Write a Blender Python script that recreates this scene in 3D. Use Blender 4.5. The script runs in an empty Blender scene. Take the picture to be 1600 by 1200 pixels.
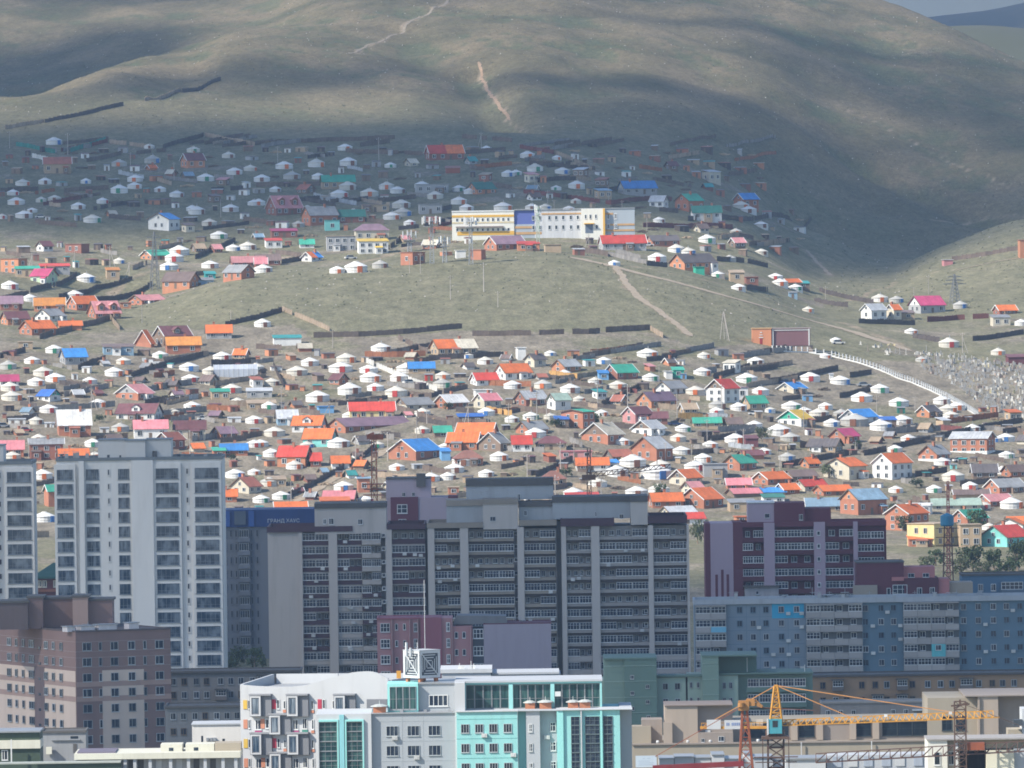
import bpy, math, random
import numpy as np
from mathutils import Vector, Matrix
R = math.radians
rnd = random.Random(7)
SC = bpy.context.scene
COL = SC.collection

# ------------------------------------------------------------------ camera, world, sun, exposure
FPX = 15500.0                 # focal length in photo pixels (1600 wide)
ZC = 106.0                    # camera height above the city ground
PITCH = math.atan(270 / FPX)
ROLL = R(0.8)
cam_d = bpy.data.cameras.new('camera')
cam = bpy.data.objects.new('camera', cam_d); COL.objects.link(cam)
cam_d.sensor_width = 36.0; cam_d.lens = 36.0 * FPX / 1600
cam_d.clip_start = 5; cam_d.clip_end = 60000
FW = Vector((0, math.cos(PITCH), -math.sin(PITCH))); UPV = Vector((0, math.sin(PITCH), math.cos(PITCH))); RT = Vector((1, 0, 0))
c_r = RT * math.cos(ROLL) - UPV * math.sin(ROLL); c_u = RT * math.sin(ROLL) + UPV * math.cos(ROLL)
M = Matrix.Identity(4)
for i in range(3):
    M[i][0] = c_r[i]; M[i][1] = c_u[i]; M[i][2] = -FW[i]
M[2][3] = ZC
cam.matrix_world = M
SC.camera = cam

SUN_EL = R(40)
SUN = Vector((-0.88 * math.cos(SUN_EL), -0.475 * math.cos(SUN_EL), math.sin(SUN_EL)))   # towards the sun
world = bpy.data.worlds.new('World'); SC.world = world; world.use_nodes = True
wn = world.node_tree; wn.nodes.clear()
w_out = wn.nodes.new('ShaderNodeOutputWorld'); w_bg = wn.nodes.new('ShaderNodeBackground'); w_sky = wn.nodes.new('ShaderNodeTexSky')
w_sky.sky_type = 'NISHITA'; w_sky.sun_disc = False; w_sky.sun_elevation = SUN_EL
w_sky.sun_rotation = math.atan2(SUN.x, SUN.y); w_sky.altitude = 1400; w_sky.air_density = 1.0; w_sky.dust_density = 1.0
w_bg.inputs['Strength'].default_value = 0.15
wn.links.new(w_sky.outputs[0], w_bg.inputs[0]); wn.links.new(w_bg.outputs[0], w_out.inputs[0])
sun_d = bpy.data.lights.new('sun', 'SUN'); sun = bpy.data.objects.new('sun', sun_d); COL.objects.link(sun)
sun_d.energy = 5.0; sun_d.angle = R(0.5); sun_d.color = (1.0, 0.94, 0.84)
sun.rotation_euler = SUN.to_track_quat('Z', 'Y').to_euler()
SC.view_settings.view_transform = 'Standard'; SC.view_settings.look = 'None'
SC.view_settings.gamma = 1.0; SC.view_settings.exposure = 0.56; SC.view_settings.use_curve_mapping = False
HAZE = 0.000034
SC.render.engine = 'CYCLES'
SC.cycles.use_denoising = True
SC.cycles.max_bounces = 5; SC.cycles.diffuse_bounces = 2; SC.cycles.glossy_bounces = 2; SC.cycles.volume_bounces = 1
SC.cycles.transparent_max_bounces = 16
SC.cycles.filter_width = 1.75

# ------------------------------------------------------------------ pixel <-> world
def ray(px, py):
    dx, dy = px - 800.0, 600.0 - py
    lx = dx * math.cos(ROLL) + dy * math.sin(ROLL); ly = -dx * math.sin(ROLL) + dy * math.cos(ROLL)
    return RT * lx + UPV * ly + FW * FPX
def unproj(px, py, D):
    d = ray(px, py); t = D / d.y
    return Vector((d.x * t, D, ZC + d.z * t))

# ------------------------------------------------------------------ mesh builder
class MB:
    def __init__(s): s.v = []; s.f = []; s.m = []
    def add(s, vs, fs, m=0):
        n = len(s.v); s.v += [tuple(p) for p in vs]; s.f += [tuple(i + n for i in f) for f in fs]; s.m += [m] * len(fs); return s
    def box(s, x0, y0, z0, x1, y1, z1, m=0):
        if x0 > x1: x0, x1 = x1, x0
        if y0 > y1: y0, y1 = y1, y0
        if z0 > z1: z0, z1 = z1, z0
        return s.add([(x0,y0,z0),(x1,y0,z0),(x1,y1,z0),(x0,y1,z0),(x0,y0,z1),(x1,y0,z1),(x1,y1,z1),(x0,y1,z1)],
              [(0,3,2,1),(4,5,6,7),(0,1,5,4),(1,2,6,5),(2,3,7,6),(3,0,4,7)], m)
    def bar(s, p, q, w, m=0):
        p, q = Vector(p), Vector(q); d = (q - p)
        if d.length < 1e-6: return s
        d.normalize(); a = d.cross(Vector((0, 0, 1)))
        if a.length < 0.05: a = Vector((1, 0, 0))
        a.normalize(); b = d.cross(a); a *= w / 2; b *= w / 2
        vs = [p+a+b, p-a+b, p-a-b, p+a-b, q+a+b, q-a+b, q-a-b, q+a-b]
        return s.add(vs, [(0,1,2,3),(7,6,5,4),(0,4,5,1),(1,5,6,2),(2,6,7,3),(3,7,4,0)], m)
    def lathe(s, prof, n=14, m=0, cx=0, cy=0):
        k = len(s.v)
        for r, z in prof:
            for i in range(n):
                a = 2 * math.pi * i / n; s.v.append((cx + r * math.cos(a), cy + r * math.sin(a), z))
        for j in range(len(prof) - 1):
            for i in range(n):
                i2 = (i + 1) % n
                s.f.append((k+j*n+i, k+j*n+i2, k+(j+1)*n+i2, k+(j+1)*n+i)); s.m.append(m)
        s.f.append(tuple(k + (len(prof)-1)*n + i for i in range(n))); s.m.append(m)
        return s
    def mesh(s, name, mats=()):
        me = bpy.data.meshes.new(name); me.from_pydata(s.v, [], s.f)
        for m in mats: me.materials.append(m)
        if mats and len(mats) > 1: me.polygons.foreach_set('material_index', s.m)
        me.update(); return me

def tag(o, label=None, cat=None, group=None, kind=None):
    if label: o['label'] = label
    if cat: o['category'] = cat
    if group: o['group'] = group
    if kind: o['kind'] = kind
    return o
def empty(name, loc=(0,0,0), rz=0):
    o = bpy.data.objects.new(name, None); COL.objects.link(o); o.location = loc; o.rotation_euler = (0, 0, rz); o.empty_display_size = 0.5
    return o
def obj(name, me, parent=None, loc=(0,0,0), rz=0, scale=None, mats=None):
    o = bpy.data.objects.new(name, me); COL.objects.link(o)
    o.location = loc
    if rz: o.rotation_euler = (0, 0, rz)
    if scale: o.scale = scale
    if parent is not None: o.parent = parent
    if mats:
        for i, m in enumerate(mats):
            if m is not None and i < len(o.material_slots):
                o.material_slots[i].link = 'OBJECT'; o.material_slots[i].material = m
    return o

# ------------------------------------------------------------------ materials
_mats = {}
def mat(col, rough=0.8, var=0.12, dirt=0.25, scale=0.6, key=None, metal=0.0, rand=0.10, spec=0.3):
    k = (tuple(round(c, 3) for c in col), rough, var, dirt, scale, metal, rand)
    if k in _mats: return _mats[k]
    m = bpy.data.materials.new(key or 'surface'); m.use_nodes = True; nt = m.node_tree; N = nt.nodes; L = nt.links
    b = N['Principled BSDF']; b.inputs['Roughness'].default_value = rough; b.inputs['Metallic'].default_value = metal
    b.inputs['Specular IOR Level'].default_value = spec
    tc = N.new('ShaderNodeTexCoord'); no = N.new('ShaderNodeTexNoise'); no.inputs['Scale'].default_value = scale; no.inputs['Detail'].default_value = 5
    mp = N.new('ShaderNodeMapping'); mp.inputs['Scale'].default_value = (1, 1, 0.45) if rand else (1, 1, 0.13)
    L.new(tc.outputs['Object'], mp.inputs[0]); L.new(mp.outputs[0], no.inputs['Vector'])
    oi = N.new('ShaderNodeObjectInfo')
    hv = N.new('ShaderNodeHueSaturation'); hv.inputs['Color'].default_value = (*col, 1)
    m1 = N.new('ShaderNodeMapRange'); m1.inputs[1].default_value = 0.25; m1.inputs[2].default_value = 0.75; m1.inputs[3].default_value = 1 - var; m1.inputs[4].default_value = 1 + var
    L.new(no.outputs[0], m1.inputs[0])
    m2 = N.new('ShaderNodeMapRange'); m2.inputs[3].default_value = 1 - rand; m2.inputs[4].default_value = 1 + rand; L.new(oi.outputs['Random'], m2.inputs[0])
    mm = N.new('ShaderNodeMath'); mm.operation = 'MULTIPLY'; L.new(m1.outputs[0], mm.inputs[0]); L.new(m2.outputs[0], mm.inputs[1])
    L.new(mm.outputs[0], hv.inputs['Value'])
    n2 = N.new('ShaderNodeTexNoise'); n2.inputs['Scale'].default_value = scale * 2.7; n2.inputs['Detail'].default_value = 6; n2.inputs['Roughness'].default_value = 0.65
    L.new(mp.outputs[0], n2.inputs['Vector'])
    m3 = N.new('ShaderNodeMapRange'); m3.inputs[1].default_value = 0.5; m3.inputs[2].default_value = 0.78; m3.inputs[4].default_value = dirt; L.new(n2.outputs[0], m3.inputs[0])
    mx = N.new('ShaderNodeMix'); mx.data_type = 'RGBA'; L.new(m3.outputs[0], mx.inputs[0]); L.new(hv.outputs[0], mx.inputs[6]); mx.inputs[7].default_value = (0.13, 0.115, 0.10, 1)
    L.new(mx.outputs[2], b.inputs['Base Color'])
    _mats[k] = m; return m
def glass_mat(col=(0.02, 0.035, 0.05), curtain=(0.16, 0.19, 0.21), rough=0.12, key='window_glass', p=0.6):
    m = bpy.data.materials.new(key); m.use_nodes = True; nt = m.node_tree; N = nt.nodes; L = nt.links
    b = N['Principled BSDF']; b.inputs['Roughness'].default_value = rough; b.inputs['Specular IOR Level'].default_value = 0.4
    tc = N.new('ShaderNodeTexCoord'); oi = N.new('ShaderNodeObjectInfo'); mp = N.new('ShaderNodeMapping'); mp.inputs['Scale'].default_value = (2.3, 0.2, 0.6)
    L.new(tc.outputs['Object'], mp.inputs[0])
    ad = N.new('ShaderNodeVectorMath'); ad.operation = 'ADD'; sc_ = N.new('ShaderNodeMath'); sc_.operation = 'MULTIPLY'; sc_.inputs[1].default_value = 61
    L.new(oi.outputs['Random'], sc_.inputs[0]); L.new(mp.outputs[0], ad.inputs[0]); L.new(sc_.outputs[0], ad.inputs[1])
    no = N.new('ShaderNodeTexNoise'); no.inputs['Scale'].default_value = 1.3; no.inputs['Detail'].default_value = 2; L.new(ad.outputs[0], no.inputs['Vector'])
    mr = N.new('ShaderNodeMapRange'); mr.inputs[1].default_value = 0.42; mr.inputs[2].default_value = 0.72; L.new(no.outputs[0], mr.inputs[0])
    pw = N.new('ShaderNodeMath'); pw.operation = 'MULTIPLY'; pw.inputs[1].default_value = p * 1.4; L.new(mr.outputs[0], pw.inputs[0])
    mx = N.new('ShaderNodeMix'); mx.data_type = 'RGBA'; L.new(pw.outputs[0], mx.inputs[0]); mx.inputs[6].default_value = (*col, 1); mx.inputs[7].default_value = (*curtain, 1)
    L.new(mx.outputs[2], b.inputs['Base Color'])
    return m
# ------------------------------------------------------------------ terrain: one sheet from the city to the crest of the hills
def pchip(x, y, xi):
    x = np.asarray(x, float); y = np.asarray(y, float); h = np.diff(x); dl = np.diff(y, axis=0) / (h[:, None] if y.ndim > 1 else h)
    hh = h[:, None] if y.ndim > 1 else h
    d = np.zeros_like(y)
    w1 = 2 * hh[1:] + hh[:-1]; w2 = hh[1:] + 2 * hh[:-1]
    with np.errstate(divide='ignore', invalid='ignore'):
        t = (w1 + w2) / (w1 / dl[:-1] + w2 / dl[1:])
    d[1:-1] = np.where(dl[:-1] * dl[1:] > 0, t, 0)
    d[0] = dl[0]; d[-1] = dl[-1]
    k = np.clip(np.searchsorted(x, xi) - 1, 0, len(x) - 2)
    t = (xi - x[k]) / h[k]
    if y.ndim > 1: t = t[:, None]; hk = h[k][:, None]
    else: hk = h[k]
    return (2*t**3-3*t**2+1)*y[k] + (t**3-2*t**2+t)*hk*d[k] + (-2*t**3+3*t**2)*y[k+1] + (t**3-t**2)*hk*d[k+1]
def flat(D, z): return 330 + (ZC - z) * FPX / D
CITY = [(300, flat(300, 0)), (1000, flat(1000, 0)), (1500, flat(1500, 0)), (2000, flat(2000, 1)), (2300, 1012), (2600, 880)]
TT = {
 -1400: CITY + [(2900,800),(3100,655),(3300,540),(3500,455),(3800,352),(4000,270),(4200,215),(4400,160),(4700,95),(5200,60),(5600,10),(6000,-40),(6600,-30)],
 0: CITY + [(2900,800),(3000,715),(3100,640),(3200,563),(3300,522),(3400,488),(3500,450),(3600,414),(3700,386),(3800,350),(3900,312),(4000,270),(4100,240),(4200,215),(4350,176),(4500,150),(4650,170),(4800,178),(5000,140),(5300,80),(5600,10),(6000,-50),(6600,-40)],
 200: CITY + [(2900,800),(3000,720),(3100,645),(3200,570),(3300,527),(3400,498),(3450,482),(3500,474),(3550,463),(3600,425),(3700,390),(3800,352),(3900,312),(4000,270),(4100,238),(4200,208),(4400,150),(4600,107),(4700,95),(4850,110),(5000,100),(5300,55),(5600,10),(6000,-50),(6600,-40)],
 400: CITY + [(2900,800),(3000,725),(3100,650),(3200,585),(3280,532),(3350,490),(3450,444),(3500,431),(3550,428),(3600,422),(3700,392),(3800,352),(3900,312),(4000,268),(4100,236),(4200,208),(4400,157),(4600,102),(4800,55),(4900,45),(5050,55),(5200,48),(5500,5),(6000,-50),(6600,-40)],
 600: CITY + [(2900,795),(3000,720),(3100,645),(3200,582),(3280,530),(3350,488),(3450,440),(3520,416),(3560,413),(3600,412),(3700,385),(3800,345),(3900,308),(4000,268),(4100,234),(4200,207),(4400,163),(4600,112),(4800,62),(5000,15),(5300,-40),(5600,-70),(6000,-80),(6600,-60)],
 850: CITY + [(2900,795),(3000,712),(3100,640),(3200,580),(3280,530),(3350,490),(3450,432),(3530,398),(3570,393),(3620,396),(3670,383),(3700,372),(3800,336),(3900,300),(4000,264),(4100,233),(4200,208),(4350,165),(4500,125),(4700,75),(5000,18),(5300,-32),(5600,-60),(6000,-70),(6600,-50)],
 1000: CITY + [(2900,797),(3000,722),(3100,650),(3200,588),(3280,538),(3350,498),(3450,440),(3520,413),(3560,407),(3620,398),(3700,378),(3800,342),(3900,312),(4000,287),(4100,262),(4200,232),(4350,182),(4500,138),(4700,84),(5000,25),(5300,-28),(5600,-50),(6000,-60),(6600,-40)],
 1150: CITY + [(2900,800),(3000,730),(3100,660),(3200,602),(3280,556),(3350,516),(3450,464),(3510,445),(3560,438),(3620,422),(3700,398),(3800,366),(3900,342),(4000,328),(4100,312),(4200,285),(4350,228),(4500,172),(4700,112),(5000,45),(5300,-10),(5600,-40),(6000,-50),(6600,-30)],
 1300: CITY + [(2900,795),(3000,735),(3100,675),(3200,622),(3280,578),(3350,543),(3450,506),(3510,494),(3570,486),(3640,466),(3720,446),(3800,440),(3900,415),(4000,388),(4080,372),(4200,376),(4350,318),(4500,248),(4700,166),(5000,82),(5300,20),(5500,-12),(5800,-25),(6200,20),(6600,90)],
 1390: CITY + [(2900,797),(3000,736),(3100,678),(3200,626),(3280,584),(3350,549),(3450,515),(3520,500),(3600,482),(3700,460),(3780,444),(3850,432),(3950,418),(4050,408),(4150,403),(4250,392),(4350,352),(4500,276),(4700,196),(5000,106),(5300,38),(5500,3),(5700,14),(6100,90),(6600,150)],
 1480: CITY + [(2900,800),(3000,735),(3100,680),(3200,630),(3280,590),(3350,557),(3450,523),(3520,502),(3600,476),(3700,448),(3800,416),(3900,390),(3960,383),(4050,400),(4200,412),(4300,378),(4500,290),(4700,212),(5000,116),(5300,52),(5450,36),(5650,60),(6100,130),(6600,190)],
 1600: CITY + [(2900,800),(3000,735),(3100,682),(3200,632),(3280,592),(3350,558),(3450,520),(3520,496),(3600,468),(3700,430),(3800,390),(3900,355),(3960,343),(4060,360),(4200,384),(4300,352),(4500,282),(4700,212),(5000,136),(5200,106),(5300,101),(5500,130),(6000,200),(6600,250)],
 2000: CITY + [(2900,800),(3100,685),(3300,585),(3500,495),(3700,405),(3900,325),(4100,280),(4300,310),(4600,270),(5000,210),(5300,190),(5500,215),(6000,260),(6600,300)],
 3000: CITY + [(2900,800),(3100,685),(3300,585),(3500,495),(3700,405),(3900,325),(4100,270),(4300,280),(4600,260),(5000,210),(5300,190),(5500,215),(6000,260),(6600,300)],
}
PX = np.array(list(np.arange(-1400, -100, 50)) + list(np.arange(-100, 1700, 8)) + list(np.arange(1700, 3001, 50)), float)
DD = np.array(list(np.arange(300, 1500, 50)) + list(np.arange(1500, 2500, 20)) + list(np.arange(2500, 4400, 7)) + list(np.arange(4400, 6601, 14)), float)
_cols = np.stack([pchip([a for a, _ in v], np.array([b for _, b in v]), DD) for v in TT.values()])      # columns x D, photo rows
YROW = pchip(np.array(list(TT.keys()), float), _cols, PX).T                                             # D x px
def noise2(x, y, seed):
    r = np.random.RandomState(seed); g = r.rand(64, 64) * 2 - 1
    xi = np.floor(x).astype(int); yi = np.floor(y).astype(int); fx = x - xi; fy = y - yi
    fx = fx*fx*(3-2*fx); fy = fy*fy*(3-2*fy)
    G = lambda a, b: g[a % 64, b % 64]
    return (G(xi,yi)*(1-fx)+G(xi+1,yi)*fx)*(1-fy) + (G(xi,yi+1)*(1-fx)+G(xi+1,yi+1)*fx)*fy
def fbm(x, y, sc, oct=4, seed=1):
    s = 0; a = 1
    for o in range(oct):
        s = s + a * noise2(x / sc, y / sc, seed + o); a *= 0.5; sc *= 0.5
    return s
_cr, _sr = math.cos(ROLL), math.sin(ROLL)
_P, _D = np.meshgrid(PX, DD)
_dx = _P - 800; _dy = 600 - YROW
_lx = _dx * _cr + _dy * _sr; _ly = -_dx * _sr + _dy * _cr
_t = _D / (_ly * math.sin(PITCH) + FPX * math.cos(PITCH))
GX = _dx * _D / FPX
GZ = ZC + (_ly * math.cos(PITCH) - FPX * math.sin(PITCH)) * _t
_hill = np.clip((_D - 4120) / 500, 0, 1)
_vill = np.clip((_D - 2700) / 300, 0, 1)
GZ = GZ + _vill * 0.25 * fbm(GX, _D, 22, 3, 5) + _hill * (2.2 * fbm(GX + 0.25*_D, _D * 0.45, 95, 4, 11) + 2.0 * (0.5 - np.abs(fbm(GX + 0.35*_D, _D * 0.22, 46, 3, 13))) + 0.8 * fbm(GX, _D * .6, 20, 3, 17))
def _carve(pts, w, depth):
    global GZ
    d = np.full(GX.shape, 1e9)
    for (ax, ay), (bx, by) in zip(pts[:-1], pts[1:]):
        vx, vy = bx - ax, by - ay; t = np.clip(((GX-ax)*vx + (_D-ay)*vy) / (vx*vx + vy*vy), 0, 1); d = np.minimum(d, np.hypot(GX-ax-t*vx, (_D-ay-t*vy)))
    GZ = GZ - depth * np.exp(-(d / w) ** 2)
_px = lambda p, D: ((p - 800) * D / FPX, D)
_carve([_px(742, 4640), _px(752, 4540), _px(768, 4420), _px(792, 4300), _px(818, 4215)], 11, 7)
_carve([_px(640, 4900), _px(690, 4600), _px(720, 4400), _px(790, 4250)], 14, 3.5)
_carve([_px(1330, 4560), _px(1440, 4480), _px(1520, 4400), _px(1585, 4330)], 12, 5)
_carve([_px(1020, 5200), _px(1060, 4900), _px(1130, 4600), _px(1190, 4380), _px(1270, 4200)], 26, 4)
_carve([_px(930, 5000), _px(925, 4700), _px(905, 4450), _px(890, 4260)], 22, 3.5)
_carve([_px(330, 4900), _px(300, 4600), _px(250, 4400)], 16, 3)
_carve([_px(1290, 4850), _px(1330, 4600), _px(1360, 4400)], 18, 4)
def ground(x, D):
    """terrain height at a world point"""
    p = 800 + x * FPX / D
    i = int(np.clip(np.searchsorted(DD, D) - 1, 0, len(DD) - 2)); j = int(np.clip(np.searchsorted(PX, p) - 1, 0, len(PX) - 2))
    a = (D - DD[i]) / (DD[i+1] - DD[i]); b = (p - PX[j]) / (PX[j+1] - PX[j])
    return float((GZ[i,j]*(1-b)+GZ[i,j+1]*b)*(1-a) + (GZ[i+1,j]*(1-b)+GZ[i+1,j+1]*b)*a)
def cast(px, py, D0=2300.0, D1=6500.0):
    """first point of the terrain that the photo shows at a pixel"""
    d = ray(px, py); D = D0; step = 6.0
    while D < D1:
        t = D / d.y
        if ZC + d.z * t <= ground(d.x * t, D):
            lo, hi = D - step, D
            for _ in range(12):
                mid = (lo + hi) / 2; t = mid / d.y
                if ZC + d.z * t <= ground(d.x * t, mid): hi = mid
                else: lo = mid
            t = hi / d.y
            return Vector((d.x * t, hi, ground(d.x * t, hi)))
        D += step
    t = D1 / d.y
    return Vector((d.x * t, D1, ground(d.x * t, D1)))

def polydist(poly, xs, ys):
    best = np.full(xs.shape, 1e9)
    for (ax, ay), (bx, by) in zip(poly[:-1], poly[1:]):
        vx, vy = bx - ax, by - ay; l2 = vx*vx + vy*vy + 1e-9
        t = np.clip(((xs-ax)*vx + (ys-ay)*vy) / l2, 0, 1)
        best = np.minimum(best, np.hypot(xs-ax-t*vx, (ys-ay-t*vy)))
    return best
def wpoly(pts): return [(p.x, p.y) for p in (cast(a, b) for a, b in pts)]
# dirt: trodden, bare ground of the settlement (R), sandy gullies and tracks (G), green hollows (B)
ROWS = YROW
knoll = np.array([(170,512),(300,455),(430,422),(600,414),(850,388),(960,398),(1150,432),(1300,490),(1420,545),(1310,548),(1205,530),(1100,545),(1016,518),(880,518),(722,516),(620,524),(490,530),(441,490),(340,515),(180,512)], float)
def inside(poly, x, y):
    c = np.zeros(x.shape, bool); n = len(poly)
    for i in range(n):
        x1, y1 = poly[i]; x2, y2 = poly[i-1]
        c ^= ((y1 > y) != (y2 > y)) & (x < (x2-x1) * (y-y1) / (y2-y1+1e-12) + x1)
    return c
_n1 = fbm(GX, _D, 30, 4, 31); _n2 = fbm(GX, _D, 7, 3, 41)
dirt = np.where((ROWS > 215) & (_D < 4200), 0.34, 0.04) + 0.45 * _n1 * np.where(_D < 4200, 1, 0.35) + 0.22 * _n2
dirt = np.where((_D > 2750) & (_D < 3320), dirt + 0.40, dirt)
dirt = np.where((_D > 3690) & (_D < 4250), dirt - 0.22, dirt)
dirt = np.where(inside(knoll, _P, ROWS) & (_D < 3640), 0.02 + 0.10 * _n2 + 0.12 * _n1, dirt)
dirt = np.where((_P > 1290) & (_D > 3520), 0.12 + 0.22 * _n1 + 0.1 * _n2, dirt)
sand = np.zeros_like(dirt)
for pts, w in (([(748,96),(752,118),(762,140),(780,165),(800,188),(818,208)], 1.15), ([(1300,160),(1380,195),(1470,250),(1540,275),(1590,300)], 1.3),
               ([(545,84),(600,62),(650,30),(700,2)], 1.5), ([(870,262),(905,285),(935,262),(900,240)], 3.0), ([(1255,385),(1290,420),(1300,432)], 2.0),
               ([(1330,470),(1400,440),(1500,420),(1598,402)], 1.4), ([(1460,345),(1530,342),(1600,338)], 2.5),
               ([(850,394),(905,399),(960,412),(1050,428),(1140,446),(1230,480),(1320,505),(1385,530),(1420,545)], 2.6),
               ([(465,782),(520,750),(570,722),(612,700)], 2.6), ([(940,650),(980,626),(1010,600)], 2.0), ([(1250,748),(1330,728),(1410,712),(1500,690),(1590,668)], 2.2), ([(30,650),(180,642),(320,652),(440,640)], 2.0), ([(0,706),(90,690),(200,690)], 2.0), ([(560,590),(690,560),(800,566),(930,600)], 1.6), ([(830,750),(890,728),(1000,700),(1100,700)], 2.0), ([(100,470),(200,440),(330,410),(420,400),(560,410),(640,385),(700,378)], 2.2), ([(300,360),(420,350),(520,330)],1.6), ([(1100,690),(1200,700),(1290,660)], 1.8),
               ([(948,408),(972,430),(985,455),(1010,478),(1045,498),(1075,524)], 1.5)):
    d = polydist(wpoly(pts), GX + 1.0 * _n2 + 1.6 * fbm(GX, _D, 40, 3, 77), _D * 1.0)
    sand = np.maximum(sand, np.clip(1.5 - d / w, 0, 1) * (0.75 + 0.3 * _n2))
_gx = np.gradient(np.gradient(GZ, axis=1), axis=1)
green = np.clip(0.35 + 0.5 * fbm(GX + 40, _D, 60, 3, 61) + 6 * np.clip(_gx, -0.05, 0.05), 0, 1)

nr, nc = GZ.shape
vs = np.stack([GX, _D, GZ], -1).reshape(-1, 3)
idx = np.arange(nr * nc).reshape(nr, nc)
quads = np.stack([idx[:-1,:-1], idx[:-1,1:], idx[1:,1:], idx[1:,:-1]], -1).reshape(-1, 4)
me = bpy.data.meshes.new('hillside'); me.vertices.add(len(vs)); me.vertices.foreach_set('co', vs.ravel().astype('f'))
me.loops.add(quads.size); me.loops.foreach_set('vertex_index', quads.ravel().astype('i'))
me.polygons.add(len(quads)); me.polygons.foreach_set('loop_start', np.arange(0, quads.size, 4).astype('i')); me.polygons.foreach_set('loop_total', np.full(len(quads), 4, 'i'))
me.polygons.foreach_set('use_smooth', np.ones(len(quads), bool)); me.update()
att = me.color_attributes.new('cover', 'FLOAT_COLOR', 'POINT')
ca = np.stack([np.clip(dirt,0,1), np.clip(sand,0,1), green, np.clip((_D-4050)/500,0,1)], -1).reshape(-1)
att.data.foreach_set('color', ca.astype('f'))

def terrain_mat():
    m = bpy.data.materials.new('steppe_ground'); m.use_nodes = True; nt = m.node_tree; N = nt.nodes; L = nt.links
    b = N['Principled BSDF']; b.inputs['Roughness'].default_value = 0.95; b.inputs['Specular IOR Level'].default_value = 0.1
    at = N.new('ShaderNodeAttribute'); at.attribute_name = 'cover'; sp = N.new('ShaderNodeSeparateColor'); L.new(at.outputs['Color'], sp.inputs[0])
    tc = N.new('ShaderNodeTexCoord'); mp = N.new('ShaderNodeMapping'); mp.inputs['Scale'].default_value = (1, 0.35, 1); L.new(tc.outputs['Object'], mp.inputs[0])
    def noise(scale, det=6, rough=0.6):
        n = N.new('ShaderNodeTexNoise'); n.inputs['Scale'].default_value = scale; n.inputs['Detail'].default_value = det; n.inputs['Roughness'].default_value = rough
        L.new(mp.outputs[0], n.inputs['Vector']); return n.outputs[0]
    def mix(f, a, c):
        x = N.new('ShaderNodeMix'); x.data_type = 'RGBA'
        L.new(f, x.inputs[0]) if not isinstance(f, float) else setattr(x.inputs[0], 'default_value', f)
        for k, v in ((6, a), (7, c)):
            if isinstance(v, tuple): x.inputs[k].default_value = (*v, 1)
            else: L.new(v, x.inputs[k])
        return x.outputs[2]
    def rng(v, a, c, d=0.0, e=1.0):
        r = N.new('ShaderNodeMapRange'); r.inputs[1].default_value = a; r.inputs[2].default_value = c; r.inputs[3].default_value = d; r.inputs[4].default_value = e
        L.new(v, r.inputs[0]); return r.outputs[0]
    n_f = noise(1.1, 5, 0.7); n_m = noise(0.12, 6, 0.65); n_l = noise(0.02, 5, 0.55)
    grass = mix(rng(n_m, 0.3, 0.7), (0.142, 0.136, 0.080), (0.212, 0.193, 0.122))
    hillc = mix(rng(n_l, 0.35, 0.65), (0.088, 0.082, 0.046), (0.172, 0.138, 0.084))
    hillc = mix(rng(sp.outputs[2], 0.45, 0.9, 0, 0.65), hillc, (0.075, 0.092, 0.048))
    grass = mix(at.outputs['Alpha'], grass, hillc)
    soil = mix(rng(n_m, 0.35, 0.7), (0.17, 0.145, 0.108), (0.275, 0.235, 0.175))
    ad = N.new('ShaderNodeMath'); ad.operation = 'ADD'; L.new(sp.outputs[0], ad.inputs[0]); L.new(rng(n_f, 0.3, 0.7, -0.28, 0.28), ad.inputs[1])
    c = mix(rng(ad.outputs[0], 0.35, 0.68), grass, soil)
    c = mix(rng(sp.outputs[1], 0.25, 0.9, 0, 0.85), c, (0.30, 0.235, 0.165))
    hv = N.new('ShaderNodeHueSaturation'); L.new(c, hv.inputs['Color']); 
    vv = N.new('ShaderNodeMath'); vv.operation = 'MULTIPLY'; L.new(rng(n_f, 0.25, 0.75, 0.62, 1.36), vv.inputs[0]); L.new(rng(noise(0.33, 4, 0.7), 0.3, 0.7, 0.74, 1.26), vv.inputs[1]); L.new(vv.outputs[0], hv.inputs['Value'])
    L.new(hv.outputs[0], b.inputs['Base Color'])
    bp = N.new('ShaderNodeBump'); bp.inputs['Strength'].default_value = 0.5; bp.inputs['Distance'].default_value = 0.6; L.new(n_f, bp.inputs['Height']); L.new(bp.outputs[0], b.inputs['Normal'])
    return m
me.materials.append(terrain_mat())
tag(obj('ground', me), 'grassy and bare steppe ground rising from the city to the hills', 'ground', None, 'structure')

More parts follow.
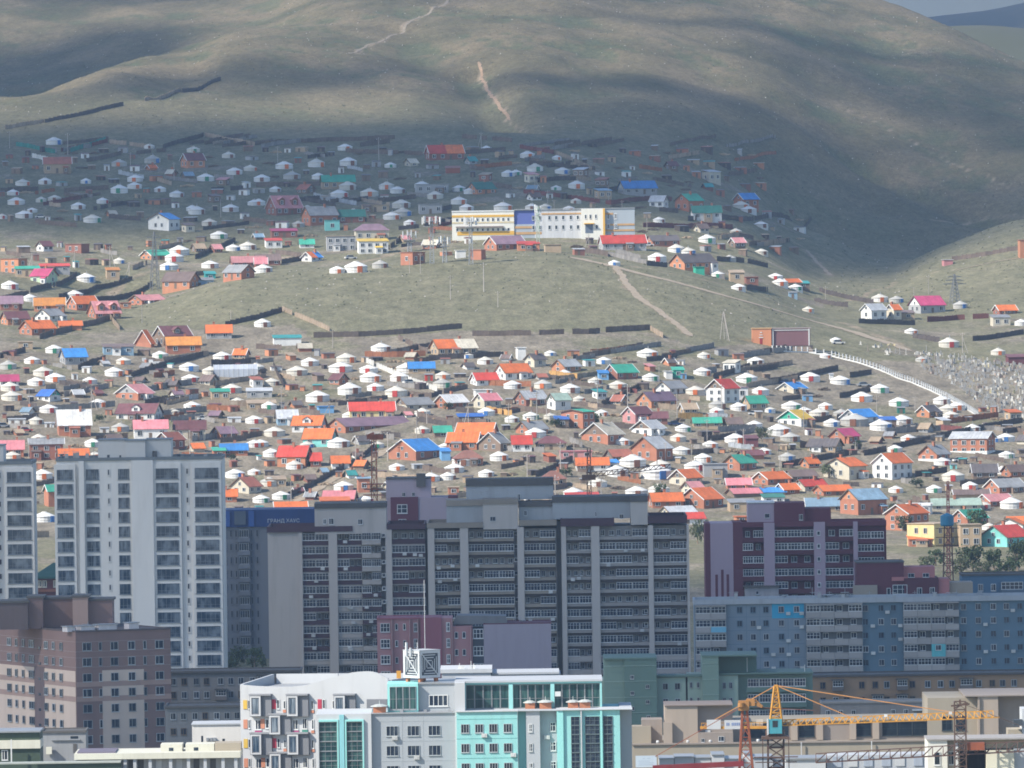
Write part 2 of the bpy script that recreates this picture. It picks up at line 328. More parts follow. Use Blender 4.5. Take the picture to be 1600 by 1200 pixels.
# worn tracks, draped on the slopes
PATHM = mat((0.33, 0.265, 0.19), 0.95, 0.2, 0.25, 0.5, rand=0.0, key='dirt_track')
def track(pts, w, label, seed, m=PATHM, lift=.14):
    W = [cast(a, b) for a, b in pts]; v = []; f = []; r = random.Random(seed)
    P = []
    for a, b in zip(W[:-1], W[1:]):
        n = max(2, int(math.hypot(b.x - a.x, b.y - a.y) / 3.0)); P += [(a.x + (b.x - a.x) * i / n, a.y + (b.y - a.y) * i / n) for i in range(n)]
    P.append((W[-1].x, W[-1].y)); n = len(P); off = 0.0; sm = [P[0]]
    for i in range(1, n - 1): sm.append(tuple(sum(P[min(n-1, max(0, i + k))][c] for k in range(-3, 4)) / 7 for c in (0, 1)))
    sm.append(P[-1])
    for i in range(n):
        a, b = sm[max(0, i - 1)], sm[min(n - 1, i + 1)]; d = Vector((b[0] - a[0], b[1] - a[1], 0)).normalized(); nn = Vector((-d.y, d.x, 0)); off = off * .8 + r.uniform(-.35, .35); ww = w * r.uniform(.75, 1.25) * (0.5 if i in (0, n - 1) else 1)
        for s_ in (-1, 0, 1):
            x, y = sm[i][0] + nn.x * (s_ * ww / 2 + off), sm[i][1] + nn.y * (s_ * ww / 2 + off); v.append((x, y, ground(x, y) + lift))
    for i in range(n - 1):
        for k in (0, 1): f.append((i*3+k, i*3+k+1, i*3+k+4, i*3+k+3))
    me = bpy.data.meshes.new('path'); me.from_pydata(v, [], f); me.update(); me.materials.append(m)
    tag(obj('path', me), label, 'path', None, 'structure')
track([(890,402),(930,410),(970,420),(1015,431),(1060,443),(1105,455),(1150,468),(1200,482),(1250,495),(1290,507),(1330,518),(1375,532),(1425,549)], 4.2, 'broad dirt track along the crest of the knoll', 1)
track([(960,418),(972,432),(982,448),(992,462),(1010,475),(1030,488),(1050,503),(1068,515),(1085,526)], 2.6, 'narrow dirt track down the face of the knoll', 2)
track([(462,784),(500,762),(545,736),(580,718),(614,700)], 3.2, 'dirt lane climbing beside the dark fence', 3)
track([(545,84),(575,70),(610,56),(650,30),(675,16),(702,-2)], 1.5, 'faint trail up the far ridge', 4, mat((0.235, 0.195, 0.14), 0.95, 0.2, 0.3, 0.4, rand=0.0, key='dirt_track'))
track([(747,97),(751,112),(756,128),(764,144),(776,160),(788,178),(797,188)], 1.3, 'sandy gully bed on the big hill', 5, mat((0.30, 0.205, 0.13), 0.95, 0.3, 0.3, 0.3, rand=0.0, key='sandy_bed'))
track([(1487,424),(1540,412),(1598,403)], 1.6, 'faint track on the right spur', 7); track([(1262,392),(1280,412),(1300,431)], 1.6, 'dirt scar on the small spur above the valley', 8)
# stones and tussocks scattered over the open slopes
def scatter(name, n, seed, sz, m, label, pick):
    r = random.Random(seed); v = []; f = []
    while n > 0:
        D = r.uniform(3290, 5400); x = px_at(r.uniform(-60, 1660), D); p = 800 + x * FPX / D
        if not pick(p, D, r): continue
        z = ground(x, D); s_ = sz * r.uniform(.4, 1.5); k = len(v); a = r.uniform(0, 6); n -= 1
        for i in range(4): q = a + i * 1.57; v.append((x + s_ * math.cos(q) * r.uniform(.7, 1.2), D + s_ * math.sin(q), z - .15))
        v.append((x + s_ * .2, D, z + s_ * r.uniform(.5, .9))); f += [(k, k+1, k+4), (k+1, k+2, k+4), (k+2, k+3, k+4), (k+3, k, k+4)]
    me = bpy.data.meshes.new(name); me.from_pydata(v, [], f); me.update(); me.materials.append(m); tag(obj(name, me), label, name.replace('_', ' '), None, 'stuff')
def _open(p, D, r):
    if D > 4230: return r.random() < .8
    if 180 < p < 1250 and 3350 < D < 3560: return True
    return p > 1290 and 3560 < D < 4300
def px_at(p, D): return (p - 800) * D / FPX
scatter('loose_stones', 1500, 5, .42, mat((0.34, 0.31, 0.27), .95, .3, .3, rand=0.0), 'loose stones strewn over the open slopes', _open)
scatter('grass_tussocks', 4600, 6, .5, mat((0.075, 0.078, 0.042), .95, .3, .2, rand=0.0), 'dark grass tussocks scattered over the open slopes', _open)
# far hills beyond the right-hand ridge
def far_hill(name, D, prof, depth, colr, label, seed):
    mb_v = []; xs = []; n = 90; pxs = np.linspace(prof[0][0], prof[-1][0], n); ys = pchip([a for a, _ in prof], np.array([float(b) for _, b in prof]), pxs)
    rows = 26; base = ZC - 500
    for r in range(rows):
        q = r / (rows - 1); w = math.sin(q * math.pi) ** 0.8
        for k in range(n):
            p = unproj(pxs[k], ys[k], D + depth * (q - 0.5)); xx = p.x; yy = D + depth * (q - 0.5)
            h = base + (p.z - base) * w + 0.03 * D * 0.25 * fbm(np.array([xx]), np.array([yy]), D * 0.05, 4, seed)[0] * w * (1 - 0.95 * w)
            mb_v.append((xx, yy, h))
    fs = [(r*n+k, r*n+k+1, (r+1)*n+k+1, (r+1)*n+k) for r in range(rows-1) for k in range(n-1)]
    me = bpy.data.meshes.new(name); me.from_pydata(mb_v, [], fs); me.update()
    for p in me.polygons: p.use_smooth = True
    me.materials.append(mat(colr, 0.95, 0.25, 0.3, 0.004, rand=0.0))
    tag(obj(name, me), label, 'hill', None, 'structure')
far_hill('hill', 6100, [(600, 160), (1150, 110), (1330, 66), (1460, 40), (1530, 38), (1600, 43), (1750, 60), (2300, 120), (3200, 200)], 700, (0.075, 0.078, 0.045), 'low olive shoulder behind the right edge of the big hill', 70)
far_hill('hill', 7600, [(600, 140), (1150, 75), (1330, 45), (1470, 27), (1540, 20), (1600, 8), (1750, -15), (2300, 40), (3200, 120)], 900, (0.010, 0.018, 0.028), 'dark wooded ridge far behind the bare hills', 71)
far_hill('hill', 10500, [(300, 120), (1100, 20), (1380, -90), (1480, -110), (1600, -130), (1800, -90), (2300, 30), (3200, 120)], 1800, (0.085, 0.095, 0.09), 'pale blue mountain in the haze at the top corner', 73)

# haze: one closed box of even air round the camera and everything else
hb = MB().box(-14000, -400, -420, 14000, 22000, 900)
hm = bpy.data.materials.new('haze_air'); hm.use_nodes = True; hm.node_tree.nodes.clear()
_o = hm.node_tree.nodes.new('ShaderNodeOutputMaterial'); _v = hm.node_tree.nodes.new('ShaderNodeVolumePrincipled')
_v.inputs['Color'].default_value = (0.50, 0.70, 1.0, 1); _v.inputs['Density'].default_value = HAZE; _v.inputs['Anisotropy'].default_value = 0.2
hm.node_tree.links.new(_v.outputs[0], _o.inputs['Volume'])
tag(obj('haze', hb.mesh('haze', [hm])), 'thin bluish haze over the valley', 'haze', None, 'stuff')

# clouds high above the valley, whose shade lies on the city blocks and on the upper slopes
def cloud_mat(seed, lo, hi, nsc, namp, dens):
    m = bpy.data.materials.new('cloud_vapour'); m.use_nodes = True; nt = m.node_tree; N = nt.nodes; L = nt.links; N.clear()
    out = N.new('ShaderNodeOutputMaterial'); tr = N.new('ShaderNodeBsdfTransparent'); df = N.new('ShaderNodeBsdfDiffuse'); df.inputs[0].default_value = (0.9, 0.9, 0.9, 1)
    mx = N.new('ShaderNodeMixShader'); tc = N.new('ShaderNodeTexCoord')
    fl = N.new('ShaderNodeVectorMath'); fl.operation = 'MULTIPLY'; fl.inputs[1].default_value = (1, 1, 0); L.new(tc.outputs['Object'], fl.inputs[0])
    ln = N.new('ShaderNodeVectorMath'); ln.operation = 'LENGTH'; L.new(fl.outputs[0], ln.inputs[0])
    no = N.new('ShaderNodeTexNoise'); no.noise_dimensions = '4D'; no.inputs['W'].default_value = seed; no.inputs['Scale'].default_value = nsc; no.inputs['Detail'].default_value = 3; no.inputs['Roughness'].default_value = 0.5
    L.new(fl.outputs[0], no.inputs['Vector'])
    a = N.new('ShaderNodeMath'); a.operation = 'MULTIPLY_ADD'; L.new(no.outputs[0], a.inputs[0]); a.inputs[1].default_value = namp; L.new(ln.outputs['Value'], a.inputs[2])
    mr = N.new('ShaderNodeMapRange'); mr.interpolation_type = 'SMOOTHSTEP'; mr.inputs[1].default_value = lo + namp * 0.5; mr.inputs[2].default_value = hi + namp * 0.5; mr.inputs[3].default_value = dens; mr.inputs[4].default_value = 0
    L.new(a.outputs[0], mr.inputs[0]); L.new(mr.outputs[0], mx.inputs[0]); L.new(tr.outputs[0], mx.inputs[1]); L.new(df.outputs[0], mx.inputs[2]); L.new(mx.outputs[0], out.inputs[0])
    return m
def cloud(x, D, z, ax, ay, rot, seed, lo=0.72, hi=1.0, nsc=2.0, namp=0.3, dens=0.8, alt=2400):
    z = ground(x, D) + z; k = (alt - z) / SUN.z; c = Vector((x, D, z)) + SUN * k
    mb = MB(); n = 40; prof = []
    for i in range(9):
        a = -math.pi/2 + math.pi * i / 8; prof.append((max(0.001, math.cos(a)) * (1.0), math.sin(a)))
    mb.lathe(prof, n)
    r2 = random.Random(seed); vs = []
    for (px_, py_, pz_) in mb.v:
        b = 0.5 + 0.5 * math.sin(px_ * 7 + seed) * math.cos(py_ * 6 + seed * 2)
        vs.append((px_ * 1.25, py_ * 1.25, pz_ * (0.8 + 0.5 * b) if pz_ > 0 else pz_ * 0.35))
    mb.v = vs
    o = obj('cloud', mb.mesh('cloud', [cloud_mat(seed, lo, hi, nsc, namp, dens)]), None, c, rot, (ax, ay, 60))
    tag(o, 'unseen broken cloud set high over the valley for its shade', 'cloud', None, 'stuff')
def px_at(p, D): return (p - 800) * D / FPX
CLOUDS = [  # x, D, height above the ground of the shaded place, half-axes, turn, seed, inner and outer edge, noise scale and amount, density
 (0, 2110, 12, 1100, 470, 0, 1, 0.76, 1.0, 2.5, 0.12, 0.56),
 (px_at(1430, 1950), 1960, 12, 125, 320, 0, 12, 0.35, 1.0, 2.0, 0.2, 0.85),  # extra cloud, added to dim the lower right corner
 (px_at(375, 2230), 2250, 12, 26, 150, R(8), 13, 0.4, 1.0, 2.0, 0.2, 0.85),  # narrow cloud added to deepen the shade in the gap
 (px_at(230, 4000), 4010, 2, 430, 335, R(2), 2, 0.42, 1.06, 2.2, 0.3, 0.88),
 (px_at(1300, 4330), 4330, 0, 150, 310, R(-12), 3, 0.3, 1.0, 2.0, 0.4, 0.8),
 (px_at(10, 5050), 5050, 0, 95, 430, R(-4), 4, 0.4, 1.0, 2.2, 0.4, 0.9),
 (px_at(330, 4500), 4520, 0, 250, 52, R(70), 5, 0.1, 1.0, 2.2, 0.3, 0.8),
 (px_at(1080, 4560), 4560, 0, 170, 95, R(28), 6, -0.1, 1.1, 2.2, 0.3, 0.55),
 (px_at(850, 4500), 4520, 0, 120, 70, R(60), 7, -0.1, 1.1, 2.2, 0.3, 0.5),
 (px_at(1560, 4800), 4800, 0, 80, 420, R(10), 8, 0.2, 1.0, 2.2, 0.5, 0.75),
 (px_at(250, 5600), 5650, 0, 140, 150, R(10), 9, 0.1, 1.0, 2.2, 0.5, 0.55),
 (px_at(760, 5150), 5150, 0, 90, 130, R(40), 10, 0.1, 1.0, 2.2, 0.6, 0.45),
 (px_at(1250, 5050), 5050, 0, 150, 60, R(15), 11, 0.1, 1.0, 2.2, 0.6, 0.45),
]
for a in CLOUDS: cloud(*a)
# ------------------------------------------------------------------ shared small meshes and palettes
GLASS = glass_mat((0.008, 0.018, 0.040), (0.065, 0.085, 0.105), 0.14)
GLASS_T = glass_mat((0.015, 0.05, 0.055), (0.06, 0.13, 0.12), 0.06, 'tinted_glass', 0.8)
GLASS_D = glass_mat((0.012, 0.02, 0.03), (0.05, 0.06, 0.07), 0.15, 'dark_glass', 0.4)
WHITE = mat((0.62, 0.62, 0.60), 0.6, 0.06, 0.15)
FRAME = mat((0.60, 0.61, 0.60), 0.5, 0.05, 0.1, rand=0.18)
FRG = mat((0.34, 0.36, 0.37), 0.5, 0.05, 0.1, rand=0.4)
GLASS_B = glass_mat((0.022, 0.045, 0.075), (0.17, 0.21, 0.25), 0.12, 'window_glass', 0.8)
STEEL = mat((0.33, 0.34, 0.35), 0.45, 0.1, 0.2, metal=0.3)
CONC = mat((0.38, 0.37, 0.35), 0.9, 0.12, 0.35)
WOOD = mat((0.16, 0.12, 0.09), 0.9, 0.2, 0.2, 2.0)
_wm = {}
def win_meshes(nv=1, trans=0.0, asp=1.0, fw=0.07):
    """unit window 1 x 1 (x, z): a glass slab and a frame with nv mullions; fw is the bar width as a share of the height"""
    k = (nv, trans, round(asp, 1), fw)
    if k in _wm: return _wm[k]
    g = MB().box(0, -0.02, 0, 1, 0.05, 1); fx = fw / asp; fr = MB()
    fr.box(0, -0.10, 0, fx, -0.021, 1).box(1 - fx, -0.10, 0, 1, -0.021, 1)
    fr.box(fx, -0.10, 0, 1 - fx, -0.021, fw).box(fx, -0.10, 1 - fw, 1 - fx, -0.021, 1)
    for i in range(nv):
        c = (i + 1) / (nv + 1) * (0.86 if nv == 1 else 1.0); fr.box(c - fx * .4, -0.085, fw, c + fx * .4, -0.021, 1 - fw)
    if trans: fr.box(fx, -0.07, trans, 1 - fx, -0.021, trans + fw * .7)
    fr.box(-0.04, -0.16, -0.05, 1.04, -0.021, -0.001)
    _wm[k] = (g.mesh('window', [GLASS]), fr.mesh('frame', [FRAME])); return _wm[k]
def window(parent, x, z, w, h, y=0.0, nv=1, trans=0.0, rz=0.0, glass=None, frame=None, fw=0.07, sub=True, name='window'):
    gm, fm = win_meshes(nv, trans, w / h, fw)
    a = obj(name, gm, parent, (x, y, z), rz, (w, 1, h), [glass] if glass else None)
    if sub: obj('frame', fm, a, mats=[frame] if frame else None)
    return a

# ------------------------------------------------------------------ buildings of the city, measured in photo pixels at their distance
ACM = MB().box(0, -.4, 0, .85, -.001, .6).box(.1, -.43, .08, .6, -.401, .5).mesh('ac_unit', [mat((0.52, 0.52, 0.50), 0.6, rand=.15)])
class Bld:
    def __init__(s, name, label, cat, D, ax, ay, yaw=0.0, group=None, base=None):
        s.D = D; s.ax = ax; s.ay = ay; s.yaw = yaw; s.k = D / FPX; s.kx = s.k / math.cos(yaw)
        p = unproj(ax, ay, D); s.zg = ground(p.x, D) - 0.3 if base is None else base
        s.zt = p.z - s.zg
        s.o = empty(name, (p.x, D, s.zg), yaw); tag(s.o, label, cat, group)
    def X(s, px): return (px - s.ax) * s.kx
    def Z(s, py): return s.zt + (s.ay - py) * s.k
    def box(s, name, x0, y0, x1, y1, f, b, m, bev=False):
        """part: pixel rectangle x0..x1, y0 (top)..y1 (bottom or None for the ground), from depth f to b in metres (negative is proud)"""
        z1 = s.Z(y0); z0 = 0.0 if y1 is None else s.Z(y1)
        w = s.X(x1) - s.X(x0)
        me = MB().box(-w/2, f, 0, w/2, b, z1 - z0).mesh(name, [m])
        return obj(name, me, s.o, ((s.X(x0) + s.X(x1)) / 2, 0, z0))
    def win(s, x0, y0, x1, y1, f=0.0, nv=1, trans=0.0, **k):
        x = s.X(x0); z = s.Z(y1)
        return window(s.o, x, z, s.X(x1) - x, s.Z(y0) - z, f, nv, trans, **k)
    def ac(s, px, py, f):
        return obj('ac_unit', ACM, s.o, (s.X(px), f, s.Z(py)))
    def balcony(s, x0, y0, x1, y1, f, dep, m, name='balcony'):
        return s.box(name, x0, y0, x1, y1, f - dep, f, m)
    def roof_edge(s, x0, y0, x1, y1, b, m, f=-0.25, name='parapet'):
        """a cap that runs round a flat roof"""
        X0, X1 = s.X(x0), s.X(x1); z0, z1 = s.Z(y1), s.Z(y0); t = 0.35
        mb = MB().box(X0, f, z0, X1, f + t, z1).box(X0, b - t, z0, X1, b, z1).box(X0, f + t, z0, X0 + t, b - t, z1).box(X1 - t, f + t, z0, X1, b - t, z1)
        mb.box(X0 + t, f + t, z0 - 0.02, X1 - t, b - t, z0 + 0.15)
        return obj(name, mb.mesh(name, [m]), s.o)

def text(parent, name, body, loc, size, m, rz=0.0, ext=0.04):
    c = bpy.data.curves.new(name, 'FONT'); c.body = body; c.size = size; c.extrude = ext; c.align_x = 'LEFT'; c.resolution_u = 3
    tmp = bpy.data.objects.new('lettering_curve', c); COL.objects.link(tmp); bpy.context.view_layer.update()
    me = bpy.data.meshes.new_from_object(tmp.evaluated_get(bpy.context.evaluated_depsgraph_get())); bpy.data.objects.remove(tmp); bpy.data.curves.remove(c)
    me.name = name; me.materials.clear(); me.materials.append(m)
    o = obj(name, me, parent, loc); o.rotation_euler = (R(90), 0, rz); return o

def lattice(mb, p0, p1, w0, w1, n, bar, m=0, cross=True):
    """square lattice column from p0 to p1 with side w0 tapering to w1"""
    p0, p1 = Vector(p0), Vector(p1); d = (p1 - p0).normalized(); a = d.cross(Vector((0, 1, 0)))
    if a.length < .1: a = d.cross(Vector((1, 0, 0)))
    a.normalize(); b = d.cross(a).normalized()
    L = []
    for i in range(n + 1):
        t = i / n; c = p0.lerp(p1, t); w = (w0 + (w1 - w0) * t) / 2
        L.append([c + a*w + b*w, c - a*w + b*w, c - a*w - b*w, c + a*w - b*w])
    for k in range(4): mb.bar(L[0][k], L[n][k], bar * 1.5, m)
    for i in range(n):
        for k in range(4):
            k2 = (k + 1) % 4
            mb.bar(L[i][k], L[i+1][k2], bar, m) if (i + k) % 2 or cross else mb.bar(L[i][k2], L[i+1][k], bar, m)
            mb.bar(L[i+1][k], L[i+1][k2], bar, m)
    return mb
# ------------------------------------------------------------------ the city blocks
TFR = mat((0.17, 0.20, 0.23), 0.5, rand=0.15)
def tower(x0, x1, top, cols, D, label, pent, rows, y0, pitch, wh, ax):
    B = Bld('apartment_tower', label, 'apartment tower', D, ax, top, 0, 'pale grey apartment towers')
    pale = mat((0.64, 0.62, 0.585), 0.75, 0.06, 0.22, 0.15, rand=0.0); pale2 = mat((0.54, 0.53, 0.51), 0.75, 0.05, 0.12, 0.15, rand=0.0)
    B.box('wall', x0, top + 3, x1, None, 0, 20, pale)
    B.roof_edge(x0 - 1, top - 1, x1 + 1, top + 4, 20.2, mat((0.16, 0.18, 0.19), 0.7, rand=0))
    prev = x0
    for (a, b, kind) in cols:
        for r in range(rows):
            y = y0 + r * pitch
            if kind == 'n': B.win(a, y, b, y + wh * .62, 0, 0, fw=0.12, frame=pale2)
            else: B.win(a, y, b, y + wh, -0.62 if kind == 'b' else 0, 4 if b - a > 30 else 3 if b - a > 22 else 2, 0.3, fw=0.04, frame=TFR, glass=GLASS_B)
        if kind == 'b':                                    # a shallow bay that stands proud of the wall
            B.box('bay', a - 4, top + 9, b + 4, None, -0.6, -0.001, pale)
    for a, b in pent[2]: B.box('pier', a, top + 4, b, None, -0.95, -0.001, pale)
    for (a, b, t, f, d) in pent[0]:
        B.box('penthouse', a, t, b, top + 3, f, d, pale2)
        B.box('roof_cap', a - 1, t - 1.5, b + 1, t, f - 0.2, d + 0.2, mat((0.2, 0.22, 0.23), 0.7, rand=0))
    for (a, b, y, yy) in pent[1]: B.win(a, y, b, yy, pent[0][0][3] - 0.01, 0, fw=0.12, frame=pale2, sub=False)
    return B
tower(88, 347, 717, [(88.5,113.5,'b'),(134,154,'w'),(167,171.5,'n'),(184,201.5,'w'),(243,278,'b'),(289.5,294.5,'n'),(304,341,'b')], 2000,
      'tall pale grey tower with stepped rooftop block beside the dark blue topped block',
      ([(153,196,689.5,1.5,12),(196,227,691,0.6,12),(227,267,690,2,14)], [(167,171,712,719),(186,189,713,719),(238,245,707,716)], [(205,239),(123,131)]), 15, 734, 22.5, 16.5, 88)
tower(-70, 49, 722, [(-60,-24,'b'),(-6,1.5,'n'),(10.5,48,'b')], 2010, 'pale grey tower cut off by the picture edge, one column of wide windows showing',
      ([(-60,5,697,1.0,12)], [], [(-20,-8)]), 15, 737.5, 22.6, 16.5, 0)

# dark blue topped block in the gap behind the pale tower
B = Bld('apartment_block', 'grey apartment block with a dark blue roof band and pale rooftop lettering', 'apartment block', 2260, 347, 797)
g1 = mat((0.125, 0.135, 0.155), 0.8, 0.06, 0.3, 0.15, rand=0); navy = mat((0.010, 0.035, 0.13), 0.55, 0.08, 0.1, rand=0)  # wall grey darkened to carry the deep shade of the gap
B.box('wall', 338, 824, 500, None, 0, 16, g1)
B.box('roof_band', 337, 797, 492, 824, -0.4, 16.4, navy)
B.box('roof_hatch', 366, 799, 384, 820, -0.9, -0.41, mat((0.06, 0.08, 0.11), 0.8))
for a in (350, 388): B.box('roof_panel', a, 799, a + 9, 823, -0.7, -0.41, mat((0.02, 0.07, 0.24), 0.5))
text(B.o, 'lettering', 'ГРАНД ХАУС', (B.X(417.5), -0.5, B.Z(817.5)), 1.15, mat((0.45, 0.47, 0.5), 0.6, rand=0))
for r in range(9):
    y = 828 + r * 21
    for a in (349, 358, 366): B.win(a, y, a + 4.5, y + 12, 0, 0, fw=0.1, glass=GLASS_D, frame=g1)
    for a in (390, 399): B.win(a, y, a + 4.5, y + 12, 0, 0, fw=0.1, glass=GLASS_D, frame=g1)
    B.win(373, y, 388, y + 12, -0.6, 3, 0, glass=GLASS_D, fw=0.06, frame=STEEL)
    B.balcony(371, y + 12, 390, y + 19, 0, 1.0, mat((0.12, 0.13, 0.15), 0.8))
    B.box('balcony_side', 371, y, 372, y + 12, -0.9, 0, g1)

# the long main block
B = Bld('apartment_block', 'long beige apartment block with maroon and tan balcony bands across the middle', 'apartment block', 2060, 418, 829)
beige = mat((0.46, 0.42, 0.385), 0.85, 0.08, 0.3, 0.14, rand=0); beige2 = mat((0.40, 0.365, 0.335), 0.85, 0.09, 0.35, 0.14, rand=0)
gband = mat((0.30, 0.275, 0.255), 0.8, 0.08, 0.3, 0.2); maroon = mat((0.068, 0.036, 0.050), 0.75, 0.08, 0.15, 0.2); tanb = mat((0.285, 0.245, 0.20), 0.8, 0.08, 0.25, 0.2)
rec = mat((0.24, 0.225, 0.215), 0.9, 0.1, 0.3, 0.3)  # darker than the piers: shade of the loggia recess put into the wall
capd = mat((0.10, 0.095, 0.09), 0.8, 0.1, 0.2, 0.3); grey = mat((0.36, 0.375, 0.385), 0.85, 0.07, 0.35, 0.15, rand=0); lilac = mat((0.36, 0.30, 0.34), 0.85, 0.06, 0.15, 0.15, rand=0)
B.box('wall', 418, 830, 472, None, 0, 24, beige)
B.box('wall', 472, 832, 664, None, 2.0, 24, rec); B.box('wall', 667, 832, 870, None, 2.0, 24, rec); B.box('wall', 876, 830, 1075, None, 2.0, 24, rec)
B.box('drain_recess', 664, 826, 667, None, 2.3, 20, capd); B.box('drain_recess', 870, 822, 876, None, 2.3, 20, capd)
for a, b in ((513,526.5),(602,612),(668,678.5),(718.5,731.5),(808,818.5),(877,884.5),(923.5,936.5),(1012.5,1020.5),(1073,1076.5),(466,471.9)):
    B.box('pier', a, 829, b, None, -0.35, 2.1, beige)
cols = [(472,513,maroon),(526.5,565,maroon),(565,595,tanb),(612,664,maroon),(678.5,718.5,tanb),(731.5,803,tanb),(818.5,868,tanb),(884.5,923.5,gband),(936.5,1012.5,gband),(1020.5,1073,gband)]
for ci, (a, b, m) in enumerate(cols):
    for r in range(11):
        y = 834.5 + r * 20.75; mm = m
        if ci == 1 and r >= 4: mm = beige2
        if ci == 2: mm = beige2 if r in (0,1,2,3,8,9) else maroon
        if r >= 9: mm = beige2
        B.balcony(a + .2, y + 11.2, b - .2, y + (16.2 if mm is gband or mm is tanb else 18.6), 2.0, 2.5 if ci == 2 else 1.9, mm)
        if mm is gband or mm is tanb: B.box('balcony_painted_shade', a + .3, y + 16.3, b - .3, y + 20.5, .9, 2.0, mat((0.10, 0.085, 0.085), .9))  # dark strip: shade under the balcony put into the colour
        else: B.box('balcony_slab', a + .2, y + 18.6, b - .2, y + 20.3, 0.2, 2.0, beige2)
        # glazed loggias, some left open with a window at the back
        w = b - a; n = 3 if w > 60 else 2; seg = w / n
        for k in range(n):
            xa, xb = a + k * seg + .4, a + (k + 1) * seg - .4; q = rnd.random()
            if q < 0.74: B.win(xa, y, xb, y + 11, 0.15 if ci != 2 else -0.4, 3 if seg < 22 else 4, 0.62, fw=0.045, name='balcony_glazing')
            else:
                B.win(xa + seg*.06, y + 1, xa + seg*.32, y + 10.5, 1.98, 1, 0, sub=True); B.win(xa + seg*.58, y + 2, xa + seg*.9, y + 10, 1.98, 1, 0, sub=True)
for _ in range(34):
    ci = rnd.randrange(len(cols)); a, b, m = cols[ci]; B.ac(rnd.uniform(a + 2, b - 9), 853 + rnd.randrange(9) * 20.75 - rnd.uniform(0, 4), .09 if ci != 2 else -.51)
for a in (596, 803, 1005):
    for r in range(11): B.win(a, 836 + r * 20.75, a + 6, 842 + r * 20.75, 1.95 if a != 596 else -0.36, 0, fw=0.12)
for a, b, t0, t1, m, dp in ((417,551,823.5,832,maroon,24),(605,665,821.5,830,maroon,24),(667,755,820.5,829,tanb,24),(811,870,818,827,tanb,24),(876,960,816.5,829,maroon,24),(1013,1074,814.5,826,maroon,24)):
    B.roof_edge(a, t0, b, t1, dp, m, -0.5)
for a, b, t0, t1, tb, f, d, wm, cm in ((492,604,788,795.5,836,-0.3,14,beige,capd),(698,755,786,795,822,2,16,grey,tanb),(755,810,784.5,792,832,-0.3,15,beige,tanb),(811,866,790.5,798,819,3,15,grey,capd),
                               (864,986,783,792,818,2.5,16,grey,capd),(986,1012.5,782.5,792,828,-0.3,14,beige,capd),(729,866,755,766,788,9,20,grey,capd)):
    B.box('penthouse', a, t1, b, tb, f, d, wm); B.box('roof_cap', a - .5, t0, b + .5, t1, f - 0.3, d + 0.3, cm)
for a, y, b, yy, f in ((505,812,510,820,-.3),(514,811,522,821,-.3),(559.5,813,567,821.5,-.3),(766,812,775,819,-.3),(819,804,824,812,3),(968,811,975,818,-.3),(809,779,814,789,9),(930,807,933,815,2.5)):
    B.win(a, y, b, yy, f - .01, 1)
# rooftop vents and aerials along the main block
for (a, y, h) in ((702,821,9),(710,820,12),(722,820,11),(728,820,13),(753,779,6),(762,779,7),(832,818,8),(876,816,7),(884,815,9),(912,815,8),(922,815,7),(930,814,10)):
    mb = MB().box(-.09, 4, 0, .09, 4.18, h * B.k).box(-.35, 3.95, h * B.k * .7, .35, 4.2, h * B.k * .7 + .12)
    obj('roof_vent', mb.mesh('roof_vent', [STEEL]), B.o, (B.X(a), 0, B.Z(y)))

# lilac and maroon stair tower behind the main block
B = Bld('apartment_block', 'lilac apartment block with a maroon roof box rising behind the long beige block', 'apartment block', 2130, 605, 750)
B.box('wall', 603, 749, 673, None, 0, 14, lilac); B.box('wall', 653, 778, 712, None, -2, 14.2, lilac)
mar2 = mat((0.12, 0.04, 0.06), 0.8, 0.08, 0.1, 0.2, rand=0)
B.box('stair_tower', 610, 777, 653, None, -2.2, -0.01, mar2); B.box('roof_shaft', 650.5, 741, 665, 761, -0.6, 4, capd); B.box('wall', 700, 776, 715, None, -2.3, 8, mar2)
B.roof_edge(602.5, 747.5, 673.5, 749, 14.3, capd); B.win(620, 788, 636, 802, -2.2, 1, 0.5); B.win(622, 811, 634, 820, -2.2, 1)
for a in (628, 643): B.win(a, 770, a + 5, 776, 0, 1)

# maroon block
B = Bld('apartment_block', 'maroon apartment block with lilac end panel and piers, above the long blue grey block', 'apartment block', 2150, 1102, 818)
lil = mat((0.36, 0.28, 0.33), 0.85, 0.05, 0.15, 0.15, rand=0); mar = mat((0.12, 0.034, 0.052), 0.8, 0.08, 0.1, 0.2, rand=0); mard = mat((0.095, 0.026, 0.040), 0.8, 0.08, 0.1, 0.2)
B.box('wall', 1101.5, 818, 1109.5, None, 0, 16, mar); B.box('end_panel', 1109.5, 818, 1145, None, -0.05, 16, lil); B.box('wall', 1145, 818, 1160, None, 0, 16, mar)
for a, t in ((1116.5, 898), (1125.5, 890.5), (1134, 898)): B.box('stripe', a, t, a + 4, None, -0.11, -0.051, mar)
B.box('wall', 1160, 820, 1385, None, 1.6, 16, mar)
for a, b in ((1193, 1210), (1271.5, 1289), (1333, 1340)): B.box('pier', a, 818, b, None, -0.3, 1.61, lil)
B.roof_edge(1145, 817, 1385, 825, 16.2, mar, 0.1)
for ci, (a, b) in enumerate(((1160, 1193), (1210, 1271.5), (1289, 1333), (1340, 1381))):
    for r in range(8):
        y = 830 + r * 20.2 + (4 if ci == 3 else 0)
        B.balcony(a, y + 11, b, y + 18.4, 1.6, 1.7, mard)
        n = 3 if ci == 1 else 2; seg = (b - a) / n
        for k in range(n):
            xa = a + k * seg + .3; xb = xa + seg - .6
            if rnd.random() < .66: B.win(xa, y, xb, y + 10.8, 0.1, 3, 0.6, fw=0.06, name='balcony_glazing')
            else: B.win(xa + seg * .25, y + 1, xa + seg * .7, y + 10.5, 1.59, 1)
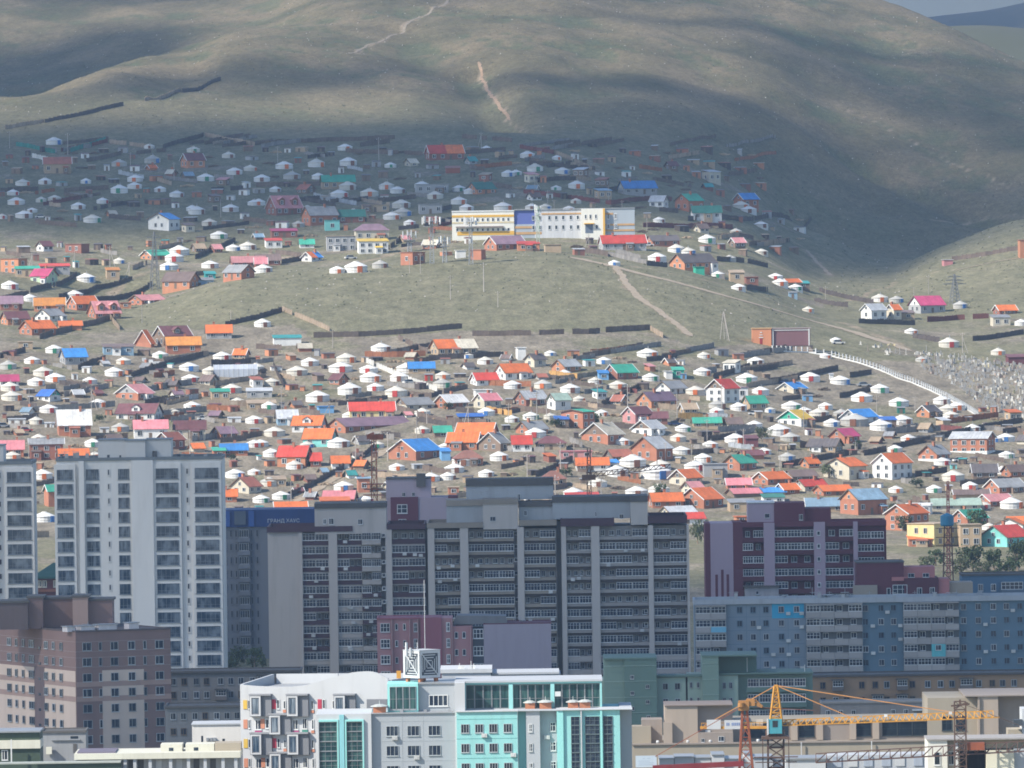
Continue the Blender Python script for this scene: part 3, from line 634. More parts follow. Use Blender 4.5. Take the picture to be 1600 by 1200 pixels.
for r in range(6): B.win(1276, 832 + r * 20.2, 1281.5, 839 + r * 20.2, -0.31, 0, fw=0.12)
B.box('penthouse', 1169, 788, 1210, 818, 1.2, 12, lil); B.box('penthouse', 1210, 787.5, 1258, 818, 1.0, 13, mar); B.box('penthouse', 1258, 797, 1299, 821, 2, 13, mar)
B.box('roof_cap', 1168, 785.5, 1211, 787.5, 1.0, 12.2, WHITE); B.win(1195, 804, 1203, 811, 1.19, 0); B.win(1249, 806, 1255, 815, 0.99, 1, glass=GLASS_D)
B.box('balcony_slab', 1162, 918, 1215, 937, -1.6, 1.0, mat((0.36, 0.35, 0.36), 0.8, rand=0)); B.box('canopy', 1160, 916, 1216, 918, -2.2, 1.4, capd); B.win(1180, 925, 1183, 934, -1.61, 0, sub=False)
# low maroon and pink house beside it
B = Bld('low_block', 'low maroon and pink block tucked behind the roof of the blue grey block', 'building', 2085, 1365, 880)
pink = mat((0.42, 0.17, 0.17), 0.85, 0.08, 0.15, 0.2, rand=0)
B.box('wall', 1338, 879, 1412, None, 0, 12, mar); B.box('upper_room', 1412, 887, 1461, 904, 1.5, 10, pink); B.box('wall', 1412, 904, 1466, None, -.6, 12, mard)
B.box('wall', 1393, 902, 1418, 908, -.5, -0.01, pink); B.box('wall', 1466, 906, 1483, None, 0, 10, pink); B.box('wall', 1483, 912, 1520, None, 1, 9, tanb)
for a in (1419, 1442): B.win(a, 897, a + 10, 903.5, 1.48, 1)
B.win(1394, 914, 1417, 929, -.52, 2, 0.5); B.win(1432, 919, 1440, 930, -.62, 1); B.win(1452, 919, 1460, 930, -.62, 1); B.win(1385, 919, 1391, 930, -.02, 0)
B.box('store', 1332, 914, 1370, None, -1.5, -0.01, tanb); B.roof_edge(1337, 877.5, 1413, 879.5, 12.2, capd)
B = Bld('apartment_block', 'blue painted block just showing behind the roof at the edge, with a dark balcony', 'apartment block', 2110, 1500, 900)
blu = mat((0.08, 0.16, 0.24), 0.85, 0.06, 0.2, 0.15, rand=0)
B.box('wall', 1503, 899, 1660, None, 0, 12, blu); B.roof_edge(1502, 897, 1661, 900, 12.2, capd)
for a in (1528, 1548): B.win(a, 913, a + 8, 924, 0, 1)
B.balcony(1563, 922, 1600, 929, 0, 1.2, mat((0.1, 0.14, 0.18), 0.8)); B.win(1564, 910, 1598, 922, -1.0, 4, 0.5)

# long blue grey block
B = Bld('apartment_block', 'long blue grey panel apartment block with pale cornice and a bright cyan patch', 'apartment block', 1950, 1085, 938)
pan = mat((0.20, 0.25, 0.295), 0.85, 0.07, 0.25, 0.15, rand=0); pand = mat((0.105, 0.172, 0.222), 0.85, 0.07, 0.25, 0.15, rand=0); loggia = mat((0.32, 0.30, 0.285), 0.85, 0.1, 0.3, 0.3); cyan = mat((0.03, 0.32, 0.50), 0.7, 0.05, 0.1, rand=0)  # right-hand panels darkened, partly to imitate the dim corner
B.box('wall', 1085, 944, 1348, None, 0, 13, pan); B.box('wall', 1348, 944, 1640, None, 0.02, 13, pand)
B.roof_edge(1084, 937, 1641, 945, 13.3, mat((0.36, 0.38, 0.40), 0.8, 0.08, 0.3, 0.4, rand=0), -0.55, 'cornice')
B.box('painted_panel', 1206, 944.5, 1256, 968, -0.06, -0.001, cyan)
def cyanwin(): pass
for xs, m0 in (((1151,1172,1192,1216,1240), -0.061), ((1347.5,1372,1391.5), 0), ((1501,1524,1547.5,1568,1589,1612), 0)):
    for a in xs:
        for r in range(6):
            y = 949 + r * 21.3
            hid = rnd.random() < .35
            B.win(a, y, a + 9, y + 10.2, -0.06 if (a in (1216, 1240) and r == 0) else 0, 1, 0, fw=0.09, frame=FRG if rnd.random() < .6 else pand)
for r in range(1, 6):
    B.box('panel_joint', 1134.5, 944 + r * 21.3 - .4, 1257, 944 + r * 21.3 + .2, -0.015, -0.001, pand)
for a in (1166, 1187, 1231): B.box('panel_joint', a - .3, 945, a + .3, None, -0.014, -0.001, pand)
for ci, (a, b, n) in enumerate(((1086, 1134, 2), (1259, 1347, 4), (1411, 1498, 4))):
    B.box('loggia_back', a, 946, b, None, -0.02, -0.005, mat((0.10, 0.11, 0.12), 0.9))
    for r in range(6):
        y = 947.5 + r * 21.3; seg = (b - a) / n
        B.box('balcony_slab', a, y - 1.7, b, y - .2, -1.4, -.03, loggia)
        for k in range(n):
            m = loggia
            if ci == 0 and r == 1 and k == 1: m = mat((0.16, 0.42, 0.55), 0.7, rand=0)
            if ci == 2 and r == 3 and k == 2:
                m = mat((0.10, 0.42, 0.45), 0.7, rand=0); B.box('balcony_box', a + k*seg, y - .1, a + (k+1)*seg, y + 11, -1.45, -.1, m); B.win(a + k*seg + 6, y + 1, a + k*seg + 15, y + 9.5, -1.46, 1); B.balcony(a + k*seg, y + 11, a + (k+1)*seg, y + 19.4, -0.03, 1.4, m); continue
            B.balcony(a + k * seg + .15, y + 11, a + (k + 1) * seg - .15, y + 19.4, -0.03, 1.25, m)
            if rnd.random() < .7: B.win(a + k * seg + .5, y + .5, a + (k + 1) * seg - .5, y + 10.8, -1.1, 3, 0.55, fw=0.06, name='balcony_glazing', glass=GLASS if rnd.random() < .6 else GLASS_D)
            else: B.win(a + k * seg + 4, y + 1.5, a + k * seg + 13, y + 10.5, -0.03, 1)

for _ in range(26): B.ac(rnd.choice((1162,1182,1204,1228,1249,1360,1383,1403,1512,1536,1558,1579)), 963 + rnd.randrange(5) * 21.3, -.02)
# brown and beige block on the left
brn = mat((0.235, 0.155, 0.14), 0.85, 0.07, 0.12, 0.2, rand=0); brn2 = mat((0.37, 0.255, 0.215), 0.85, 0.07, 0.12, 0.2, rand=0); crm = mat((0.60, 0.475, 0.39), 0.85, 0.06, 0.12, 0.2, rand=0); mort = mat((0.36, 0.30, 0.28), 0.85, rand=0)
A25 = R(24)
B = Bld('apartment_block', 'brown and beige brick apartment block with banded walls in the lower left corner', 'apartment block', 1830, 118, 988, A25)
WW = B.X(264); LL = 62.0
mb = MB().box(0, 0, 0, WW, LL, B.Z(988)); obj('wall', mb.mesh('wall', [brn]), B.o)
B.roof_edge(117.5, 985.5, 264.5, 988, LL + .3, mat((0.11, 0.09, 0.09), 0.8, rand=0), -0.25)
for t in (1003, 1018.5, 1028, 1043): B.box('band_course', 118, t, 264, t + .5, -0.03, -0.001, mort)
B.box('beige_panel', 158, 1049, 222, None, -0.06, -0.001, crm)
for t in (1066, 1089): B.box('band', 118, t, 264, t + 8, -0.09, -0.061, brn2)
for a, b, nv in ((128,142,1),(153,158,0),(171,183,1),(198,209,1),(221.5,226.5,0),(240,253,1)):
    for r in range(9):
        y = 1004.5 + r * 24.3
        B.win(a, y, b, y + 13, -0.09 if r > 2 and 158 < a < 222 else -0.095 if False else -0.061 if r > 1 and 158 < a < 222 else 0, nv, 0, fw=0.055, frame=FRG)
# its other face, running back to the left: local x = 0 plane, along +y
kf = B.k / math.sin(A25)
def fy(px): return (118 - px) * kf * 1.02
def side(name, xa, ya, xb, yb, t, m):
    z1, z0 = B.Z(ya), 0 if yb is None else B.Z(yb)
    return obj(name, MB().box(-t, fy(xb), z0, -0.001 if t < .08 else -.05, fy(xa), z1).mesh(name, [m]), B.o)
for a, b in ((64, 117), (-30, 47)):
    side('beige_panel', a, 1049, b, None, 0.05, crm)
for t in (1066, 1089): side('band', -30, t, 118, t + 8, 0.08, brn2)
side('stair_panel', 47, 1047, 64, None, 0.12, mat((0.15, 0.11, 0.11), 0.85, rand=0))
for t in (1003, 1018.5, 1028, 1043): side('band_course', -30, t, 118, t + .5, 0.03, mort)
for a, b, nv in ((0,7,1),(14,18,0),(26,30,0),(38,46.5,1),(64.5,70.5,1),(78,82.5,0),(91,96,0)):
    for r in range(9):
        y = 1006 + r * 24.3
        window(B.o, -0.13 if r > 1 else -0.04, B.Z(y + 12), fy(a) - fy(b), 12 * B.k, fy(a), nv, 0, rz=R(-90), fw=0.06, frame=FRG)
for r in range(7): window(B.o, -0.13, B.Z(1020 + r * 24.3), 1.2, 0.5, fy(54), 0, rz=R(-90), sub=False)
# stair heads and tanks on its roof
for a, b, t, f, d, m in ((-40,38,950.5,10,40,mat((0.13,0.10,0.10),.85,rand=0)),(38,61,944,12,30,brn),(61,108,947.5,16,34,brn),(108,132,944,12,26,brn2),(132,170,950,14,30,brn)):
    c0 = unproj(a, t, B.D + f); q = empty; X0 = (a - 118) * B.k; X1 = (b - 118) * B.k
    o = obj('stair_head', MB().box(0, 0, B.Z(988) + .1, X1 - X0, 9, B.Z(t) + .6).mesh('stair_head', [m]), B.o, Vector((X0, f + 4, 0)).xyz if False else (X0 * math.cos(A25) + (f + 4) * math.sin(A25), -X0 * math.sin(A25) + (f + 4) * math.cos(A25), 0), -A25)
    obj('roof_cap', MB().box(-.3, -.3, B.Z(t) + .601, X1 - X0 + .3, 9.3, B.Z(t) + 1.0).mesh('roof_cap', [capd]), o)
for a, b, t in ((110,122,980),(131,152,979.5),(158.5,186,978.5),(205,220,977)):
    X0 = (a - 118) * B.kx; X1 = (b - 118) * B.kx
    o = obj('roof_vent', MB().box(X0, 1.5, B.Z(988) + .02, X1, 4, B.Z(t)).mesh('roof_vent', [mat((0.6, 0.56, 0.55), 0.8, rand=0)]), B.o)
    obj('vent_cap', MB().box(X0 - .2, 1.3, B.Z(t) + .01, X1 + .2, 4.2, B.Z(t) + .15).mesh('vent_cap', [STEEL]), o)

# old five storey blocks in the shade
def old_block(label, D, x0, x1, top, wall, cols, rows, pitch, balc=(), seed=1, ax=None):
    B = Bld('apartment_block', label, 'apartment block', D, x0 if ax is None else ax, top); r_ = random.Random(seed)
    B.box('wall', x0, top + 3, x1, None, 0, 12, wall); B.roof_edge(x0 - 1, top, x1 + 1, top + 3.2, 12.2, capd, -0.5, 'eaves')
    for r in range(rows):
        y = top + 11 + r * pitch
        for i, a in enumerate(cols):
            if any(bx <= a <= bx2 and r == br for bx, bx2, br in balc): continue
            B.win(a, y, a + 9, y + 11, 0, 1, 0, fw=0.08, glass=GLASS_D if r_.random() < .6 else GLASS, frame=FRG if r_.random() < .6 else WOOD)
    for bx, bx2, br in balc:
        y = top + 11 + br * pitch
        B.balcony(bx, y + 7, bx2, y + 14, 0, 1.1, mat((0.16, 0.14, 0.13), 0.9)); B.win(bx + 1, y - 2, bx2 - 1, y + 7, -0.95, 3, 0.5, glass=GLASS_D, fw=0.06); B.box('balcony_roof', bx - 1, y - 4, bx2 + 1, y - 2.6, -1.3, 0, capd)
    return B
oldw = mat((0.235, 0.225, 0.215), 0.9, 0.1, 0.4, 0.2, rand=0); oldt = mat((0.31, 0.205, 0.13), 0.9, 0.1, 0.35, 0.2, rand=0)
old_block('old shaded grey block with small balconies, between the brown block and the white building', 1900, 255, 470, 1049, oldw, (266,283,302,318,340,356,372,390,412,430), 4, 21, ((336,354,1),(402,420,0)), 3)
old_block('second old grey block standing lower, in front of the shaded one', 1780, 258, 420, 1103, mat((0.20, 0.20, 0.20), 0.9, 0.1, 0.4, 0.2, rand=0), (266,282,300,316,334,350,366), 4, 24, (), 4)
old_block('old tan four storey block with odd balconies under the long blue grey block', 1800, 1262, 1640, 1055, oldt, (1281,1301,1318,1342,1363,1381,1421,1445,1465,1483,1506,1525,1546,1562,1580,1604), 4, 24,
          ((1300,1318,0),(1362,1380,1),(1401,1418,0),(1400,1418,1),(1466,1484,1),(1500,1520,0),(1560,1580,1)), 5)
B2 = Bld('extension_block', 'grey rendered extension with a low roof below the tan four storey block', 'building', 1740, 1290, 1098)
B2.box('wall', 1283, 1099, 1452, None, 0, 8, mat((0.24, 0.225, 0.215), 0.9, rand=0)); B2.roof_edge(1282, 1096.5, 1453, 1099.5, 8.2, mat((0.3, 0.28, 0.26), 0.9, rand=0)); 
for a in (1290, 1310, 1330, 1392, 1412): B2.win(a, 1110, a + 7, 1120, 0, 1, glass=GLASS_D)
B2.box('canopy', 1425, 1110, 1446, 1112, -1.4, 0, WHITE)

# pink school like block in front of the main block
B = Bld('apartment_block', 'pink rendered building with a blank lilac gable in front of the long beige block', 'building', 1900, 589, 967)
pk = mat((0.37, 0.195, 0.20), 0.85, 0.06, 0.15, 0.2, rand=0); pkd = mat((0.27, 0.10, 0.125), 0.85, 0.06, 0.15, 0.2, rand=0); lw = mat((0.325, 0.285, 0.33), 0.85, 0.05, 0.15, 0.3, rand=0); pkt = mat((0.42, 0.27, 0.26), 0.85, rand=0)
B.box('wall', 589, 968, 657, None, 0, 12, pk); B.box('wall', 657, 966, 690, None, -0.6, 12, pkd); B.box('wall', 690, 967, 707, None, -0.2, 12, pk); B.box('wall', 707, 980, 738, None, -0.3, 12, pk)
B.box('gable_wall', 755.5, 978, 861, None, -0.4, 14, lw); B.box('stair_glazing', 738, 984, 755.5, None, 0.2, 12, mat((0.05, 0.06, 0.08), 0.5))
for a in (594, 646, 697): 
    for r in range(4): B.win(a, 974 + r * 25, a + (15 if a == 594 else 6), 988 + r * 25, -0.21 if a == 697 else -.02, 2 if a == 594 else 1, 0.5)
for a in (617, 629.5): 
    for r in range(4): B.win(a, 975 + r * 26, a + 4.5, 985 + r * 26, 0, 0)
for a in (710, 722): 
    for r in range(3): B.win(a, 989 + r * 27, a + 5.5, 999 + r * 27, -.3, 0)
for r in range(3): B.win(739, 985 + r * 27, 755, 1000 + r * 27, .19, 2, 0.5)
for a in (612, 640, 653, 706, 735): B.box('pilaster', a - .6, 968 if a < 707 else 981, a + .6, None, -0.75, 0 if a < 700 else -.3, pkt)
gp = [(708,978),(714,964),(790,966),(793,979)]
pts = [(B.X(a), B.Z(y)) for a, y in gp]; n = len(pts)
obj('roof', MB().add([(x, 2, z) for x, z in pts] + [(x, 11, z) for x, z in pts], [(0,1,2,3),(7,6,5,4),(0,4,5,1),(1,5,6,2),(2,6,7,3),(3,7,4,0)]).mesh('roof', [mat((0.17, 0.175, 0.18), 0.8, 0.1, 0.3, rand=0)]), B.o)
B.roof_edge(755, 976.5, 861.5, 979, 14.2, mar); B.roof_edge(588.5, 965.5, 658, 968, 12.2, pkd)

# green block
B = Bld('apartment_block', 'green apartment block with stepped darker towers behind the tan roofs and the cranes', 'apartment block', 1745, 943, 1030)
gl = mat((0.255, 0.335, 0.285), 0.85, 0.06, 0.15, 0.2, rand=0); gd = mat((0.115, 0.185, 0.16), 0.85, 0.06, 0.15, 0.2, rand=0); gm_ = mat((0.175, 0.255, 0.215), 0.85, 0.06, 0.15, 0.2, rand=0); gline = mat((0.32, 0.42, 0.37), 0.8, rand=0)
for a, b, t, f, m in ((925,943.5,1063,0.5,gl),(943.5,975,1029,-1.2,gm_),(975,1025.5,1029,-1.8,gd),(1025.5,1071,1060,0.4,gl),(1074,1097,1058,0.4,gl),(1097,1122.5,1027,-1.2,gm_),(1122.5,1183,1027,4,gd),(1122.5,1153,1058,0.3,gl),(1153,1270,1058,1.6,gm_)):
    B.box('wall', a, t, b, None, f, 14, m)
B.box('service_gap', 1071, 1062, 1074, None, 1.5, 12, capd)
for a, b, t, f, d in ((943,1026,1027.5,-2.0,14.2),(1096.5,1183.5,1025.5,-1.4,14.2),(1026,1096.3,1056.5,-.2,3.9),(1123,1270.5,1054.5,-.2,14.3)): B.box('roof_cap', a, t, b, t + 2.4, f, d, gd)
for y in (1040, 1064, 1089, 1113): B.box('course', 943.5, y, 1025.5, y + .6, -1.9, -1.81, gline)
for y in (1038, 1063, 1087): B.box('course', 1097, y, 1122.5, y + .6, -1.3, -1.21, gline)
for a in (927, 934): 
    for r in range(4): B.win(a, 1071 + r * 24, a + 5, 1081 + r * 24, .5, 1, frame=FRG)
for a in (1035, 1054): 
    for r in range(4): B.win(a, 1069 + r * 24, a + 8.5, 1079.5 + r * 24, .4, 1, glass=GLASS_D, frame=FRG)
for a in (1077, 1088): 
    for r in range(4): B.win(a, 1068 + r * 24, a + 4.5, 1077 + r * 24, .4, 1, frame=FRG)
for a in (1128.5, 1138.5): 
    for r in range(4): B.win(a, 1069 + r * 24, a + 5.5, 1079 + r * 24, .3, 1, frame=FRG)
for a, y in ((984,1055),(1008,1070),(984,1080),(1008,1094),(984,1104),(1009,1118)): B.win(a, y, a + 6, y + 6, -1.81, 1)
for r in range(4):
    y = 1064 + r * 24.5
    for k in range(5): B.win(1168 + k * 18.2, y, 1185.6 + k * 18.2, y + 12.5, 0.4, 3, 0.55, fw=0.05, name='balcony_glazing')
    B.balcony(1166, y + 12.6, 1260, y + 21, 1.6, 1.3, gd)
for a, y in ((1168, 1040), (1258, 1052)): obj('aerial', MB().bar((B.X(a), 3, B.Z(y + 26)), (B.X(a), 3, B.Z(y - 8)), 0.12).mesh('aerial', [WHITE]), B.o)

# vents, aerials and dishes on the flat roofs
r9 = random.Random(9)
for (D_, a0, a1, y, lab) in ((2008, 95, 150, 717, 0), (2008, 270, 340, 717, 0), (1838, 130, 255, 987, 1), (1958, 1100, 1590, 937, 2), (1908, 760, 855, 977, 3)):
    k = 0
    for _ in range(7 if a1 - a0 < 300 else 22):
        a = r9.uniform(a0, a1); P = unproj(a, y, D_ + 2); q = [o for o in bpy.data.objects if o.parent is None and o.get('category') in ('apartment tower', 'apartment block', 'building') and abs(o.location.y - D_) < 13 and o.location.x - 8 < P.x]
        if not q: continue
        q = max(q, key=lambda o: o.location.x); L_ = q.matrix_basis.inverted() @ (P + Vector((0, r9.uniform(.5, 4), 0))); t = r9.random(); mb = MB()
        if t < .5: mb.box(-.35, -.3, -.3, .35, .3, r9.uniform(.7, 1.3)).box(-.45, -.4, 1.31, .45, .4, 1.4)
        elif t < .8: mb.bar((0, 0, -.3), (0, 0, r9.uniform(1.5, 3.4)), .09).bar((-.5, 0, 1.3), (.5, 0, 1.3), .06)
        else: mb.lathe([(.08, -.3), (.08, .5), (.5, .7), (.62, .95)], 10)
        nm = 'roof_vent' if t < .5 else 'aerial' if t < .8 else 'dish'; obj(nm, mb.mesh(nm, [CONC if t < .5 else STEEL]), q, L_)
# ------------------------------------------------------------------ the sunlit complex in front
wht = mat((0.50, 0.51, 0.515), 0.75, 0.04, 0.10, 0.2, rand=0); wht2 = mat((0.43, 0.445, 0.46), 0.8, 0.05, 0.12, 0.2, rand=0); gry = mat((0.36, 0.385, 0.405), 0.8, 0.04, 0.10, 0.2, rand=0)
turq = mat((0.29, 0.60, 0.575), 0.7, 0.06, 0.22, 0.3, rand=0); turq2 = mat((0.30, 0.66, 0.62), 0.7, 0.04, 0.1, 0.3, rand=0); bay_g = mat((0.175, 0.18, 0.195), 0.8, 0.04, 0.1, rand=0)
JFR = mat((0.40, 0.43, 0.44), 0.5, rand=0.15)
brk = mat((0.42, 0.17, 0.09), 0.9, 0.12, 0.2, 1.5)
D1 = 1560.0; AJ = R(-13)
B = Bld('apartment_building', 'white building with a wavy roof parapet and jutting grey window boxes, beside the turquoise front', 'apartment building', D1, 375, 1069, AJ)
def prof(px):   # wavy parapet, photo row over column
    return float(np.interp(px, [375, 400, 430, 455, 478, 500, 530, 555, 575, 587, 598, 612], [1069.5, 1072, 1073, 1073.2, 1071, 1065, 1056, 1050.5, 1049.5, 1050.5, 1056, 1063]))
mb = MB(); xs = list(range(375, 613, 8)); T = 0.4; n = len(xs); v = []
for q in xs: X = B.X(q); z = B.Z(prof(q)); v += [(X, 0, 0), (X, 0, z), (X, T, z), (X, T, 0)]
f = []
for i in range(n - 1):
    a = 4 * i; b = a + 4; f += [(a, b, b+1, a+1), (a+1, b+1, b+2, a+2), (a+2, b+2, b+3, a+3)]
f += [(0, 1, 2, 3), (4*n-4, 4*n-1, 4*n-2, 4*n-3)]
obj('wall', mb.add(v, f).mesh('wall', [mat((0.46, 0.465, 0.47), 0.75, 0.05, 0.25, 0.2, rand=0)]), B.o)
XR = B.X(612); zr = B.Z(1078); dep = 20.0
obj('roof_deck', MB().box(.01, T + .01, 0, XR - .01, dep, zr).mesh('roof_deck', [mat((0.30, 0.31, 0.32), 0.9, 0.1, 0.4, rand=0)]), B.o)
def para(name, p, q, z0, z1, m, t=.4):
    p, q = Vector((*p, 0)), Vector((*q, 0)); d = (q - p); nn = Vector((-d.y, d.x, 0)).normalized() * t
    vs = [p, q, q + nn, p + nn]
    return obj(name, MB().add([(a.x, a.y, zr + .01) for a in vs] + [(a.x, a.y, z0 if i in (0, 3) else z1) for i, a in enumerate(vs)], [(0,3,2,1),(4,5,6,7),(0,1,5,4),(1,2,6,5),(2,3,7,6),(3,0,4,7)]).mesh(name, [m]), B.o)
para('parapet', (0.45, T + .02), (0.45, dep), B.Z(1069), B.Z(1063), wht2)
para('parapet', (0.9, dep - .4), (11, dep - .4), B.Z(1062.5), B.Z(1062), wht); para('parapet', (11.1, dep - .4), (XR - .5, dep - .4), B.Z(1062), B.Z(1062), wht2)
para('parapet', (XR - .02, T + .02), (XR - .02, dep - .5), B.Z(1063), B.Z(1066), wht2)
mwin = {'y': mat((0.55, 0.36, 0.06), 0.6, rand=0), 'o': mat((0.48, 0.20, 0.12), 0.6, rand=0), 'r': mat((0.42, 0.04, 0.07), 0.6, rand=0), 'm': mat((0.34, 0.06, 0.16), 0.6, rand=0), 'g': mat((0.05, 0.22, 0.17), 0.6, rand=0)}
jw = mat((0.46, 0.465, 0.47), 0.75, 0.05, 0.25, 0.2, rand=0)
def jbay(x0, x1, y0, y1):
    X0, X1 = B.X(x0), B.X(x1); z0, z1 = B.Z(y1), B.Z(y0); d = 1.0; XR_ = B.X(x1 + 14.5)
    o = obj('window_box', MB().box(X0, -d, z0, X1, -.001, z1).mesh('window_box', [bay_g]), B.o)
    obj('side_panel', MB().box(X1 + .002, -.55, z0, XR_, -.002, z1 - .05).mesh('side_panel', [bay_g]), o)
    obj('lintel', MB().box(X0 - .1, -d - .1, z1 + .001, XR_ + .05, -.002, z1 + .25).mesh('lintel', [mat((0.25, 0.255, 0.27), .8, rand=0)]), o)
    fr = MB(); t = .24; w = X1 - X0
    fr.box(X0+.1, -d-.12, z0+.1, X0+.1+t, -d-.001, z1-.1).box(X1-.1-t, -d-.12, z0+.1, X1-.1, -d-.001, z1-.1).box(X0+.1+t, -d-.12, z0+.1, X1-.1-t, -d-.001, z0+.1+t).box(X0+.1+t, -d-.12, z1-.1-t, X1-.1-t, -d-.001, z1-.1)
    obj('surround', fr.mesh('surround', [jw]), o)
    window(o, X0 + .5, z0 + .5, w - 1.0, z1 - z0 - 1.0, -d, 1, 0.3, sub=False, glass=GLASS_B)
for cx in (392, 450, 524):
    for ry in (1086.5, 1146.5):
        if cx == 524 and ry > 1100: continue
        jbay(cx, cx + 18.5, ry, ry + 33)
for cx in (422, 479.5):
    for ry in (1117, 1177):
        if cx == 422: jbay(cx, cx + 18.5, ry, ry + 31)
def jwin(x0, x1, y0, y1, c, where):
    B.win(x0, y0, x1, y1, 0, 1 if x1 - x0 > 7 else 0, fw=0.07)
    X0, X1 = B.X(x0), B.X(x1); z0, z1 = B.Z(y1), B.Z(y0)
    b = {'l': (X0 - .75, z0, X0 - .1, z1), 'b': (X0 - .05, z0 - .55, X1 + .05, z0 - .12)}[where]
    obj('reveal_panel', MB().box(b[0], -.12, b[1], b[2], -.001, b[3]).mesh('reveal_panel', [mwin[c]]), B.o)
for r in range(4):
    y = 1094 + r * 30.4
    jwin(387, 390.5, y, y + 14, 'yoyo'[r], 'l'); 
    if r % 2 == 0:
        jwin(432, 437, y - 1, y + 14, 'r', 'l'); jwin(442.5, 446.5, y + 1, y + 14, 'o', 'b'); jwin(486, 490.5, y + 1, y + 15, 'oyoy'[r], 'b'); 
        if r == 0: jwin(504, 509, y - 1, y + 14, 'r', 'l'); jwin(519.5, 523, y + 1, y + 14, 'o', 'b')
    else:
        jwin(398, 408, y, y + 16, 'm', 'b'); jwin(414, 420, y - 1, y + 14, 'o', 'l'); jwin(457, 466, y, y + 16, 'm', 'b'); jwin(472, 480, y - 2, y + 15, 'g', 'b'); jwin(486.5, 490.5, y, y + 16, 'o', 'b')
B.box('recess', 574, 1093, 606, 1118, -.3, -.001, bay_g)

B = Bld('office_building', 'turquoise, grey and white building with glazed upper storey, lowest in the middle of the picture', 'office building', 1535, 493, 1116)
B.box('wall', 580, 1117, 712, None, 0, 18, gry); B.box('wall', 654, 1073, 711, 1117, 3.5, 18, gry)
B.box('pylon', 494, 1116, 580, None, -0.8, 16, wht)
B.box('fin', 530, 1117, 537.5, None, -1.15, -0.801, mat((0.25, 0.55, 0.58), 0.6, rand=0))
for a, b in ((498, 526.5), (541, 566)):
    B.box('surround', a - 2.2, 1124.5, a, None, -1.15, -0.801, turq2 if a > 530 else wht); B.box('surround', b, 1124.5, b + 2.2, None, -1.15, -0.801, turq2); B.box('surround', a, 1124.5, b, 1127.5, -1.15, -0.801, turq2)
    for r in range(6): B.win(a + .3, 1128.5 + r * 15.2, b - .3, 1143 + r * 15.2, -0.8, 2, 0.5, fw=0.035, glass=GLASS_T, frame=STEEL)
for a in (603, 636, 669):
    for r in range(4): B.win(a, 1136 + r * 31, a + 19, 1152 + r * 31, 0, 2, 0, fw=0.045, frame=JFR)
for r in range(3): B.box('panel_joint', 580.5, 1128.5 + r * 31, 711, 1129.1 + r * 31, -.03, -.001, JFR); B.box('panel_joint', 713.6, 1126 + r * 30.5, 808.4, 1126.6 + r * 30.5, -1.63, -1.601, mat((0.12, 0.36, 0.34), .7, rand=0))
for a in (628, 661): B.box('panel_joint', a - .25, 1118, a + .25, None, -.025, -.001, JFR)
for a, y in ((612, 1158), (646, 1189), (752, 1155), (797, 1186), (850, 1160)): B.ac(a, y, -.03 if a < 712 else -1.63 if a < 810 else -.23)
for a in (625, 662, 700): B.box('roof_vent', a, 1112, a + 5, 1115.5, 1.5, 2.4, STEEL)
B.win(670, 1090, 700, 1108, 3.5, 3, 0, fw=0.07)
B.box('glass_room', 605.5, 1071.5, 653.5, 1116.8, 2.5, 12, turq2)
for k in range(4): B.win(609 + k * 10.4, 1076, 619.2 + k * 10.4, 1111.5, 2.5, 0, 0.45, fw=0.02, glass=GLASS_T, frame=STEEL)
B.roof_edge(579, 1115.5, 713, 1117.5, 18.2, STEEL, -.2) if False else B.box('coping', 580, 1115.6, 712, 1117, -.25, 3.4, STEEL)
B.box('coping', 653.8, 1071, 711, 1073, 3.3, 18.2, STEEL)
B.box('pilaster', 711, 1070, 727, None, -0.5, 18, wht)
B.box('upper_storey', 727, 1074, 941, 1115, 4.2, 18, mat((0.05, 0.10, 0.10), 0.6, rand=0)); B.box('roof_slab', 712, 1069, 942.5, 1072, 3.4, 18.4, wht2); B.box('fascia', 727, 1072.1, 941, 1075, 3.7, 18, turq)
for a, b in ((726.9, 728.5), (795.5, 802), (861, 867), (938.5, 941.5)): B.box('post', a, 1075.1, b, 1114, 3.6, 4.19, turq)
for a, b, n in ((728.5, 795.5, 5), (802, 861, 5), (867, 938.5, 6)):
    s_ = (b - a) / n
    for k in range(n): B.win(a + k * s_ + .2, 1076, a + (k + 1) * s_ - .2, 1113, 4.19, 0, 0.4, fw=0.018, glass=GLASS_T, frame=STEEL)
B.box('wall', 713.5, 1115, 808.5, None, -1.6, 16, turq); B.box('coping', 712.8, 1113.6, 810, 1115, -1.9, 4.0, wht)
for a in (720, 742, 764, 786.5):
    for r in range(4): B.win(a, 1134 + r * 30.5, a + 13, 1148 + r * 30.5, -1.6, 2, 0, fw=0.06, glass=GLASS_D, frame=JFR)
B.box('wall', 809, 1116, 822, None, 0, 16, turq); B.box('wall', 822, 1115, 843.5, None, -1.2, 16, wht2); B.box('wall', 843.5, 1115.5, 870, None, -.2, 16, gry)
for r in range(4): B.win(825.5, 1135 + r * 30.5, 832, 1148 + r * 30.5, -1.2, 1, 0.4, fw=0.1); B.win(859.5, 1133.5 + r * 30.5, 868.5, 1148 + r * 30.5, -.2, 1, 0.6, fw=0.08)
B.box('wall', 870, 1114.5, 880, None, -2.8, 16, turq2); B.box('bay', 880, 1114, 968.5, None, -2.5, 16, turq)
B.box('coping', 809.5, 1113.8, 880, 1115, -1.6, 4, wht2); B.box('coping', 869.5, 1112.6, 988, 1114, -3, 4, wht)
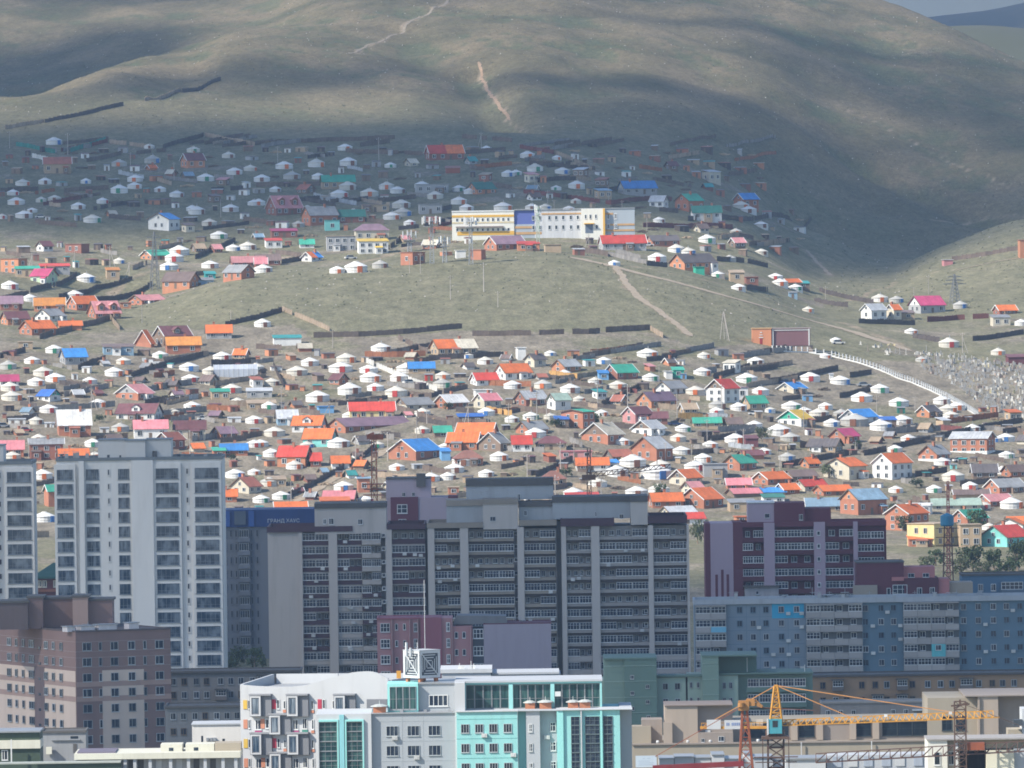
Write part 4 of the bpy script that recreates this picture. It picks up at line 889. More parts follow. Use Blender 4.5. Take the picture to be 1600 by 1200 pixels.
for a, b, n in ((892, 905.5, 1), (914, 937, 2), (942.5, 957, 1)):
    for r in range(6): B.win(a, 1124 + r * 14.2, b, 1137.6 + r * 14.2, -2.5, n, 0.5, fw=0.05, glass=GLASS, frame=mat((0.12, 0.16, 0.17), 0.6, rand=0))
B.box('downpipe', 907, 1114, 909, None, -2.9, -2.51, wht); B.box('rib', 937.5, 1114, 941, None, -2.9, -2.51, turq2)
B.box('wall', 968.5, 1112, 987.5, None, 1.8, 16, wht2)
# brick ventilation shafts with flat caps on the terraces
for a, b, t, y, dd in ((843.5, 862, 1104, 1114, 2.2), (888, 904, 1104, 1113, 1.2), (906, 923, 1103.5, 1113, .6), (583, 603, 1106.5, 1116, 1.2), (821, 836, 1105, 1114, 3)):
    mb = MB().box(B.X(a), dd, B.Z(y) - .2, B.X(b), dd + 1.6, B.Z(t)); o = obj('chimney', mb.mesh('chimney', [brk]), B.o)
    w = B.X(b) - B.X(a); cx = (B.X(a) + B.X(b)) / 2
    obj('chimney_cap', MB().lathe([(w * .72, B.Z(t) + .02), (w * .7, B.Z(t) + .12), (w * .3, B.Z(t) + .38), (.06, B.Z(t) + .42), (.05, B.Z(t) + .95)], 10, cx=cx, cy=dd + .8).mesh('chimney_cap', [mat((0.45, 0.47, 0.45), 0.6)]), o)
B.box('ac_unit', 868, 1087.5, 877, 1095, 3.4, 3.59, WHITE)
# rear wing behind it
B3 = Bld('rear_wing', 'low white rear wing with thin parapets between the turquoise building and the pink one', 'building', 1600, 688, 1047)
B3.box('wall', 690, 1052, 767, None, 0, 14, wht2); B3.box('wall', 767, 1056, 876, None, 2, 14, wht2); B3.box('coping', 688, 1046, 769, 1052, -.25, 14.2, wht); B3.box('coping', 769, 1053, 874, 1056, 1.7, 14.2, wht2)
for a, h in ((718, 9), (723, 6), (736, 12), (740, 8)): 
    o = obj('aerial', MB().bar((B3.X(a), 1, B3.Z(1046)), (B3.X(a), 1, B3.Z(1046 - h)), .1).box(B3.X(a) - .25, .8, B3.Z(1046) , B3.X(a) + .25, 1.3, B3.Z(1041)).mesh('aerial', [WHITE]), B3.o)
# emblem cube on its legs
AC = R(39); P = unproj(656, 1062, 1541); S = 4.1
q = empty('emblem_cube', (P.x, P.y, P.z - 1.7), AC); tag(q, 'white rooftop cube with a square knot emblem of slats on its faces', 'rooftop sign')
z0, z1 = 1.9, 1.9 + 4.25
obj('core', MB().box(.12, .12, z0 + .1, S - .12, S - .12, z1 - .1).mesh('core', [mat((0.05, 0.06, 0.075), 0.7, rand=0)]), q)
for rot, base in ((0, (0, 0, 0)), (R(-90), (0, S, 0))):
    fo = MB(); t = .42; h = z1 - z0
    fo.box(0, 0, z0, S, .11, z0 + t).box(0, 0, z1 - t, S, .11, z1).box(0, 0, z0 + t, t, .11, z1 - t).box(S - t, 0, z0 + t, S, .11, z1 - t)
    o = obj('frame', fo.mesh('frame', [wht]), q, base, rot)
    em = MB(); cx, cz = S / 2, (z0 + z1) / 2; hw, hh = S / 2 - t, h / 2 - t
    em.bar((cx - hw, .08, cz + hh), (cx + hw, .08, cz - hh), .16)
    for sgn in (1, -1):
        for k in (.34, .60, .84):
            em.box(cx - hw * k * .82, .05, cz + sgn * hh * k - .065, cx + hw * k * .82, .115, cz + sgn * hh * k + .065)
            em.box(cx + sgn * hw * k - .055, .05, cz - hh * k * .82, cx + sgn * hw * k + .055, .115, cz + hh * k * .82)
    obj('emblem', em.mesh('emblem', [wht]), o)
for x, y in ((.3, .3), (S - .7, .3), (.3, S - .7), (S - .7, S - .7)): obj('leg', MB().box(x, y, 0, x + .5, y + .5, z0).mesh('leg', [brk]), q)
obj('roof_plate', MB().box(-.05, -.05, z1 + .001, S + .05, S + .05, z1 + .12).mesh('roof_plate', [wht2]), q)
for x, y, hh, w in ((-.5, 2.6, 2.2, .3), (-.4, 1.7, 1.4, .28), (.4, 1.0, 1.3, .1), (1.6, .6, 11, .07)): obj('antenna', MB().box(x - w/2, y - w/2, z1 - (.9 if w > .2 else 0), x + w/2, y + w/2, z1 + hh - (.9 if w > .2 else 0)).mesh('antenna', [wht]), q)
P = unproj(623, 1054, 1560); q = empty('roof_sign', P); tag(q, 'small orange sign board on a post beside the white rooftop cube', 'sign')
obj('board', MB().box(-.35, -.05, -.6, .35, .05, .6).mesh('board', [mat((0.62, 0.30, 0.05), 0.6)]), q); obj('post', MB().bar((0, .1, -1.6), (0, .1, .5), .1).mesh('post', [STEEL]), q)

# tan hall with roof terraces, right of the turquoise building
tan = mat((0.41, 0.335, 0.265), 0.85, 0.06, 0.2, 0.2, rand=0); tan2 = mat((0.31, 0.26, 0.22), 0.85, 0.06, 0.2, 0.2, rand=0); tan3 = mat((0.36, 0.31, 0.235), 0.85, 0.06, 0.2, 0.2, rand=0)
B = Bld('market_hall', 'tan hall with dark glazed openings and roof terraces behind the yellow crane', 'hall', 1660, 988, 1164)
B.box('wall', 988, 1164, 1452, None, 0, 30, tan3); B.box('coping', 987, 1162, 1453, 1164.5, -.3, .5, tan2)
B.box('upper_block', 1040, 1105, 1091, 1164, 2, 16, tan); B.box('upper_block', 1091, 1105, 1146, 1164, 3.2, 16, tan2); B.box('coping', 1039.5, 1103.5, 1146.5, 1105, 1.7, 16.2, mat((0.24, 0.19, 0.16), 0.8, rand=0))  # two tans imitate a sunlit left half and a shaded right half
B.box('stair_head', 1004, 1127, 1036, 1164, 5, 12, tan2); B.box('stair_head', 988, 1137, 1018, 1164, 4, 9, tan3); B.box('shaft', 1037, 1130, 1051, 1164, 1, 1.9, tan)
B.box('upper_wall', 1146, 1134, 1452, 1164, 6, 24, tan2); B.box('coping', 1145.5, 1132, 1453, 1134, 5.6, 24.2, tan3)
B.box('low_room', 1091, 1147, 1146, 1163.9, 1.2, 3.15, tan2); B.win(1123, 1153, 1132, 1161, 1.2, 1); B.win(1096, 1156, 1101, 1162, 1.2, 1, glass=GLASS_D); B.box('light_panel', 1103, 1144, 1111, 1157, 2.9, 3.19, WHITE)
for a, b in ((1165, 1200), (1202, 1234), (1250, 1275), (1335, 1364), (1381, 1452)):
    n = max(1, int((b - a) / 18)); s_ = (b - a) / n
    for k in range(n): B.win(a + k * s_ + .3, 1137, a + (k + 1) * s_ - .3, 1158, 6, 0, 0.5, fw=0.025, glass=GLASS_D, frame=mat((0.03, 0.05, 0.06), 0.5, rand=0), name='glazing')
for a in (1238, 1278, 1330, 1366): B.box('pillar', a, 1134, a + 10, 1163, 5.3, 5.99, tan)
B.box('wall', 1452, 1099, 1530, None, 4, 26, tan3); B.box('wall', 1530, 1097, 1562, None, 2.5, 26, tan); B.box('wall', 1562, 1099, 1640, None, 5, 26, tan2); B.box('coping', 1510, 1095, 1641, 1097, 2.2, 26.2, tan2)  # lighter tan of the middle wall imitates sunlight on it
for a in (1474, 1496): B.win(a, 1128, a + 16, 1150, 4, 1, .5, fw=.04, glass=GLASS_D, frame=mat((0.03, 0.05, 0.06), 0.5, rand=0), name='glazing')
B.box('pipe', 1533, 1099, 1534.2, None, 2.2, 2.49, capd)
for a, b in ((1028, 1.6), (1075, 1.2), (1110, 1.3), (1185, 1.5), (1225, .8)): obj('roof_lamp', MB().lathe([(.18, 0), (.3, .3), (.18, .5)], 8).mesh('roof_lamp', [WHITE]), B.o, (B.X(a), b, B.Z(1163)))
for a in (1252, 1362): obj('flagpole', MB().bar((B.X(a), -.5, B.Z(1186)), (B.X(a), -.5, B.Z(1163)), .16).mesh('flagpole', [WHITE]), B.o)
# white roofs, boards and railings at the lower edge
B = Bld('site_offices', 'row of bright white site cabins below the tan hall', 'cabins', 1560, 1030, 1180)
x = 1030; i = 0
for w, t, m in ((24, 1186, wht), (32, 1184, wht2), (26, 1186, wht2), (21, 1181, wht), (30, 1188, wht2), (12, 1180, wht), (34, 1186, wht2), (20, 1190, wht2)):
    B.box('cabin', x, t, x + w - 1.2, None, (i % 3) * .8, 9, m); B.box('cabin_roof', x - .5, t - 1.2, x + w - .7, t, (i % 3) * .8 - .25, 9.2, STEEL); x += w; i += 1
B = Bld('site_office', 'long white cabin with grey panels along the bottom edge right of the yellow crane mast', 'cabin', 1545, 1228, 1184)
B.box('wall', 1228, 1187, 1290, None, 0, 8, wht); B.box('roof', 1226, 1184.5, 1292, 1187, -.3, 8.3, STEEL); B.box('wall', 1292, 1182, 1450, None, 1, 9, wht2)
for a in (1301, 1326, 1350, 1378, 1400, 1428): B.box('panel', a, 1184, a + 14, 1200, .85, .999, wht if a in (1326, 1400) else mat((0.36, 0.40, 0.46), 0.8, rand=0))
B = Bld('billboard', 'pale blue notice board with faint lines of print by the turquoise wall', 'billboard', 1512, 993, 1181)
B.box('board', 993, 1181, 1026, 1199, 0, .15, mat((0.45, 0.52, 0.58), 0.6, 0.03, 0.05, rand=0)); B.box('post', 996, 1199, 997.5, None, .02, .14, STEEL); B.box('post', 1021, 1199, 1022.5, None, .02, .14, STEEL)
for y, a, b in ((1185, 1004, 1008), (1185, 1011, 1016), (1189, 997, 1015), (1192, 998, 1021), (1195, 997, 1020)): B.box('print_line', a, y, b, y + .7, -.01, -.001, mat((0.30, 0.36, 0.44), 0.7, rand=0))
B = Bld('white_building', 'bright white building with two dark windows at the bottom right corner', 'building', 1505, 1449, 1155)
B.box('wall', 1449, 1157, 1480, None, 0, 10, mat((0.70, 0.68, 0.60), 0.8, 0.04, 0.1, rand=0)); B.box('wall', 1480, 1158, 1500, None, .8, 10, tan3); B.box('wall', 1500, 1158, 1541, 1175, 1.5, 10, tan2); B.box('dark_opening_back', 1500, 1175, 1541, None, 5, 10, mat((0.02, 0.02, 0.025), 0.9, rand=0))
B.box('wall', 1541, 1174, 1584, None, -.5, 10, mat((0.68, 0.65, 0.52), 0.8, 0.04, 0.1, rand=0)); B.box('wall', 1584, 1172, 1660, None, .3, 10, wht2); B.box('wall', 1541, 1158, 1660, 1172, 1.5, 10, tan3); B.box('coping', 1448, 1154.5, 1661, 1157, -.3, 10.3, mat((0.33, 0.31, 0.29), 0.8, rand=0))
B.win(1459, 1175, 1469, 1196, 0, 0, 0, fw=.05, glass=GLASS_D); B.win(1482, 1175, 1491, 1196, .8, 1, 0, fw=.05, glass=GLASS_D)
B.box('pilaster', 1493, 1160, 1497, None, .3, .79, WHITE)
B = Bld('white_gable', 'white wall end with a dark awning at the right edge of the picture', 'building', 1570, 1597, 1108)
B.box('wall', 1597, 1108, 1680, None, 0, 8, wht); B.box('awning', 1583, 1124, 1596.8, 1133, -1.5, 1, mat((0.05, 0.06, 0.07), 0.7)); B.box('annexe', 1575, 1140, 1596.8, None, .5, 7, tan3)

# low roofs in the lower left corner
B = Bld('low_hall', 'low dark green hall with a cream fascia at the lower left edge', 'hall', 1570, 0, 1144)
dgn = mat((0.05, 0.075, 0.05), 0.7, 0.1, 0.15, rand=0); crf = mat((0.60, 0.58, 0.48), 0.8, 0.05, 0.15, rand=0)
B.box('wall', -40, 1145, 62, 1157, .3, 10, dgn); B.box('fascia', -40, 1157, 63, 1170, -.4, 10, crf); B.box('wall', -40, 1170, 62.5, None, 0, 10, dgn); B.box('roof_edge', -40, 1142.6, 63, 1145, -.2, 10.2, STEEL)
B.win(2, 1172, 12, 1188, 0, 1, glass=GLASS_D); obj('lamp_post', MB().bar((B.X(18), -1.5, B.Z(1192)), (B.X(18), -1.5, B.Z(1155)), .2).mesh('lamp_post', [WHITE]), B.o)
B = Bld('service_block', 'grey rendered roof block with a small door, between the green hall and the brown block', 'building', 1620, 64, 1144)
B.box('wall', 64, 1145, 134, None, 0, 9, mat((0.27, 0.275, 0.28), 0.85, 0.07, 0.35, rand=0)); B.roof_edge(63, 1142, 135, 1145.2, 9.2, capd); B.win(110, 1151, 122, 1155, 0, 1, glass=GLASS_D, sub=False); B.box('door', 114, 1163, 120, 1177, -.06, -.001, capd); B.box('hatch', 72, 1167, 81, 1178, -1.2, -.3, crf)
B.box('ledge', 80, 1156, 125, 1157.2, -.3, -.001, STEEL)
B = Bld('long_hall', 'long low hall with a cream roof edge and columns along the bottom left', 'hall', 1540, 118, 1177)
B.box('fascia', 116, 1178, 376, 1187, -.6, 14, crf); B.box('roof', 120, 1176, 180, 1178, 1, 12, mat((0.16, 0.14, 0.18), 0.8, rand=0)); B.box('wall', 118, 1187, 376, None, 1.2, 13, mat((0.38, 0.38, 0.38), 0.85, rand=0))
for a in (193, 208, 232, 264, 292, 318, 346, 366): B.box('column', a, 1187, a + 5, None, -.3, .3, wht2)
for a in (200, 215, 243, 275, 302, 328): B.box('door', a, 1189, a + 9, None, 1.1, 1.19, wht if a in (243, 275) else capd)
B.box('lower_wall', 60, 1190, 190, None, -4, -1, dgn); B.box('roof_edge', 0, 1188.5, 190, 1190.5, -4.4, -.7, mat((0.35, 0.37, 0.33), .7, rand=0))
for a, b, t in ((250, 284, 1167), (289, 334, 1167), (335, 376, 1166)): B.box('parapet', a, t, b, 1178, 3, 9, crf if a < 330 else tan3)
for a in (263, 302): B.win(a, 1172, a + 7, 1177, 2.99, 1, sub=False)
B = Bld('white_block', 'blank white rendered block with small vents, left of the white wavy building', 'building', 1600, 300, 1132)
B.box('wall', 300, 1133, 384, None, 0, 9, mat((0.66, 0.63, 0.58), 0.85, 0.05, 0.15, rand=0)); B.box('coping', 299, 1131, 385, 1133, -.2, 9.2, wht2); B.win(314, 1150, 317, 1164, 0, 0, sub=False, glass=GLASS_D); B.win(347, 1155, 351, 1165, 0, 0, sub=False, glass=GLASS_D)
for a in (322, 328, 333): obj('ac_unit', MB().box(B.X(a), -.5, B.Z(1158), B.X(a) + .42, -.001, B.Z(1153)).mesh('ac_unit', [STEEL]), B.o)

# ------------------------------------------------------------------ cranes
ylw = mat((0.52, 0.25, 0.035), 0.6, 0.2, 0.45, 0.8); rst = mat((0.26, 0.075, 0.035), 0.7, 0.15, 0.2); drk = mat((0.10, 0.06, 0.045), 0.7, 0.15, 0.2)
def crane_pt(D, yo=0): return lambda px, py, d=0: unproj(px, py, D + d) - Vector(yo)
Dc = 1525; base = unproj(1212, 1200, Dc); base.z = ground(base.x, Dc)
q = empty('tower_crane', base); tag(q, 'yellow tower crane with a turquoise cab and a long jib reaching right', 'crane'); W = crane_pt(Dc, base)
obj('mast', lattice(MB(), (0, 0, 0), W(1212, 1152), 2.4, 2.4, 16, .17).mesh('mast', [drk]), q)
obj('scaffold', MB().box(-3.4, -3.2, W(1212, 1182).z, 3.4, -1.6, W(1212, 1181).z).box(-3.2, -3, W(1212, 1190).z, 3.2, -1.8, W(1212, 1189).z).box(-2.1, -2.1, W(1212, 1154).z, 2.1, 2.1, W(1212, 1150).z).bar((-2, -2, W(1212, 1200).z), (-2, -2, W(1212, 1154).z), .14).bar((2, -2, W(1212, 1200).z), (2, -2, W(1212, 1154).z), .14).mesh('scaffold', [drk]), q)
obj('tower_head', lattice(MB(), W(1212.5, 1130), W(1212.5, 1072), 1.9, .5, 7, .15).bar(W(1212.5, 1082), W(1212.5, 1070), .55).mesh('tower_head', [ylw]), q)
obj('turntable', MB().lathe([(1.3, W(1212, 1152).z), (1.5, W(1212, 1149).z), (1.5, W(1212, 1141).z), (1.0, W(1212, 1139).z)], 14).mesh('turntable', [drk]), q)
cabp = W(1206, 1146, -1.2); cb = obj('cab', MB().box(-.55, -.8, 0, 1.55, .8, 2.2).mesh('cab', [mat((0.06, 0.30, 0.36), 0.5)]), q, cabp)
obj('cab_window', MB().box(.1, -.84, 1.0, .9, -.801, 2.0).mesh('cab_window', [GLASS_D]), cb); obj('name_panel', MB().box(-.72, -.85, -.2, -.56, .85, 2.2).box(-.7, -.88, -.1, -.5, -.851, 2.1).mesh('name_panel', [wht]), cb)
jib = MB()
def jib_truss(mb, a0, a1, b0, b1, n, wd, bar):
    for k in range(n):
        t0, t1 = k / n, (k + 1) / n; p0, p1 = a0.lerp(a1, t0), a0.lerp(a1, t1); q0, q1 = b0.lerp(b1, t0), b0.lerp(b1, t1); o = Vector((0, wd, 0)); m_ = Vector((0, wd / 2, 0))
        mb.bar(p0 + m_, q0, bar).bar(p0 + m_, q0 + o, bar).bar(q0, p1 + m_, bar).bar(q0 + o, p1 + m_, bar).bar(q0, q0 + o, bar)
        mb.bar(q0, q1, bar * 1.4).bar(q0 + o, q1 + o, bar * 1.4).bar(p0 + m_, p1 + m_, bar * 1.5)
    return mb
jib_truss(jib, W(1220, 1125.5), W(1552, 1111), W(1220, 1134), W(1562, 1121), 34, 1.3, .11)
obj('jib', jib.mesh('jib', [ylw]), q)
cj = MB(); cj.bar(W(1094, 1137), W(1203, 1136.5), .42); cj.bar(W(1094, 1137, 1.3), W(1203, 1136.5, 1.3), .42)
for k in range(9): cj.bar(W(1096 + k * 13, 1137), W(1096 + k * 13, 1137, 1.3), .12); cj.bar(W(1096 + k * 13, 1137), W(1096 + k * 13, 1129), .08)
cj.bar(W(1096, 1130), W(1203, 1129), .09); obj('counter_jib', cj.mesh('counter_jib', [ylw]), q)
sg = mat((0.16, 0.22, 0.40), 0.6, rand=0)
for a, b, t in ((1104.5, 1126, 1124.5), (1132, 1158.5, 1125)):
    p, r_ = W(a, 1139.5, -.4), W(b, t, -.4); o = obj('name_board', MB().box(p.x, p.y, p.z, r_.x, p.y + .16, r_.z).mesh('name_board', [wht]), q)
    if a > 1130:
        for k in range(8):
            if k == 2: continue
            x = p.x + .3 + k * .27; obj('lettering', MB().box(x, p.y - .03, p.z + .55, x + .17, p.y - .001, p.z + 1.0).mesh('lettering', [sg]), o)
for a, t in ((1170, 1131), (1182, 1124.5)): p = W(a, 1137, .2); r_ = W(a + 10, t, .2); obj('counterweight', MB().box(p.x, p.y, p.z + .22, r_.x, p.y + 1, r_.z).mesh('counterweight', [mat((0.5, 0.45, 0.38), 0.9)]), q)
tie = MB()
for a, y in ((1100, 1134), (1330, 1121), (1490, 1113)): tie.bar(W(1212.5, 1071, .6), W(a, y, .6), .12)
obj('tie_bar', tie.mesh('tie_bar', [mat((0.55, 0.25, 0.08), .6)]), q)
for a in (1300, 1345, 1384, 1430, 1485): p = W(a, 1121.5 - (a - 1300) * .04, -.25); obj('lamp', MB().box(p.x - .25, p.y - .1, p.z - .2, p.x + .25, p.y + .1, p.z + .2).mesh('lamp', [WHITE if a in (1384, 1485) else STEEL]), q)
obj('jib_sign', MB().box(W(1297, 1130, -.4).x, W(1297, 1130, -.4).y, W(1297, 1130).z, W(1342, 1130, -.4).x, W(1342, 1130, -.4).y + .1, W(1297, 1123).z).mesh('jib_sign', [mat((0.30, 0.13, 0.03), .7)]), q) if False else None
Dc = 1512; base = unproj(1166, 1200, Dc); base.z = ground(base.x, Dc)
q = empty('derrick_crane', base); tag(q, 'rust red derrick crane with splayed lattice legs left of the yellow crane mast', 'crane'); W = crane_pt(Dc, base)
lg = MB(); ext = lambda px0, px1: px0 + (px1 - px0) * 2.6
for a, b, d in ((1160, 1155.5, 0), (1167, 1176, 0), (1160, 1155.5, 1.6), (1167, 1176, 1.6)): lg.bar(W(a, 1110, d * .4), W(ext(a, b), 1110 + 90 * 2.6, d), .3)
for k in range(9):
    y = 1112 + k * 20; xl = 1160 - 4.5 * (y - 1110) / 90; xr = 1167 + 9 * (y - 1110) / 90; y2 = y + 20; xl2 = 1160 - 4.5 * (y2 - 1110) / 90; xr2 = 1167 + 9 * (y2 - 1110) / 90
    lg.bar(W(xl, y), W(xr2, y2), .13).bar(W(xr, y), W(xl2, y2), .13).bar(W(xl2, y2), W(xr2, y2), .13)
obj('lattice_leg', lg.mesh('lattice_leg', [rst]), q)
hp = W(1163, 1102); obj('head', MB().box(hp.x - .9, -.6, hp.z - .8, hp.x + .7, 1, hp.z + .7).box(hp.x + .3, -.4, hp.z - .1, hp.x + 1.6, .8, hp.z + .9).bar(hp + Vector((.8, 0, .5)), W(1191, 1104), .45).bar(hp + Vector((.4, 0, .9)), W(1180, 1094), .3).bar(W(1180, 1094), W(1192, 1105), .3).lathe([(.5, hp.z - .2), (.5, hp.z + .4)], 10, cx=hp.x - .5, cy=-.7).mesh('head', [mat((0.33, 0.16, 0.05), 0.7, 0.2, 0.3)]), q)
obj('guy_cable', MB().bar(W(1156, 1106), W(1024, 1182), .1).bar(W(1178, 1105), W(1272, 1110), .06).mesh('guy_cable', [rst]), q)
obj('base_beam', MB().bar(W(1020, 1200), W(1162, 1193), .8).mesh('base_beam', [mat((0.20, 0.025, 0.03), .6)]), q)
Dc = 1500; base = unproj(1500, 1180, Dc); base.z = ground(base.x, Dc)
q = empty('tower_crane', base); tag(q, 'dark brown tower crane with a lattice jib across the bottom right corner', 'crane'); W = crane_pt(Dc, base)
obj('mast', lattice(MB(), (0, 0, 0), W(1500, 1096), 1.7, 1.7, 26, .09).mesh('mast', [drk]), q)
jib = MB(); jib_truss(jib, W(1275, 1178), W(1640, 1156), W(1275, 1192), W(1640, 1172), 22, 1.4, .1); obj('jib', jib.mesh('jib', [mat((0.13, 0.075, 0.06), .7)]), q)
obj('jib_head', MB().bar(W(1486, 1103), W(1515, 1100), .25).bar(W(1490, 1107), W(1512, 1098), .2).bar(W(1500, 1100), W(1500, 1093), .3).mesh('jib_head', [drk]), q)
obj('machinery', MB().box(W(1512, 1163, -.4).x, -.6, W(1512, 1172).z, W(1538, 1163).x, 1.2, W(1512, 1160).z).mesh('machinery', [rst]), q)
obj('guy_cable', MB().bar(W(1500, 1098), W(1600, 1136), .07).mesh('guy_cable', [drk]), q)
# ------------------------------------------------------------------ the hillside settlement
REG = []          # (root, px, py, description, category, group, landmark name or None, fixed label or None)
def reg(o, px, py, desc, cat, group, nick=None, label=None): REG.append([o, px, py, desc, cat, group, nick, label])
OCC = []          # occupied pixels: x0, x1, y
PAL = {'red': (0.52, 0.055, 0.035), 'orange': (0.62, 0.15, 0.035), 'amber': (0.60, 0.24, 0.05), 'rust': (0.33, 0.11, 0.07), 'pink': (0.58, 0.20, 0.22), 'magenta': (0.48, 0.06, 0.15), 'maroon': (0.15, 0.055, 0.06),
       'mauve': (0.24, 0.15, 0.19), 'brown': (0.17, 0.12, 0.105), 'dark': (0.115, 0.10, 0.10), 'grey': (0.25, 0.255, 0.26), 'silver': (0.46, 0.47, 0.48), 'white': (0.66, 0.65, 0.62), 'cream': (0.52, 0.47, 0.37),
       'blue': (0.045, 0.23, 0.56), 'deepblue': (0.03, 0.12, 0.40), 'teal': (0.03, 0.26, 0.25), 'green': (0.04, 0.33, 0.22), 'dkgreen': (0.03, 0.17, 0.13), 'yellow': (0.62, 0.42, 0.06), 'palegreen': (0.36, 0.47, 0.39), 'purple': (0.14, 0.09, 0.13),
       'brick': (0.37, 0.155, 0.095), 'dkbrick': (0.25, 0.11, 0.08), 'obrick': (0.45, 0.20, 0.11), 'tan': (0.40, 0.30, 0.20), 'timber': (0.20, 0.145, 0.11), 'turquoise': (0.20, 0.52, 0.48), 'pinkwall': (0.48, 0.23, 0.22), 'lime': (0.48, 0.60, 0.42), 'yellowwall': (0.58, 0.48, 0.24), 'bluewall': (0.16, 0.34, 0.55), 'greywall': (0.33, 0.33, 0.33), 'striped': (0.56, 0.24, 0.24), 'bluegrey': (0.22, 0.33, 0.42), 'blackwood': (0.075, 0.06, 0.055)}
WORDS_ = {'deepblue': 'deep blue', 'dkgreen': 'dark green', 'palegreen': 'pale green', 'dkbrick': 'dark brick', 'obrick': 'orange brick', 'pinkwall': 'pink', 'yellowwall': 'yellow', 'bluewall': 'blue', 'greywall': 'grey', 'striped': 'faded pink', 'bluegrey': 'blue grey', 'blackwood': 'dark timber', 'dark': 'dark grey'}
wd = lambda c: WORDS_.get(c, c)
_pm = {}
def roofm(c):
    k = ('r', c)
    if k not in _pm: _pm[k] = mat(tuple(x * .92 + .012 for x in PAL[c]), 0.6, 0.22, 0.5, 0.45, rand=0.18, key='roof_sheet', spec=0.35)
    return _pm[k]
def wallm(c):
    k = ('w', c)
    if k not in _pm: _pm[k] = mat(PAL[c], 0.9, 0.12, 0.22, 0.7, rand=0.10, key='wall_finish')
    return _pm[k]
VW = win_meshes(1, 0.0, 1.0, 0.11)
_vwin = MB(); _vwin.box(0, -.05, 0, 1, .05, 1, 0)
for bx in ((-.09, -.09, 1.09, 0), (-.09, 1, 1.09, 1.09), (-.09, 0, 0, 1), (1, 0, 1.09, 1), (.55, 0, .63, 1)): _vwin.box(bx[0], -.12, bx[1], bx[2], -.051, bx[3], 1)
VWIN = _vwin.mesh('window', [GLASS_D, FRAME])
DOORM = MB().box(0, -.06, 0, 1, .04, 1).mesh('door', [WOOD])
CHIM = MB().box(-.35, -.35, 0, .35, .35, 1.6).box(-.42, -.42, 1.45, .42, .42, 1.62).mesh('chimney', [wallm('brick')])
def vwin(p, x, y, z, w, h, rz=0): return obj('window', VWIN, p, (x, y, z), rz, (w, 1, h))

